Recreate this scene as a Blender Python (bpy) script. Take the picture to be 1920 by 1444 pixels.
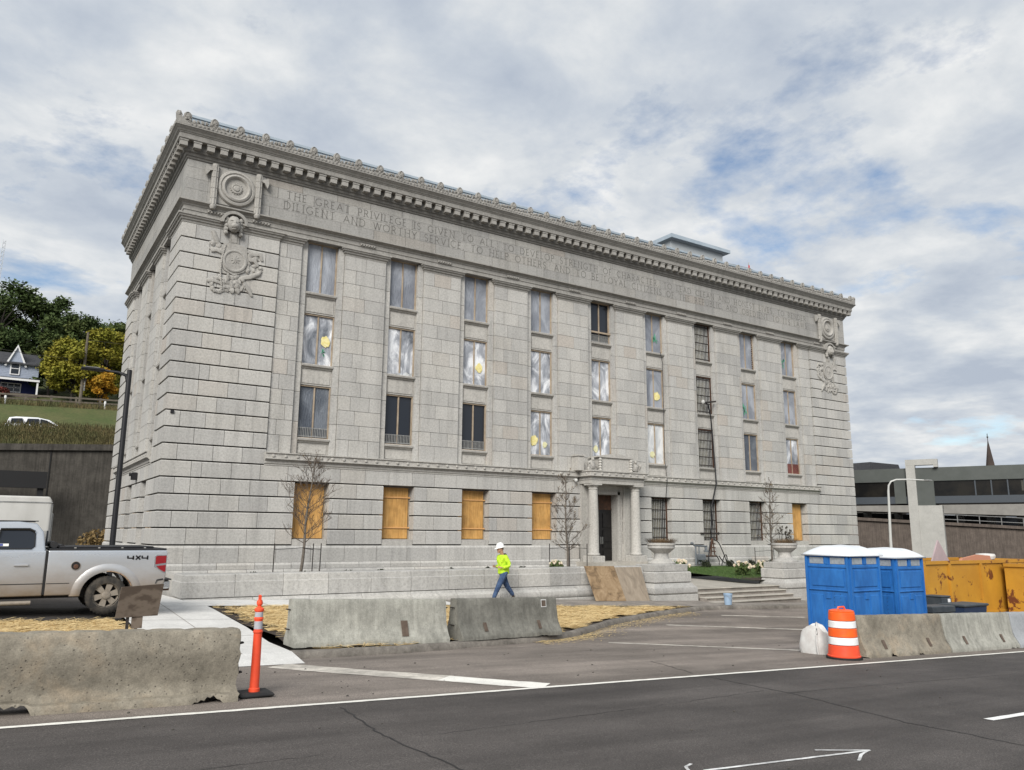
import bpy, bmesh, math, random
import numpy as np
from mathutils import Vector, Matrix
random.seed(7); np.random.seed(7)
R = math.radians
for o in list(bpy.data.objects): bpy.data.objects.remove(o)
scn = bpy.context.scene
COL = scn.collection

# ------------------------------------------------------------------ camera
cd = bpy.data.cameras.new('camera'); cam = bpy.data.objects.new('camera', cd); COL.objects.link(cam)
cd.sensor_fit = 'HORIZONTAL'; cd.sensor_width = 36; cd.lens = 36*1474.32/1920; cd.clip_end = 3000; cd.clip_start = .1
rt = Vector((0.837894, -0.545782, 0.007486)); up = Vector((-0.108453, -0.153026, 0.982253)); fw = Vector((0.534950, 0.823836, 0.187411))
cam.matrix_world = Matrix(((rt.x, up.x, -fw.x, -4.772), (rt.y, up.y, -fw.y, -30.256), (rt.z, up.z, -fw.z, .4536), (0, 0, 0, 1)))
scn.camera = cam
# ------------------------------------------------------------------ sky and sun
SUN_AZ = Vector((-.60, -.56, .57)).normalized()      # towards the sun
world = bpy.data.worlds.new('World'); scn.world = world; world.use_nodes = True
nt = world.node_tree; nt.nodes.clear()
def mth(t, op, a, b=None, c=None, clamp=False):
    n = t.nodes.new('ShaderNodeMath'); n.operation = op; n.use_clamp = clamp
    for i, v in enumerate((a, b, c)):
        if v is None: continue
        if isinstance(v, (int, float)): n.inputs[i].default_value = v
        else: t.links.new(v, n.inputs[i])
    return n.outputs[0]
def mixc(t, fac, a, b, blend='MIX'):
    n = t.nodes.new('ShaderNodeMix'); n.data_type = 'RGBA'; n.blend_type = blend
    for s, v in ((n.inputs[0], fac), (n.inputs[6], a), (n.inputs[7], b)):
        if isinstance(v, (int, float)): s.default_value = v
        elif isinstance(v, (tuple, list)): s.default_value = (*v[:3], 1)
        else: t.links.new(v, s)
    return n.outputs[2]
def ramp(t, fac, stops):
    n = t.nodes.new('ShaderNodeValToRGB'); e = n.color_ramp.elements
    while len(e) < len(stops): e.new(.5)
    for i, (p, c) in enumerate(stops):
        e[i].position = p; e[i].color = (c, c, c, 1) if isinstance(c, (int, float)) else (*c, 1)
    t.links.new(fac, n.inputs[0]); return n.outputs[0]
def noise(t, vec, scale, detail=4, rough=.55, dist=0):
    n = t.nodes.new('ShaderNodeTexNoise'); n.inputs['Scale'].default_value = scale; n.inputs['Detail'].default_value = detail
    n.inputs['Roughness'].default_value = rough; n.inputs['Distortion'].default_value = dist
    if vec is not None: t.links.new(vec, n.inputs['Vector'])
    return n.outputs[0]
sky = nt.nodes.new('ShaderNodeTexSky'); sky.sky_type = 'NISHITA'; sky.sun_disc = False
sky.sun_elevation = math.asin(SUN_AZ.z); sky.sun_rotation = math.atan2(SUN_AZ.x, SUN_AZ.y)
tc = nt.nodes.new('ShaderNodeTexCoord'); sep = nt.nodes.new('ShaderNodeSeparateXYZ'); nt.links.new(tc.outputs['Generated'], sep.inputs[0])
zz = mth(nt, 'ADD', mth(nt, 'MAXIMUM', sep.outputs[2], 0.0), .16)
cmb = nt.nodes.new('ShaderNodeCombineXYZ')
nt.links.new(mth(nt, 'DIVIDE', sep.outputs[0], zz), cmb.inputs[0]); nt.links.new(mth(nt, 'DIVIDE', sep.outputs[1], zz), cmb.inputs[1])
cmb.inputs[2].default_value = 6.1
cv = cmb.outputs[0]
n1 = noise(nt, cv, 1.9, 9, .60, .1); n2 = noise(nt, cv, 3.6, 9, .58, .15); n3 = noise(nt, cv, 1.1, 6, .55)
cover = ramp(nt, n1, ((.30, 0), (.43, 1)))
lum = mth(nt, 'ADD', mth(nt, 'MULTIPLY', n2, .62), mth(nt, 'MULTIPLY', n3, .38))
shade = ramp(nt, lum, ((.37, (.56, .63, .74)), (.47, (.70, .76, .84)), (.54, (.84, .88, .92)), (.64, (1.05, 1.06, 1.06))))
cloud = mixc(nt, 1.0, shade, (5.9, 5.9, 5.9), 'MULTIPLY')
skyc = mixc(nt, cover, sky.outputs[0], cloud)
bg = nt.nodes.new('ShaderNodeBackground'); bg.inputs[1].default_value = .1
nt.links.new(skyc, bg.inputs[0]); wo = nt.nodes.new('ShaderNodeOutputWorld'); nt.links.new(bg.outputs[0], wo.inputs[0])
sl = bpy.data.lights.new('sun', 'SUN'); sl.energy = 3.0; sl.angle = R(32); sl.color = (1, .965, .91)
so = bpy.data.objects.new('sun', sl); COL.objects.link(so); so.rotation_euler = SUN_AZ.to_track_quat('Z', 'Y').to_euler(); so.location = (-40, -40, 60)
scn.view_settings.view_transform = 'Standard'; scn.view_settings.look = 'None'; scn.view_settings.exposure = .5; scn.view_settings.gamma = 1
scn.render.engine = 'CYCLES'

# ------------------------------------------------------------------ materials
MATS = {}
def newmat(name):
    m = bpy.data.materials.new(name); m.use_nodes = True; t = m.node_tree; MATS[name] = m
    return m, t, t.nodes['Principled BSDF']
def pos(t, sc=(1, 1, 1)):
    g = t.nodes.new('ShaderNodeNewGeometry')
    if sc == (1, 1, 1): return g.outputs['Position']
    mp = t.nodes.new('ShaderNodeMapping'); mp.inputs['Scale'].default_value = sc
    t.links.new(g.outputs['Position'], mp.inputs[0]); return mp.outputs[0]
def bump(t, b, h, s=.3, d=.02):
    n = t.nodes.new('ShaderNodeBump'); n.inputs['Strength'].default_value = s; n.inputs['Distance'].default_value = d
    t.links.new(h, n.inputs['Height']); t.links.new(n.outputs[0], b.inputs['Normal'])
def mat(name, c1, c2=None, vs=3, rough=.8, fine=0, fs=45, bmp=0, bs=60, metal=0, spec=.4, st=(1, 1, 1), bd=.02, lo=.38, hi=.62):
    m, t, b = newmat(name)
    b.inputs['Roughness'].default_value = rough; b.inputs['Metallic'].default_value = metal; b.inputs['Specular IOR Level'].default_value = spec
    p = pos(t, st); c = None
    if c2 is not None:
        c = mixc(t, ramp(t, noise(t, p, vs, 6, .6), ((lo, 0), (hi, 1))), c1, c2)
    if fine:
        f = ramp(t, noise(t, p, fs, 3, .6), ((.3, 1-fine), (.7, 1+fine*.6)))
        c = mixc(t, 1.0, c if c is not None else c1, f, 'MULTIPLY')
    if c is None: b.inputs['Base Color'].default_value = (*c1, 1)
    else: t.links.new(c, b.inputs['Base Color'])
    if bmp: bump(t, b, noise(t, p, bs, 5, .6), bmp, bd)
    return m
def granite(name, tone=1.0, blocks=True, warm=0.0):
    m, t, b = newmat(name); p = pos(t)
    b.inputs['Roughness'].default_value = .85; b.inputs['Specular IOR Level'].default_value = .25
    big = ramp(t, noise(t, p, .35, 5, .6), ((.3, .90), (.7, 1.06)))
    spk = ramp(t, noise(t, p, 13, 5, .75), ((.30, .72), (.5, 1.0), (.72, 1.18)))
    spk2 = ramp(t, noise(t, p, 55, 2, .7), ((.32, .86), (.68, 1.1)))
    mp = pos(t, (3.0, 3.0, .25))
    stn = ramp(t, noise(t, mp, 1.0, 5, .6), ((.34, .85), (.52, 1.0)))
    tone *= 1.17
    c = (.374*tone, .360*tone*(1-.02*warm), .333*tone*(1-.10*warm))
    if blocks:
        g = t.nodes.new('ShaderNodeNewGeometry'); oi = t.nodes.new('ShaderNodeObjectInfo')
        r = mth(t, 'FRACT', mth(t, 'ADD', mth(t, 'MULTIPLY', g.outputs['Random Per Island'], 7.31), oi.outputs['Random']))
        c = ramp(t, r, ((0, (.336*tone, .329*tone, .314*tone)), (.3, (.362*tone, .354*tone, .335*tone)), (.62, (.405*tone, .395*tone, .372*tone)), (.93, (.38*tone, .367*tone, .34*tone)), (1, (.375*tone, .345*tone, .31*tone))))
    for f in (big, spk, spk2, stn): c = mixc(t, 1.0, c, f, 'MULTIPLY')
    t.links.new(c, b.inputs['Base Color'])
    bump(t, b, noise(t, p, 40, 4, .7), .35, .015)
    return m
granite('granite'); granite('granite_plain', 1.0, False); granite('granite_grime_shade', .42, False); granite('granite_upper', .76); granite('granite_trim', .74, False); granite('granite_cornice', .64, False); granite('granite_cut_shade', .35, False); granite('granite_warm', .95, True, 1)
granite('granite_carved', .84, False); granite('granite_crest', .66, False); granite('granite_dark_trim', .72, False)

def asphalt(name, tone, tint=(1.12, 1, .93)):
    m, t, b = newmat(name); p = pos(t)
    b.inputs['Roughness'].default_value = .88; b.inputs['Specular IOR Level'].default_value = .3
    base = tuple(.066*tone*x for x in tint)
    wear = ramp(t, noise(t, pos(t, (.25, 1.1, 1)), .9, 6, .6), ((.33, .74), (.66, 1.3)))
    agg = ramp(t, noise(t, p, 70, 3, .75), ((.36, .55), (.55, 1.0), (.68, 1.7)))
    agg2 = ramp(t, noise(t, p, 62, 2, .8), ((.66, 1), (.74, 2.6)))
    pat = ramp(t, noise(t, p, .8, 5, .65), ((.35, .84), (.65, 1.12)))
    trk = ramp(t, noise(t, pos(t, (.03, 1.5, 1)), 1.0, 4, .6), ((.35, .86), (.65, 1.14)))
    c = base
    for f in (wear, agg, agg2, pat, trk): c = mixc(t, 1.0, c, f, 'MULTIPLY')
    t.links.new(c, b.inputs['Base Color']); bump(t, b, noise(t, p, 110, 4, .7), .5, .006)
asphalt('asphalt', 1.0); asphalt('asphalt_old', 2.5, (1.16, 1, .87)); asphalt('asphalt_lot', .75)
def concrete(name, c, stain=.25, pit=0, rough=.85, streak=0, warm=None):
    m, t, b = newmat(name); p = pos(t)
    b.inputs['Roughness'].default_value = rough; b.inputs['Specular IOR Level'].default_value = .25
    col = mixc(t, ramp(t, noise(t, p, 1.6, 7, .65), ((.36, 0), (.64, 1))), tuple(x*(1-stain) for x in c), tuple(x*(1+stain*.6) for x in c))
    if warm: col = mixc(t, ramp(t, noise(t, p, 2.3, 6, .6, .5), ((.5, 0), (.66, .8))), col, warm)
    if streak:
        col = mixc(t, 1.0, col, ramp(t, noise(t, pos(t, (9, 9, .5)), 1, 5, .65), ((.35, 1-streak), (.6, 1.05))), 'MULTIPLY')
    col = mixc(t, 1.0, col, ramp(t, noise(t, p, 60, 4, .7), ((.3, .8), (.7, 1.15))), 'MULTIPLY'); col = mixc(t, 1.0, col, ramp(t, noise(t, p, 9, 6, .75), ((.3, 1-stain*.9), (.7, 1+stain*.7))), 'MULTIPLY')
    h = noise(t, p, 30, 6, .7)
    if pit:
        v = t.nodes.new('ShaderNodeTexVoronoi'); v.inputs['Scale'].default_value = 21; t.links.new(p, v.inputs['Vector'])
        thin = ramp(t, noise(t, p, 6, 4, .7), ((.44, 0), (.56, 1)))
        holes = mth(t, 'MULTIPLY', ramp(t, v.outputs['Distance'], ((.13, 1), (.24, 0))), thin)
        col = mixc(t, mth(t, 'MULTIPLY', holes, pit), col, (.06, .052, .045))
        h = mth(t, 'SUBTRACT', h, mth(t, 'MULTIPLY', holes, 1.2))
    t.links.new(col, b.inputs['Base Color']); bump(t, b, h, .45, .012)
concrete('concrete_new', (.62, .61, .585), .10); concrete('concrete_walk', (.25, .225, .20), .25); concrete('concrete_barrier', (.25, .225, .18), .30, .75, warm=(.30, .25, .185))
concrete('concrete_barrier_pale', (.34, .335, .295), .20, .25, streak=.22); concrete('concrete_barrier_dark', (.20, .195, .17), .25, .3, streak=.2)
concrete('concrete_barrier_grey', (.33, .345, .36), .12, .1); concrete('concrete_pylon', (.40, .395, .37), .08); concrete('concrete_brown', (.12, .098, .083), .2, streak=.3)
concrete('concrete_wall_dark', (.085, .078, .068), .25, streak=.35); concrete('kerb', (.19, .172, .15), .35, .3); concrete('step_stone', (.40, .375, .33), .15)
concrete('paint_worn', (.56, .52, .46), .35); concrete('paint_line', (.78, .76, .70), .10); concrete('paint_fresh', (.80, .80, .78), .05); concrete('chalk', (.62, .62, .61), .35)
mat('soil', (.035, .025, .018), (.06, .045, .033), 9, .95, .4, 60, .8, 30)
mat('lawn', (.04, .075, .02), (.06, .10, .03), 3, .9, .35, 40); mat('grass_blade', (.05, .105, .022), (.085, .13, .035), 2, .8)
mat('hill_grass', (.058, .078, .02), (.085, .09, .03), .35, .9, .3, 5); mat('dry_grass', (.16, .125, .055), (.09, .095, .035), .5, .9, .2, 8)
mat('straw', (.66, .50, .25), (.50, .36, .16), 1.4, .9, .45, 55, .7, 50); mat('straw_blade', (.74, .58, .31), (.56, .41, .19), 6, .8)
mat('ground_mat', (.06, .056, .05), (.085, .078, .068), .5, .95, .3, 10)
m, t, b = newmat('plywood'); p = pos(t, (6, 6, .45)); b.inputs['Roughness'].default_value = .75
w = noise(t, p, 2.2, 6, .65, 1.6)
t.links.new(mixc(t, ramp(t, noise(t, pos(t), 2.2, 3, .5), ((.35, .75), (.65, 1.1))), (0, 0, 0), ramp(t, w, ((.3, (.36, .18, .05)), (.5, (.53, .29, .085)), (.7, (.62, .37, .13))))), b.inputs['Base Color'])
m, t, b = newmat('plywood_worn'); p = pos(t, (2.2, 1, 1)); b.inputs['Roughness'].default_value = .85
w = noise(t, p, 1.5, 6, .65, 1.2)
t.links.new(ramp(t, w, ((.3, (.17, .14, .105)), (.5, (.25, .205, .155)), (.7, (.32, .27, .21)))), b.inputs['Base Color'])
m, t, b = newmat('plywood_stained'); b.inputs['Roughness'].default_value = .85; w = noise(t, pos(t), 2.6, 6, .65, .8)
t.links.new(ramp(t, w, ((.34, (.10, .065, .035)), (.48, (.23, .155, .085)), (.66, (.33, .24, .145)))), b.inputs['Base Color'])
m, t, b = newmat('plywood_grey'); b.inputs['Roughness'].default_value = .85
wv = t.nodes.new('ShaderNodeTexWave'); wv.wave_type = 'RINGS'; wv.inputs['Scale'].default_value = 2.2; wv.inputs['Distortion'].default_value = 9; wv.inputs['Detail'].default_value = 3; wv.inputs['Detail Scale'].default_value = 1.2
t.links.new(pos(t, (1.3, 1, 2.0)), wv.inputs[0])
t.links.new(ramp(t, wv.outputs[1], ((.2, (.085, .062, .045)), (.6, (.125, .095, .07)), (.9, (.16, .125, .095)))), b.inputs['Base Color'])
mat('frame_wood', (.29, .225, .16), (.38, .31, .23), 4, .7); mat('grille_backing', (.16, .15, .115), (.22, .20, .15), 3, .8); mat('batten_wood', (.60, .33, .13), None, rough=.75)
mat('iron', (.03, .028, .026), (.05, .04, .035), 6, .6, metal=.3); mat('iron_pale', (.36, .36, .35), (.26, .26, .25), 9, .55, metal=.4); mat('rust', (.09, .045, .028), (.05, .03, .02), 8, .85)
mat('black_paint', (.012, .012, .014), None, rough=.45); mat('interior_dark', (.012, .012, .013), None, rough=.7); mat('bronze_door', (.012, .011, .012), (.02, .018, .017), 5, .35, metal=.4, spec=.6)
m, t, b = newmat('glass_dark'); b.inputs['Base Color'].default_value = (.018, .022, .03, 1); b.inputs['Roughness'].default_value = .08; b.inputs['Specular IOR Level'].default_value = .4
def plastic(name, c1, c2, c3, sc, rough=.3):
    m, t, b = newmat(name); b.inputs['Roughness'].default_value = rough; b.inputs['Specular IOR Level'].default_value = .35
    p = pos(t, (1, 1, .55)); n = noise(t, p, sc, 5, .6, .8)
    t.links.new(ramp(t, n, ((.32, c1), (.49, c2), (.61, c3))), b.inputs['Base Color'])
    mpw = t.nodes.new('ShaderNodeMapping'); mpw.inputs['Rotation'].default_value = (0, R(28), 0); mpw.inputs['Scale'].default_value = (9, 3, 1.0); t.links.new(pos(t), mpw.inputs[0]); bump(t, b, noise(t, mpw.outputs[0], 2.6, 5, .65, 1.0), .9, .05)
plastic('plastic_dim', (.17, .185, .22), (.25, .27, .31), (.37, .395, .44), 1.1); plastic('plastic_bright', (.11, .125, .15), (.36, .38, .42), (.80, .82, .85), 1.5, .28); plastic('plastic_murky', (.06, .07, .09), (.09, .105, .13), (.16, .18, .21), .8, .25)  # paler sheet patches: light showing through from behind, painted into the colour
plastic('plastic_white', (.34, .36, .38), (.60, .62, .63), (.78, .79, .79), 1.3); plastic('plastic_dark', (.035, .042, .055), (.065, .075, .09), (.11, .125, .15), .9, .2)
plastic('plastic_red', (.10, .03, .025), (.16, .05, .04), (.2, .07, .06), 2)
mat('yellow_paint', (.70, .60, .20), (.80, .72, .38), 9, .6); mat('pale_yellow', (.62, .60, .33), (.70, .68, .45), 9, .6); mat('green_paint', (.06, .30, .17), (.10, .40, .24), 9, .6)
mat('roof_metal', (.36, .42, .47), (.42, .48, .53), 2, .4, metal=.3); mat('roof_metal_dark', (.25, .27, .29), None, rough=.5, metal=.3)
mat('penthouse_panel', (.36, .38, .39), None, rough=.6)
# ------------------------------------------------------------------ helpers
def off(path, e):
    """offset an open plan path to its right-hand side by e, mitred"""
    n = len(path); out = []
    for i in range(n):
        ns = []
        for a, b_ in ((i-1, i), (i, i+1)):
            if a < 0 or b_ >= n: continue
            dx, dy = path[b_][0]-path[a][0], path[b_][1]-path[a][1]; l = math.hypot(dx, dy); ns.append((dy/l, -dx/l))
        if len(ns) == 1: m = ns[0]
        else:
            s = 1+ns[0][0]*ns[1][0]+ns[0][1]*ns[1][1]; m = ((ns[0][0]+ns[1][0])/s, (ns[0][1]+ns[1][1])/s)
        out.append((path[i][0]+m[0]*e, path[i][1]+m[1]*e))
    return out
class MB:
    def __init__(s): s.v = []; s.f = []
    def add(s, v, f):
        n = len(s.v); s.v += [tuple(x) for x in v]; s.f += [tuple(i+n for i in q) for q in f]; return s
    def box(s, x0, x1, y0, y1, z0, z1, bev=0):
        if bev:
            b = bev; pts = []
            for z, k in ((z0, b), (z0+b, 0), (z1-b, 0), (z1, b)):
                pts += [(x0+k, y0+k, z), (x1-k, y0+k, z), (x1-k, y1-k, z), (x0+k, y1-k, z)]
            f = [(3, 2, 1, 0), (12, 13, 14, 15)]
            for r in range(3):
                for i in range(4): f.append((r*4+i, r*4+(i+1) % 4, r*4+4+(i+1) % 4, r*4+4+i))
            return s.add(pts, f)
        return s.add([(x0, y0, z0), (x1, y0, z0), (x1, y1, z0), (x0, y1, z0), (x0, y0, z1), (x1, y0, z1), (x1, y1, z1), (x0, y1, z1)],
                     [(3, 2, 1, 0), (4, 5, 6, 7), (0, 1, 5, 4), (1, 2, 6, 5), (2, 3, 7, 6), (3, 0, 4, 7)])
    def sweep(s, path, prof, cap=True):
        n = len(prof); k = len(path); v = [None]*(n*k)
        for j, (e, z) in enumerate(prof):
            for i, q in enumerate(off(path, e)): v[i*n+j] = (q[0], q[1], z)
        f = []
        for i in range(k-1):
            for j in range(n): f.append((i*n+j, i*n+(j+1) % n, (i+1)*n+(j+1) % n, (i+1)*n+j))
        if cap: f += [tuple(range(n))[::-1], tuple((k-1)*n+j for j in range(n))]
        return s.add(v, f)
    def lathe(s, prof, c, n=20, axis='z', a0=0, a1=2*math.pi, sx=1, sy=1, cap=True):
        full = abs(a1-a0-2*math.pi) < 1e-6; m = n if full else n+1; v = []
        for r, h in prof:
            for i in range(m):
                a = a0+(a1-a0)*i/n; x, y = r*math.cos(a)*sx, r*math.sin(a)*sy
                v.append((c[0]+x, c[1]+y, c[2]+h) if axis == 'z' else (c[0]+x, c[1]-h, c[2]+y) if axis == 'y' else (c[0]+h, c[1]+x, c[2]+y))
        f = []
        for j in range(len(prof)-1):
            for i in range(n): f.append((j*m+i, j*m+(i+1) % m, (j+1)*m+(i+1) % m, (j+1)*m+i))
        if cap and prof[0][0] > 1e-4: f.append(tuple(range(m))[::-1])
        if cap and prof[-1][0] > 1e-4: f.append(tuple((len(prof)-1)*m+i for i in range(m)))
        return s.add(v, f)
    def tube(s, pts, r, n=8, cap=True):
        pts = [Vector(p) for p in pts]; v = []; k = len(pts)
        rr = r if isinstance(r, (list, tuple)) else [r]*k
        ref = Vector((.31, .2, .93)).normalized()
        for i, p in enumerate(pts):
            d = (pts[min(i+1, k-1)]-pts[max(i-1, 0)]).normalized()
            a = d.cross(ref)
            if a.length < .1: a = d.cross(Vector((1, 0, 0)))
            a.normalize(); b = d.cross(a)
            for j in range(n):
                t = 2*math.pi*j/n; v.append(p+(a*math.cos(t)+b*math.sin(t))*rr[i])
        f = [(i*n+j, i*n+(j+1) % n, (i+1)*n+(j+1) % n, (i+1)*n+j) for i in range(k-1) for j in range(n)]
        if cap: f += [tuple(range(n))[::-1], tuple((k-1)*n+j for j in range(n))]
        return s.add(v, f)
    def prism(s, poly, lo, hi, axis='y'):
        """2D polygon extruded: axis y -> poly is (x,z); axis x -> (y,z); axis z -> (x,y)"""
        n = len(poly); g = {'y': lambda p, h: (p[0], h, p[1]), 'x': lambda p, h: (h, p[0], p[1]), 'z': lambda p, h: (p[0], p[1], h)}[axis]
        v = [g(p, lo) for p in poly]+[g(p, hi) for p in poly]
        return s.add(v, [tuple(range(n)), tuple(range(2*n-1, n-1, -1))]+[(i, (i+1) % n, n+(i+1) % n, n+i) for i in range(n)])
    def blob(s, c, rx, ry, rz, n=8, m=6, jit=.12):
        v = []; f = []
        for j in range(1, m):
            for i in range(n):
                a = 2*math.pi*i/n; b = math.pi*j/m; k = 1+random.uniform(-jit, jit)
                v.append((c[0]+rx*k*math.sin(b)*math.cos(a), c[1]+ry*k*math.sin(b)*math.sin(a), c[2]+rz*k*math.cos(b)))
        v += [(c[0], c[1], c[2]+rz), (c[0], c[1], c[2]-rz)]; t = len(v)-2
        for j in range(m-2):
            for i in range(n): f.append((j*n+i, (j+1)*n+i, (j+1)*n+(i+1) % n, j*n+(i+1) % n))
        for i in range(n): f.append((t, i, (i+1) % n)); f.append((t+1, (m-2)*n+(i+1) % n, (m-2)*n+i))
        return s.add(v, f)
    def mesh(s, name, m, smooth=None, fix=True):
        me = bpy.data.meshes.new(name); me.from_pydata(s.v, [], s.f)
        if fix:
            bm = bmesh.new(); bm.from_mesh(me); bmesh.ops.recalc_face_normals(bm, faces=bm.faces); bm.to_mesh(me); bm.free()
        if m: me.materials.append(MATS[m])
        if smooth is not None:
            me.polygons.foreach_set('use_smooth', [True]*len(me.polygons)); me.set_sharp_from_angle(angle=R(smooth))
        me.update(); return me
    def build(s, name, m, parent=None, smooth=None, fix=True, **k): return link(name, s.mesh(name, m, smooth, fix), parent, **k)
def link(name, me, parent=None, loc=(0, 0, 0), label=None, cat=None, group=None, kind=None):
    o = bpy.data.objects.new(name, me); COL.objects.link(o); o.location = loc
    if parent is not None:
        o.parent = parent; o.matrix_parent_inverse = Matrix.Translation(-Vector(parent.get('_w', (0, 0, 0))))
    return tag(o, label, cat, group, kind)
def tag(o, label=None, cat=None, group=None, kind=None):
    for a, b in (('label', label), ('category', cat), ('group', group), ('kind', kind)):
        if b: o[a] = b
    return o
def thing(name, label, cat, loc=(0, 0, 0), group=None):
    o = bpy.data.objects.new(name, None); COL.objects.link(o); o.location = loc; o['_w'] = tuple(float(x) for x in loc); o.empty_display_size = .2
    return tag(o, label, cat, group)
def copy_tree(o, parent=None):
    c = o.copy(); COL.objects.link(c)
    if parent is not None: c.parent = parent; c.matrix_parent_inverse = o.matrix_parent_inverse.copy()
    for ch in list(o.children): copy_tree(ch, c)
    return c
def quads(name, arr, m, parent=None, **k):
    """arr: (N,4,3) array of quads"""
    n = len(arr); me = bpy.data.meshes.new(name); me.vertices.add(n*4); me.vertices.foreach_set('co', np.ascontiguousarray(arr, dtype=np.float32).ravel())
    me.loops.add(n*4); me.loops.foreach_set('vertex_index', np.arange(n*4, dtype=np.int32)); me.polygons.add(n)
    me.polygons.foreach_set('loop_start', np.arange(0, n*4, 4, dtype=np.int32)); me.polygons.foreach_set('loop_total', np.full(n, 4, dtype=np.int32))
    me.update(calc_edges=True); me.materials.append(MATS[m]); return link(name, me, parent, **k)
def struct(name, mb, m, **k): return mb.build(name, m, None, kind='structure', **k)
# ground heights: the street falls to the right
BY = ((-200, -1.0), (-60, -1.1), (-45, -1.2), (-20, -1.57), (-15, -1.67), (-10, -1.49), (-7.5, -1.42), (0, -1.42), (30, -1.3), (400, -1.0))
def G(x, y, d=0): return float(np.interp(y, [a for a, _ in BY], [b for _, b in BY]))-.0345*max(-60, min(70, x))+d
def sheet(name, poly, m, d, cuts=(-45, -20, -15, -10, -7.5, 0), h=G, kind='structure', parent=None, xs=(), sub=0):
    bm = bmesh.new(); bm.faces.new([bm.verts.new((x, y, 0)) for x, y in poly])
    for c in cuts: bmesh.ops.bisect_plane(bm, geom=bm.verts[:]+bm.edges[:]+bm.faces[:], plane_co=(0, c, 0), plane_no=(0, 1, 0))
    for c in (-60, 70)+tuple(xs): bmesh.ops.bisect_plane(bm, geom=bm.verts[:]+bm.edges[:]+bm.faces[:], plane_co=(c, 0, 0), plane_no=(1, 0, 0))
    for v in bm.verts: v.co.z = h(v.co.x, v.co.y)+d
    bmesh.ops.triangulate(bm, faces=bm.faces); bmesh.ops.recalc_face_normals(bm, faces=bm.faces)
    for f in bm.faces:
        if f.normal.z < 0: f.normal_flip()
    me = bpy.data.meshes.new(name); bm.to_mesh(me); bm.free(); me.materials.append(MATS[m]); return link(name, me, parent, kind=kind)
def inpoly(x, y, poly):
    r = False; n = len(poly)
    for i in range(n):
        (x1, y1), (x2, y2) = poly[i], poly[(i+1) % n]
        if (y1 > y) != (y2 > y) and x < (x2-x1)*(y-y1)/(y2-y1)+x1: r = not r
    return r

# ------------------------------------------------------------------ ground, street and pavements
KERB = [(-.3, -16.62), (.6, -16.55), (1.79, -16.43), (2.9, -16.16), (3.86, -15.84), (5.4, -15.5), (6.78, -14.98), (7.84, -14.35), (9.7, -13.1), (11.52, -12.18), (13.3, -11.35), (15.01, -10.68), (16.1, -10.25), (17.2, -10.05), (19.2, -10.0), (45, -10.0)]
xs = [-400, -150, -60, -30, -10, 0, 10, 20, 30, 45, 60, 70, 150, 400]; ys = [-300, -60, -45, -20, -15, -10, -7.5, 0, 12, 21.5, 60, 150, 400]
g = MB(); v = [(x, y, G(x, y, -.3)) for y in ys for x in xs]; nx = len(xs)
g.add(v, [(j*nx+i, j*nx+i+1, (j+1)*nx+i+1, (j+1)*nx+i) for j in range(len(ys)-1) for i in range(nx-1)]); struct('ground', g, 'ground_mat')
LEFTK = [(-60, -16.9), (-2.45, -16.75)]
sheet('road', [(-80, -45), (120, -45), (120, -20.8), (-80, -20.8)], 'asphalt', 0)
sheet('road_shoulder', [(-80, -20.8), (120, -20.8), (120, -10.0), (45, -10.0)]+KERB[::-1][1:]+[(-2.45, -16.75), (-80, -16.95)], 'asphalt_old', 0)
sheet('parking_lot', [(-80, -11.45), (-2.25, -11.3), (-2.25, -3.2), (-.9, -3.0), (-.9, 21.6), (-80, 21.6)], 'asphalt_lot', .10)
sheet('driveway', [(-2.2, -16.75), (-.3, -16.6), (-.1, -13), (-.05, -9.1), (-.35, -7.9), (-.75, -3), (-2.2, -3.2)], 'concrete_new', .125)
dw = MB().add([(-2.2, -16.75, G(-2.2, -16.75, .125)), (-.3, -16.6, G(-.3, -16.6, .125)), (-.28, -17.25, G(-.28, -17.25, .006)), (-2.2, -17.35, G(-2.2, -17.35, .006))], [(0, 1, 2, 3)]); struct('driveway_ramp', dw, 'concrete_new')
sheet('sidewalk', [(-.04, -9.05), (7.2, -9.15), (7.2, -7.45), (-.34, -7.45), (-.34, -7.9)], 'concrete_new', .121)
sheet('old_sidewalk', [(7.2, -9.15), (10.5, -9.6), (13.4, -9.85), (16.2, -10.1), (17.2, -9.9), (45, -9.85), (45, -7.45), (7.2, -7.45)], 'concrete_walk', .119)
for i, x in enumerate((-2.18,)): pass
# concrete joint grooves between slabs
for (xa, ya, xb, yb) in ((-2.2, -14.2, -.12, -14.1), (-2.2, -11.7, -.08, -11.7), (-2.2, -9.2, -.05, -9.1), (-1.15, -16.7, -1.0, -3.2), (1.5, -9.05, 1.5, -7.5), (3.0, -9.07, 3.0, -7.5), (4.5, -9.1, 4.5, -7.5), (6.0, -9.13, 6.0, -7.5)):
    dx, dy = xb-xa, yb-ya; l = math.hypot(dx, dy); nx_, ny_ = -dy/l*.008, dx/l*.008
    sheet('slab_joint', [(xa+nx_, ya+ny_), (xb+nx_, yb+ny_), (xb-nx_, yb-ny_), (xa-nx_, ya-ny_)], 'concrete_walk', .128)
STRAW_R = [(-.02, -15.9), (.2, -14), (.0, -12.5), (.0, -9.1), (7.2, -9.2), (10.5, -9.65), (13.4, -9.9), (15.6, -10.2), (15.1, -10.55), (13.3, -11.2), (11.5, -12.05), (9.6, -12.98), (7.8, -14.2), (6.7, -14.82), (5.3, -15.34), (3.8, -15.7), (2.8, -16.02), (1.7, -16.28), (.6, -16.4), (.1, -16.4)]
STRAW_L = [(-60, -16.8), (-2.25, -16.65), (-2.25, -12.2), (-2.5, -11.4), (-60, -11.5)]
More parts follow.
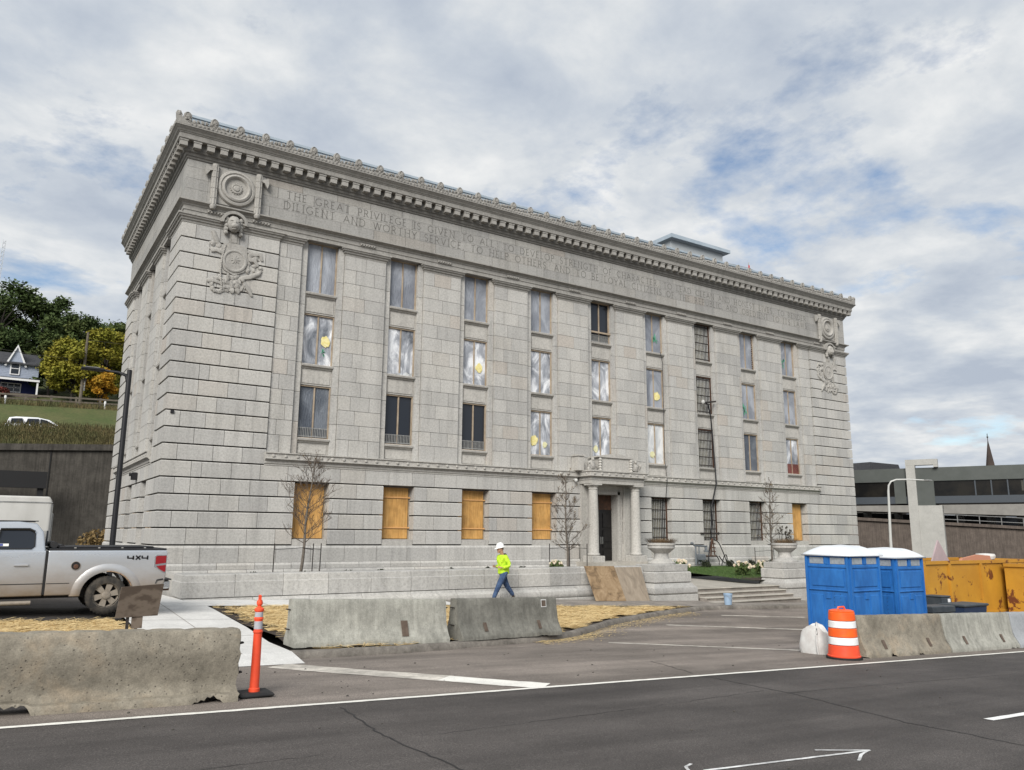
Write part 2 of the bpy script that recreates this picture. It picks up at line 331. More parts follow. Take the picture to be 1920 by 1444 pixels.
sheet('verge_soil', STRAW_R, 'soil', .10); sheet('verge_soil_beside_lot', STRAW_L, 'soil', .10)
def straw_sheet(name, poly, n, area, inset, label):
    bm = bmesh.new(); xs_ = np.arange(area[0], area[1], .16); ys_ = np.arange(area[2], area[3], .16); gv = {}
    def inside(x, y):
        w = .12*math.sin(x*3.1)+.1*math.sin(x*7.7+y*5)+.1*math.sin(y*9.1)
        return inpoly(x, y, poly) and all(inpoly(x+a, y+b, poly) for a, b in ((inset+w, 0), (-inset-w, 0), (0, inset+w), (0, -inset*.6-w)))
    def vert(x, y):
        k = (round(x, 3), round(y, 3))
        if k not in gv: gv[k] = bm.verts.new((x, y, G(x, y, .115+.018*math.sin(x*5.3+y*3)+.02*random.random())))
        return gv[k]
    for x in xs_:
        for y in ys_:
            if inside(x+.08, y+.08): bm.faces.new([vert(x, y), vert(x+.16, y), vert(x+.16, y+.16), vert(x, y+.16)])
    me = bpy.data.meshes.new(name); bm.to_mesh(me); bm.free(); me.materials.append(MATS['straw'])
    me.polygons.foreach_set('use_smooth', [True]*len(me.polygons))
    o = link(name, me, None, label=label, cat='straw', kind='stuff')
    q = []
    while len(q) < n:
        x, y = random.uniform(area[0], area[1]), random.uniform(area[2], area[3])
        if not inside(x, y) and (random.random() > .07 or not inpoly(x, y, poly)): continue
        a = random.uniform(0, math.pi*2); l = random.uniform(.05, .16); w = random.uniform(.003, .006); z = G(x, y, random.uniform(.12, .165)); dz = random.uniform(-.02, .035)
        dx, dy = math.cos(a)*l, math.sin(a)*l; px, py = -math.sin(a)*w, math.cos(a)*w
        q.append(((x-dx-px, y-dy-py, z), (x+dx-px, y+dy-py, z+dz), (x+dx+px, y+dy+py, z+dz+.002), (x-dx+px, y-dy+py, z+.002)))
    quads('straw_stalks', np.array(q), 'straw_blade', o, kind='stuff')
straw_sheet('straw_mulch', STRAW_R, 26000, (-.1, 15.7, -16.5, -9.0), .22, 'golden straw mulch spread behind the two middle barriers')
straw_sheet('straw_mulch', STRAW_L, 14000, (-9, -2.2, -16.8, -11.3), .1, 'golden straw mulch strip between the pickup truck and the left barrier')
sp_ = []
KD = dens_ = []
for i in range(1200):
    j = random.randint(5, 10); u_ = random.random(); x = KERB[j][0]+(KERB[j+1][0]-KERB[j][0])*u_; y = KERB[j][1]+(KERB[j+1][1]-KERB[j][1])*u_-abs(random.gauss(0, .3))-.05; a = random.uniform(.2, .9) if i % 2 else random.uniform(0, 6.28); l = random.uniform(.04, .12); w = .005; z = G(x, y, .012+.02*random.random()); dx, dy = math.cos(a)*l, math.sin(a)*l; px, py = -math.sin(a)*w, math.cos(a)*w
    sp_.append(((x-dx-px, y-dy-py, z), (x+dx-px, y+dy-py, z), (x+dx+px, y+dy+py, z), (x-dx+px, y-dy+py, z)))
quads('spilled_straw', np.array(sp_), 'straw_blade', None, label='loose straw spilled along the gutter below the kerb', cat='straw', kind='stuff')
kp = [(-.06, -.2), (-.06, .02), (-.03, .10), (.0, .125), (.12, .13), (.15, -.2)]
def kerb(name, path):
    k = MB(); L = [off(path, -e) for e, _ in kp]; n = len(kp); v = []
    for i in range(len(path)):
        for j in range(n):
            x, y = L[j][i]; v.append((x, y, G(x, y)+kp[j][1]+random.uniform(-.006, .006)))
    k.add(v, [(i*n+j, i*n+(j+1) % n, (i+1)*n+(j+1) % n, (i+1)*n+j) for i in range(len(path)-1) for j in range(n)]+[tuple(range(n)), tuple((len(path)-1)*n+j for j in range(n))])
    struct(name, k, 'kerb', smooth=40)
def dens(path, s=.35):
    o = []
    for a, b in zip(path, path[1:]):
        k = max(1, int(math.hypot(b[0]-a[0], b[1]-a[1])/s))
        o += [(a[0]+(b[0]-a[0])*i/k, a[1]+(b[1]-a[1])*i/k) for i in range(k)]
    return o+[path[-1]]
kerb('kerb', dens(KERB)); kerb('kerb_beside_lot', dens(LEFTK, 1.0))
# painted lines
def strip(name, pts, w, m, d=.006, jag=.004):
    L = off(pts, w/2); Q = off(pts, -w/2); k = MB(); v = []
    for a, b in zip(L, Q):
        j1, j2 = random.uniform(-jag, jag), random.uniform(-jag, jag)
        v += [(a[0], a[1]+j1, G(a[0], a[1], d)), (b[0], b[1]+j2, G(b[0], b[1], d))]
    k.add(v, [(2*i, 2*i+1, 2*i+3, 2*i+2) for i in range(len(pts)-1)]); return struct(name, k, m)
strip('edge_line', [(-40+i*.3, -20.87) for i in range(40)]+[(-28+i*.12, -20.87) for i in range(640)]+[(49, -20.87), (60, -20.87), (70, -20.87), (90, -20.87)], .10, 'paint_line', jag=.006)
for x in (5.52, 17.5, 29.5, -6.5, -18.5): strip('lane_dash', [(x+i*.2, -24.98) for i in range(16)], .11, 'paint_fresh')
strip('old_diagonal_stripe', dens([(-.75, -17.35), (.0, -18.4), (.9, -19.45), (1.65, -20.4)], .2), .56, 'paint_worn', .005, .03)
strip('old_diagonal_stripe', dens([(1.0, -19.6), (1.6, -20.35), (2.0, -20.78)], .1), .5, 'paint_line', .0075, .02)
for a, b, w in (((7.05, -16.07), (10.14, -18.85), .2), ((11.48, -13.33), (15.46, -14.92), .17), ((15.6, -11.6), (18.73, -12.48), .14)): strip('parking_stripe', dens([a, b], .25), w, 'paint_worn', .005, .02)
ar = MB()
strip('sprayed_arrow', dens([(.55, -25.12), (2.61, -25.31)], .08), .04, 'chalk', .006, .003); strip('sprayed_arrow_head', dens([(2.12, -25.06), (2.4, -25.2), (2.63, -25.31)], .06), .032, 'chalk', .0065, .003); strip('sprayed_arrow_head', dens([(2.6, -25.31), (2.38, -25.38), (2.13, -25.52)], .06), .028, 'chalk', .0067, .003)
strip('sprayed_mark', dens([(.62, -24.9), (.5, -24.95), (.4, -25.1)], .05), .03, 'chalk', .006, .003)
mat('tar', (.016, .015, .015), (.03, .028, .027), 14, .85)
def crack(pts, w):
    p = []
    for a, b in zip(pts, pts[1:]):
        k = int(math.hypot(b[0]-a[0], b[1]-a[1])/.11)
        p += [(a[0]+(b[0]-a[0])*i/k+random.gauss(0, .012), a[1]+(b[1]-a[1])*i/k+random.gauss(0, .012)) for i in range(k)]
    strip('road_crack', p, w, 'tar', .003, .004)
crack([(5.52, -19.1), (5.0, -20.75)], .018); crack([(4.98, -20.95), (4.85, -22.78), (4.38, -24.63), (4.36, -25.81), (4.3, -29)], .022); crack([(-1.17, -21.16), (-1.34, -22.72), (-1.28, -24.1), (-1.3, -27)], .024)
crack([(-1.0, -22.9), (2.4, -22.6), (4.8, -22.3)], .008); crack([(4.85, -22.6), (7.5, -22.7), (11, -22.9)], .010); crack([(-6, -23.3), (-2, -23.2)], .008)
# loose pebbles and debris
q = MB()
for i in range(90):
    x = random.uniform(-4, 14); y = random.uniform(-20.6, -17) if i % 3 else random.uniform(-25.5, -21); s = random.uniform(.006, .016)
    q.blob((x, y, G(x, y, s*.5)), s*1.3, s, s*.7, 5, 4, .3)
q.build('gravel_bits', 'ground_mat', None, label='scattered gravel bits on the asphalt', cat='gravel', kind='stuff')
# ------------------------------------------------------------------ the granite building
W, D, P, X1 = 40.906, 14.43, 3.7165, 5.584
BAY = [X1+P*i for i in range(9)]; LB = [3.5, 7.215, 10.93]; XC = W/2; GW = .6975
bld = thing('granite_building', 'four storey pale granite building with carved frieze inscription and boarded windows', 'building', (W/2, 0, -1.2))
MB().box(.55, W-.02, .55, D, -1.6, 15.4).build('wall_core', 'granite_plain', bld)
BL = []
def blk(path, prof, m='granite'):
    q = MB().sweep(path, prof); c = np.mean(np.array(q.v), 0); BL.append((q, c, m))
def rust(path, z0, z1): blk(path, [(-.45, z0+.048), (0, z0+.048), (0, z1-.035), (-.03, z1-.002), (-.45, z1-.002)])
def flat(path, z0, z1, e, d=.4, g=.008, m='granite'): blk(path, [(e-d, z0+g), (e, z0+g), (e, z1-g), (e-d, z1-g)], m)
def splits(a, b, L, o):
    js = [a]; x = a+((o-a) % L)
    while x < b-.32:
        if x > a+.32: js.append(x)
        x += L
    js.append(b); return list(zip(js, js[1:]))
JG = .008
def fx(a, b): return [(a+JG, 0), (b-JG, 0)]
def lx(a, b): return [(0, b-JG), (0, a+JG)]
def corner(k, z0, z1):
    l1, l2 = ((.52, 1.05), (1.05, .52))[k % 2]
    rust([(0, l1-JG), (0, 0), (l2-JG, 0)], z0, z1); rust([(W-l2+JG, 0), (W, 0), (W, l1)], z0, z1)
    return l1, l2
gop = [(c-GW, c+GW) for i, c in enumerate(BAY) if i != 4]+[(XC-1.02, XC+1.02)]; gop.sort()
lop = [(c-GW, c+GW) for c in LB]
def segs(a, b, ops):
    o = []; x = a
    for s, e in ops: o.append((x, s)); x = e
    return o+[(x, b)]
for k in range(20):
    z0, z1 = .6*k, .6*k+.6; l1, l2 = corner(k, z0, z1); o = .35*(k % 3)
    if k < 4: fs = segs(l2, W-l2, gop); ls = segs(l1, D, lop)
    elif k == 4: fs = [(l2, W-l2)]; ls = [(l1, D)]
    else: fs = [(l2, 3.7), (W-3.7, W-l2)]; ls = [(l1, 2.2), (D-2.2, D)]
    for a, b in fs:
        for s, e in splits(a, b, 1.06, o): rust(fx(s, e), z0, z1)
    for a, b in ls:
        for s, e in splits(a, b, 1.06, o): rust(lx(s, e), z0, z1)
# piers, jamb strips
pz = [3.5, 4.2]+[4.8+.6*i for i in range(13)]
fp = [(3.72, BAY[0]-.93)]+[(BAY[i]+.93, BAY[i+1]-.93) for i in range(8)]+[(BAY[8]+.93, W-3.72)]
lp = [(2.22, LB[0]-.93), (LB[0]+.93, LB[1]-.93), (LB[1]+.93, LB[2]-.93), (LB[2]+.93, D-2.22)]
for j, (z0, z1) in enumerate(zip(pz, pz[1:])):
    for n_, (a, b) in enumerate(fp+lp):
        f = fx if n_ < len(fp) else lx; w = b-a
        if w < .5: cuts = [a, b]
        elif w < 1.2: cuts = [a, a+w*(.5, .34, .66)[(j+n_) % 3], b]
        else: cuts = ([a, a+w*.5, b], [a, a+w*.27, a+w*.72, b], [a, a+w*.38, b])[(j*2+n_) % 3]
        for s, e in zip(cuts, cuts[1:]): flat(f(s, e), z0, z1, -.08)
sz = [3.5, 4.8, 6.0, 7.2, 8.4, 9.6, 10.8, 12.3]
for bays, f in ((BAY, fx), (LB, lx)):
    for c in bays:
        for z0, z1 in zip(sz, sz[1:]):
            for s in (-1, 1): flat(f(*sorted((c+s*.925, c+s*.655))), z0, z1, -.19, .3)
# frieze courses
fz = [12.9, 13.36, 13.79, 14.24, 14.53]
for j, (z0, z1) in enumerate(zip(fz, fz[1:])):
    for s, e in splits(.8, W-.8, 1.5, (.2, .9, .5, .0)[j]): flat(fx(s, e), z0, z1, 0, .3, .004, 'granite_upper')
    for s, e in splits(.8, D, 1.5, .4*j): flat(lx(s, e), z0, z1, 0, .3, .004, 'granite_upper')
    flat([(0, .8), (0, 0), (.8, 0)], z0, z1, 0, .3, .004, 'granite_upper'); flat([(W-.8, 0), (W, 0), (W, .8)], z0, z1, 0, .3, .004, 'granite_upper')
# stepped plinth, two visible courses of stones
for z0, z1, e, o in ((-.62, 0, .07, .2), (-.86, -.62, .16, .8), (-1.6, -.86, .24, .5)):
    pr = [(-.4, z0+.004), (e, z0+.004), (e, z1-.09), (e-.06, z1-.005), (-.4, z1-.005)]
    blk([(0, .9), (0, 0), (1.0, 0)], pr); blk([(W-1, 0), (W, 0), (W, .9)], pr)
    for s, e_ in splits(1.0, XC-1.75, 1.36, o)+splits(XC+1.75, W-1, 1.36, o): blk(fx(s, e_), pr)
    for s, e_ in splits(.9, D, 1.36, o): blk(lx(s, e_), pr)
CAM = np.array((-4.77, -30.26, .45))
def score(b):
    v = np.array(b[0].v); d = np.linalg.norm(b[1]-CAM); s = v.max(0)-v.min(0)
    return -(s[2]*max(s[0]*abs(b[1][1]-CAM[1])/d, s[1]*abs(b[1][0]-CAM[0])/d))/d**2
BL.sort(key=score)
for q, c, m in BL[:300]: q.build('stone_block', m, bld)
rest = {}
for q, c, m in BL[300:]: rest.setdefault(m, MB()).add(q.v, q.f)
me0 = MB()
for m in rest: me0.add(rest[m].v, rest[m].f)
o_ = me0.build('stone_blocks', 'granite', bld, kind='stuff', fix=True); n0 = len(rest['granite'].f); ks = list(rest)
if len(ks) > 1:
    o_.data.materials.append(MATS[ks[1] if ks[0] == 'granite' else ks[0]]); a0 = len(rest[ks[0]].f); gi = ks.index('granite')
    o_.data.polygons.foreach_set('material_index', [int((i >= a0) != (gi == 1)) for i in range(len(o_.data.polygons))])
# spandrels, sills
def sill(f, c, z, w, name='window_sill', e0=-.14):
    a, b = c-w, c+w
    MB().sweep(f(a, b), [(-.5, z-.17), (e0-.12, z-.17), (e0-.10, z-.11), (e0-.04, z-.10), (e0-.02, z-.09), (e0, z-.02), (e0-.02, z), (-.5, z+.012)]).build(name, 'granite_plain', bld)
for bays, f in ((BAY, fx), (LB, lx)):
    for i, c in enumerate(bays):
        for z0, z1 in ((3.5, 4.0), (6.33, 7.0), (9.3, 10.0)):
            s = MB().sweep(f(c-.66, c+.66), [(-.52, z0), (-.30, z0), (-.30, z1-.002), (-.52, z1-.002)])
            s.sweep(f(c-.58, c+.58), [(-.31, z0+.07), (-.275, z0+.07), (-.275, z1-.08), (-.31, z1-.08)]); s.build('spandrel', 'granite_plain', bld)
            sill(f, c, z1+.172, .655)
        if not (f is fx and i == 4):
            MB().sweep(f(c-GW, c+GW), [(-.5, .0), (-.03, .0), (-.03, .235), (-.5, .25)]).build('window_sill', 'granite_plain', bld)
# string course with rosettes
def scourse(path, name, ros):
    MB().sweep(path, [(-.3, 3.003), (.0, 3.003), (.0, 3.06), (.03, 3.08), (.035, 3.16), (.12, 3.235), (.17, 3.24), (.17, 3.27), (.14, 3.28), (.14, 3.44), (.19, 3.46), (.19, 3.50), (-.3, 3.525)]).build(name, 'granite_plain', bld)
    rm = MB()
    for x, y, ax in ros:
        if ax: rm.lathe([(.062, 0), (.055, .035), (.03, .05), (.0, .045)], (x, y, 3.36), 8, 'y')
        else:
            for k in range(1): rm.blob((x, y, 3.36), .04, .055, .055, 6, 4, 0)
    rm.build('rosettes', 'granite_plain', bld, kind='stuff')
scourse([(3.66, .0), (XC-1.79, .0)], 'string_course', [(3.95+.47*i, -.14, 1) for i in range(int((XC-1.79-4.1)/.47)+1)])
scourse([(XC+1.79, .0), (W-3.62, .0)], 'string_course', [(XC+2.05+.47*i, -.14, 1) for i in range(int((W-3.7-XC-2.05)/.47)+1)])
scourse([(0, D-2.2), (0, 2.2)], 'string_course', [(-.14, 2.45+.47*i, 0) for i in range(20)])
# pier capitals
cp = [(-.3, 12.0), (0, 12.0), (.015, 12.08), (.06, 12.10), (.075, 12.17), (.13, 12.19), (.14, 12.24), (.18, 12.26), (.18, 12.33), (-.3, 12.335)]
for a, b in fp[1:-1]: MB().sweep([(a, .3), (a, .08), (b, .08), (b, .3)], cp).build('pier_capital', 'granite_trim', bld)
for a, b in lp[1:-1]: MB().sweep([(.3, b), (.08, b), (.08, a), (.3, a)], cp).build('pier_capital', 'granite_trim', bld)
MB().sweep([(.2, 2.57), (.06, 2.57), (.06, 2.2), (0, 2.2), (0, 0), (3.7, 0), (3.7, .06), (BAY[0]-.93, .06), (BAY[0]-.93, .25)], cp).build('corner_capital', 'granite_trim', bld)
MB().sweep([(BAY[8]+.93, .25), (BAY[8]+.93, .06), (W-3.7, .06), (W-3.7, 0), (W, 0), (W, 2.2)], cp).build('corner_capital', 'granite_trim', bld)
MB().sweep([(0, D), (0, D-2.2), (.06, D-2.2), (.06, D-2.57), (.2, D-2.57)], cp).build('corner_capital', 'granite_trim', bld)
RING = [(0, D), (0, 0), (W, 0), (W, D)]
MB().sweep(RING, [(-.5, 12.34), (-.03, 12.34), (-.03, 12.50), (.0, 12.51), (.0, 12.68), (.03, 12.69), (.05, 12.74), (.15, 12.80), (.2, 12.82), (.2, 12.87), (-.5, 12.897)]).build('architrave', 'granite_trim', bld)
MB().sweep(RING, [(-.5, 12.9), (-.25, 12.9), (-.25, 14.55), (-.5, 14.55)]).build('frieze_backing', 'granite_grime_shade', bld)
for x in [1.2, 2.9]+[(a+b)/2 for a, b in fp[1:-1]]+[W-2.9, W-1.2]:
    q = MB().box(x-.36, x+.36, -.04, .02, 12.60, 12.66)
    for k in range(6): q.lathe([(.035, 0), (.045, -.06), (.0, -.065)], (x-.3+.12*k, -.035, 12.60), 6)
    q.build('guttae', 'granite_trim', bld)
MB().sweep(RING, [(-.5, 14.535), (.0, 14.535), (.035, 14.56), (.05, 14.62), (.09, 14.65), (.12, 14.74), (.17, 14.77), (.19, 14.84), (.2, 14.86), (.2, 15.115), (-.5, 15.115)]).build('bed_moulding', 'granite_grime_shade', bld)  # soot and the shade under the cornice both painted into this darker stone
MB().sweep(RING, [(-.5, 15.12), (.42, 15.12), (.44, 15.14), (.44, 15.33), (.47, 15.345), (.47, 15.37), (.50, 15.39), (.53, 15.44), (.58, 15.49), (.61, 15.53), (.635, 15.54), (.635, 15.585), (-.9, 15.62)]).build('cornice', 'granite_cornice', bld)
def modill():
    q = MB().box(-.135, .135, 0, .22, .0, .24).box(-.155, .155, -.02, .22, .19, .253); q.box(-.10, .10, .03, .20, -.018, .01); return q
mm = modill().mesh('modillion', 'granite_trim'); mml = modill(); mml.v = [(b_, a_, c_) for a_, b_, c_ in mml.v]; mml = mml.mesh('modillion_side', 'granite_trim')
nM = 85
for i in range(nM): link('modillion', mm, bld, (-.25+(W+.5)*i/(nM-1), -.385, 14.865))
for i in range(1, 30): link('modillion', mml, bld, (-.385, -.25+.489*i, 14.865))
# cresting and antefixes
cr = MB(); path = [(0, D), (0, 0), (W, 0), (W, D)]
cr.sweep(path, [(.40, 15.58), (.56, 15.58), (.57, 15.70), (.54, 15.80), (.46, 15.84), (.40, 15.83)])
for i in range(270):
    x = -.45+(W+.9)*i/269; h = .05*abs(math.sin(x*3.2))
    cr.blob((x, -.55, 15.80+h), .075, .06, .075, 6, 4, .35); cr.blob((x+.05, -.57, 15.68), .05, .035, .06, 6, 4, .35)
for i in range(95): y = -.4+(D+.2)*i/94; cr.blob((-.55, y, 15.80+.05*abs(math.sin(y*3.2))), .06, .075, .06, 6, 4, .25)
cr.build('cresting', 'granite_crest', bld)
def antefix():
    o = [(-.15, 0), (-.18, .06), (-.13, .13), (-.155, .23), (-.14, .325), (-.08, .40), (0, .43), (.08, .40), (.14, .325), (.155, .23), (.13, .13), (.18, .06), (.15, 0)]
    q = MB(); n = len(o)
    v = [(x, .06, z) for x, z in o]+[(x, -.02, z) for x, z in o]+[(x*.72, -.055, .02+z*.9) for x, z in o]+[(x*.3, -.03, .06+z*.8) for x, z in o]
    f = [tuple(range(n))]+[(r*n+i, r*n+(i+1) % n, (r+1)*n+(i+1) % n, (r+1)*n+i) for r in range(3) for i in range(n)]+[tuple(range(3*n, 4*n))]
    q.add(v, f)
    for a in (-.9, -.45, 0, .45, .9): q.tube([(0, -.05, .1), (math.sin(a)*.06, -.075, .1+math.cos(a)*.13), (math.sin(a)*.11, -.05, .1+math.cos(a)*.26)], [.012, .024, .012], 5)
    return q
am = antefix().mesh('antefix', 'granite_crest'); al = antefix(); al.v = [(b_, a_, c_) for a_, b_, c_ in al.v]; al = al.mesh('antefix_side', 'granite_crest')
nA = 43
for i in range(nA): link('antefix', am, bld, (-.62+.40+(W+.44)*i/(nA-1), -.53, 15.72))
for i in range(15): link('antefix', al, bld, (-.53, .9+.978*i, 15.72))
for x, s in ((-.47, -1), (W+.47, 1)):
    q = MB().prism([(x-s*.42, 15.6), (x-s*.1, 15.8), (x+s*.05, 16.05), (x+s*.14, 16.08), (x+s*.16, 15.95), (x+s*.10, 15.6)], -.62, -.42).prism([(-.42-.1, 15.6), (-.2, 15.8), (-.05, 15.62)], x-.1, x+.1, 'x')
    q.blob((x+s*.06, -.52, 15.98), .12, .14, .14, 8, 6, .1); q.build('corner_acroterion', 'granite_crest', bld)
rp = MB().sweep([(.0, D), (.0, .0), (W, .0), (W, D)], [(-.12, 15.6), (-.03, 15.6), (-.03, 16.24), (0.02, 16.25), (.02, 16.35), (-.18, 16.36)]); rp.build('roof_parapet', 'roof_metal', bld)
MB().box(.2, W-.2, .2, D, 15.5, 15.7).build('roof', 'roof_metal_dark', bld)
ph = MB().box(29.5, 34.2, 4.05, 6.6, 15.6, 18.98); ph = ph.build('penthouse', 'penthouse_panel', bld)
MB().prism([(29.2, 19.03), (34.6, 19.03), (34.6, 19.24), (29.2, 19.28)], 3.7, 6.9).build('fascia', 'roof_metal', ph); MB().box(29.3, 34.5, 3.8, 6.8, 18.985, 19.025).build('soffit', 'roof_metal_dark', ph)
rb = MB().tube([(34.6, 4.1, 18.5), (36.0, 3.4, 18.2)], .02, 4).tube([(36.0, 3.4, 16.4), (36.0, 3.4, 18.6)], .03, 5).tube([(36, 3.4, 18.2), (38.6, 1.5, 16.6)], .018, 4); rb.build('roof_rigging', 'iron_pale', bld)
mat('safety_red', (.5, .05, .05), None, rough=.6); MB().box(35.96, 36.06, 3.37, 3.41, 18.1, 18.4, .01).build('roof_tag', 'safety_red', bld)

# inscription: stroke font laid on flat, shade and dirt of cut letters painted dark
def arc(cx, cy, rx, ry, a0, a1, n=9): return [(cx+rx*math.cos(R(a0+(a1-a0)*i/n)), cy+ry*math.sin(R(a0+(a1-a0)*i/n))) for i in range(n+1)]
FONT = {'A': (.8, [[(0, 0), (.4, 1)], [(.4, 1), (.8, 0)], [(.16, .36), (.64, .36)]]), 'B': (.6, [[(.08, 0), (.08, 1)], [(.08, 1), (.3, 1)]+arc(.3, .77, .22, .23, 90, -90)+[(.08, .54)], [(.3, .54)]+arc(.32, .27, .27, .27, 90, -90)+[(.08, 0)]]),
 'C': (.85, [arc(.48, .5, .46, .5, 48, 312, 14)]), 'D': (.82, [[(.08, 0), (.08, 1)], [(.08, 1), (.32, 1)]+arc(.32, .5, .46, .5, 90, -90, 12)+[(.08, 0)]]), 'E': (.55, [[(.08, 0), (.08, 1)], [(.08, 1), (.5, 1)], [(.08, .52), (.42, .52)], [(.08, 0), (.52, 0)]]),
 'F': (.52, [[(.08, 0), (.08, 1)], [(.08, 1), (.5, 1)], [(.08, .52), (.42, .52)]]), 'G': (.88, [arc(.48, .5, .46, .5, 48, 318, 14)+[(.82, .42)], [(.6, .42), (.9, .42)]]), 'H': (.8, [[(.08, 0), (.08, 1)], [(.72, 0), (.72, 1)], [(.08, .52), (.72, .52)]]),
 'I': (.2, [[(.1, 0), (.1, 1)]]), 'L': (.52, [[(.08, 0), (.08, 1)], [(.08, 0), (.52, 0)]]), 'N': (.82, [[(.08, 0), (.08, 1)], [(.08, 1), (.74, 0)], [(.74, 0), (.74, 1)]]), 'O': (.95, [arc(.48, .5, .46, .5, 0, 360, 18)]),
 'P': (.58, [[(.08, 0), (.08, 1)], [(.08, 1), (.3, 1)]+arc(.3, .74, .25, .26, 90, -90)+[(.08, .48)]]), 'R': (.68, [[(.08, 0), (.08, 1)], [(.08, 1), (.3, 1)]+arc(.3, .74, .25, .26, 90, -90)+[(.08, .48)], [(.3, .48), (.68, 0)]]),
 'S': (.52, [arc(.27, .75, .22, .25, 30, 270, 9)+arc(.27, .25, .24, .25, 90, -150, 9)]), 'T': (.72, [[(.36, 0), (.36, 1)], [(0, 1), (.72, 1)]]), 'U': (.78, [[(.08, 1), (.08, .3)]+arc(.39, .3, .31, .3, 180, 360, 9)+[(.7, 1)]]), 'V': (.78, [[(0, 1), (.39, 0)], [(.39, 0), (.78, 1)]]),
 'W': (1.1, [[(0, 1), (.28, 0)], [(.28, 0), (.55, 1)], [(.55, 1), (.82, 0)], [(.82, 0), (1.1, 1)]]), 'Y': (.75, [[(0, 1), (.38, .48)], [(.75, 1), (.38, .48)], [(.38, .48), (.38, 0)]]), 'Z': (.7, [[(.02, 1), (.68, 1)], [(.68, 1), (.02, 0)], [(.02, 0), (.7, 0)]]), ',': (.15, [[(.1, .06), (.04, -.14)]]), '.': (.15, [[(.07, 0), (.07, .08)]]), ' ': (.62, [])}
def carve(text, x0, x1, z0, h):
    tot = sum(FONT[c][0]*h for c in text); gap = ((x1-x0)-tot)/(len(text)-1); q = MB(); x = x0
    for c in text:
        w, st = FONT[c]
        for pl in st:
            pl = [p_ for i_, p_ in enumerate(pl) if i_ == 0 or math.dist(p_, pl[i_-1]) > 1e-4]; pts = [(x+a*h, z0+b*h) for a, b in pl]; tk = .030 if abs(pl[0][0]-pl[-1][0]) < .5 and len(pl) == 2 or len(pl) > 3 else .022
            L = off(pts, tk/2); Q = off(pts, -tk/2)
            for i in range(len(pts)-1):
                q.add([(L[i][0], -.004, L[i][1]), (L[i+1][0], -.004, L[i+1][1]), (Q[i+1][0], -.004, Q[i+1][1]), (Q[i][0], -.004, Q[i][1])], [(0, 1, 2, 3)])
            if len(pl) == 2 and pl[0][0] == pl[1][0]:
                for px, pz in pts: q.add([(px-.05, -.005, pz-.011), (px+.05, -.005, pz-.011), (px+.05, -.005, pz+.011), (px-.05, -.005, pz+.011)], [(0, 1, 2, 3)])
        x += w*h+gap
    q.build('carved_inscription', 'granite_cut_shade', bld, fix=False, kind='stuff')
carve('THE GREAT PRIVILEGE IS GIVEN TO ALL, TO DEVELOP STRENGTH OF CHARACTER, TO LEAD CLEAN AND HONEST LIVES, TO RENDER', 3.85, 37.02, 13.87, .31)
carve('DILIGENT AND WORTHY SERVICE, TO HELP OTHERS, AND TO BE LOYAL CITIZENS OF THE REPUBLIC AND OBEDIENT TO ITS LAWS', 3.76, 37.05, 13.41, .32)

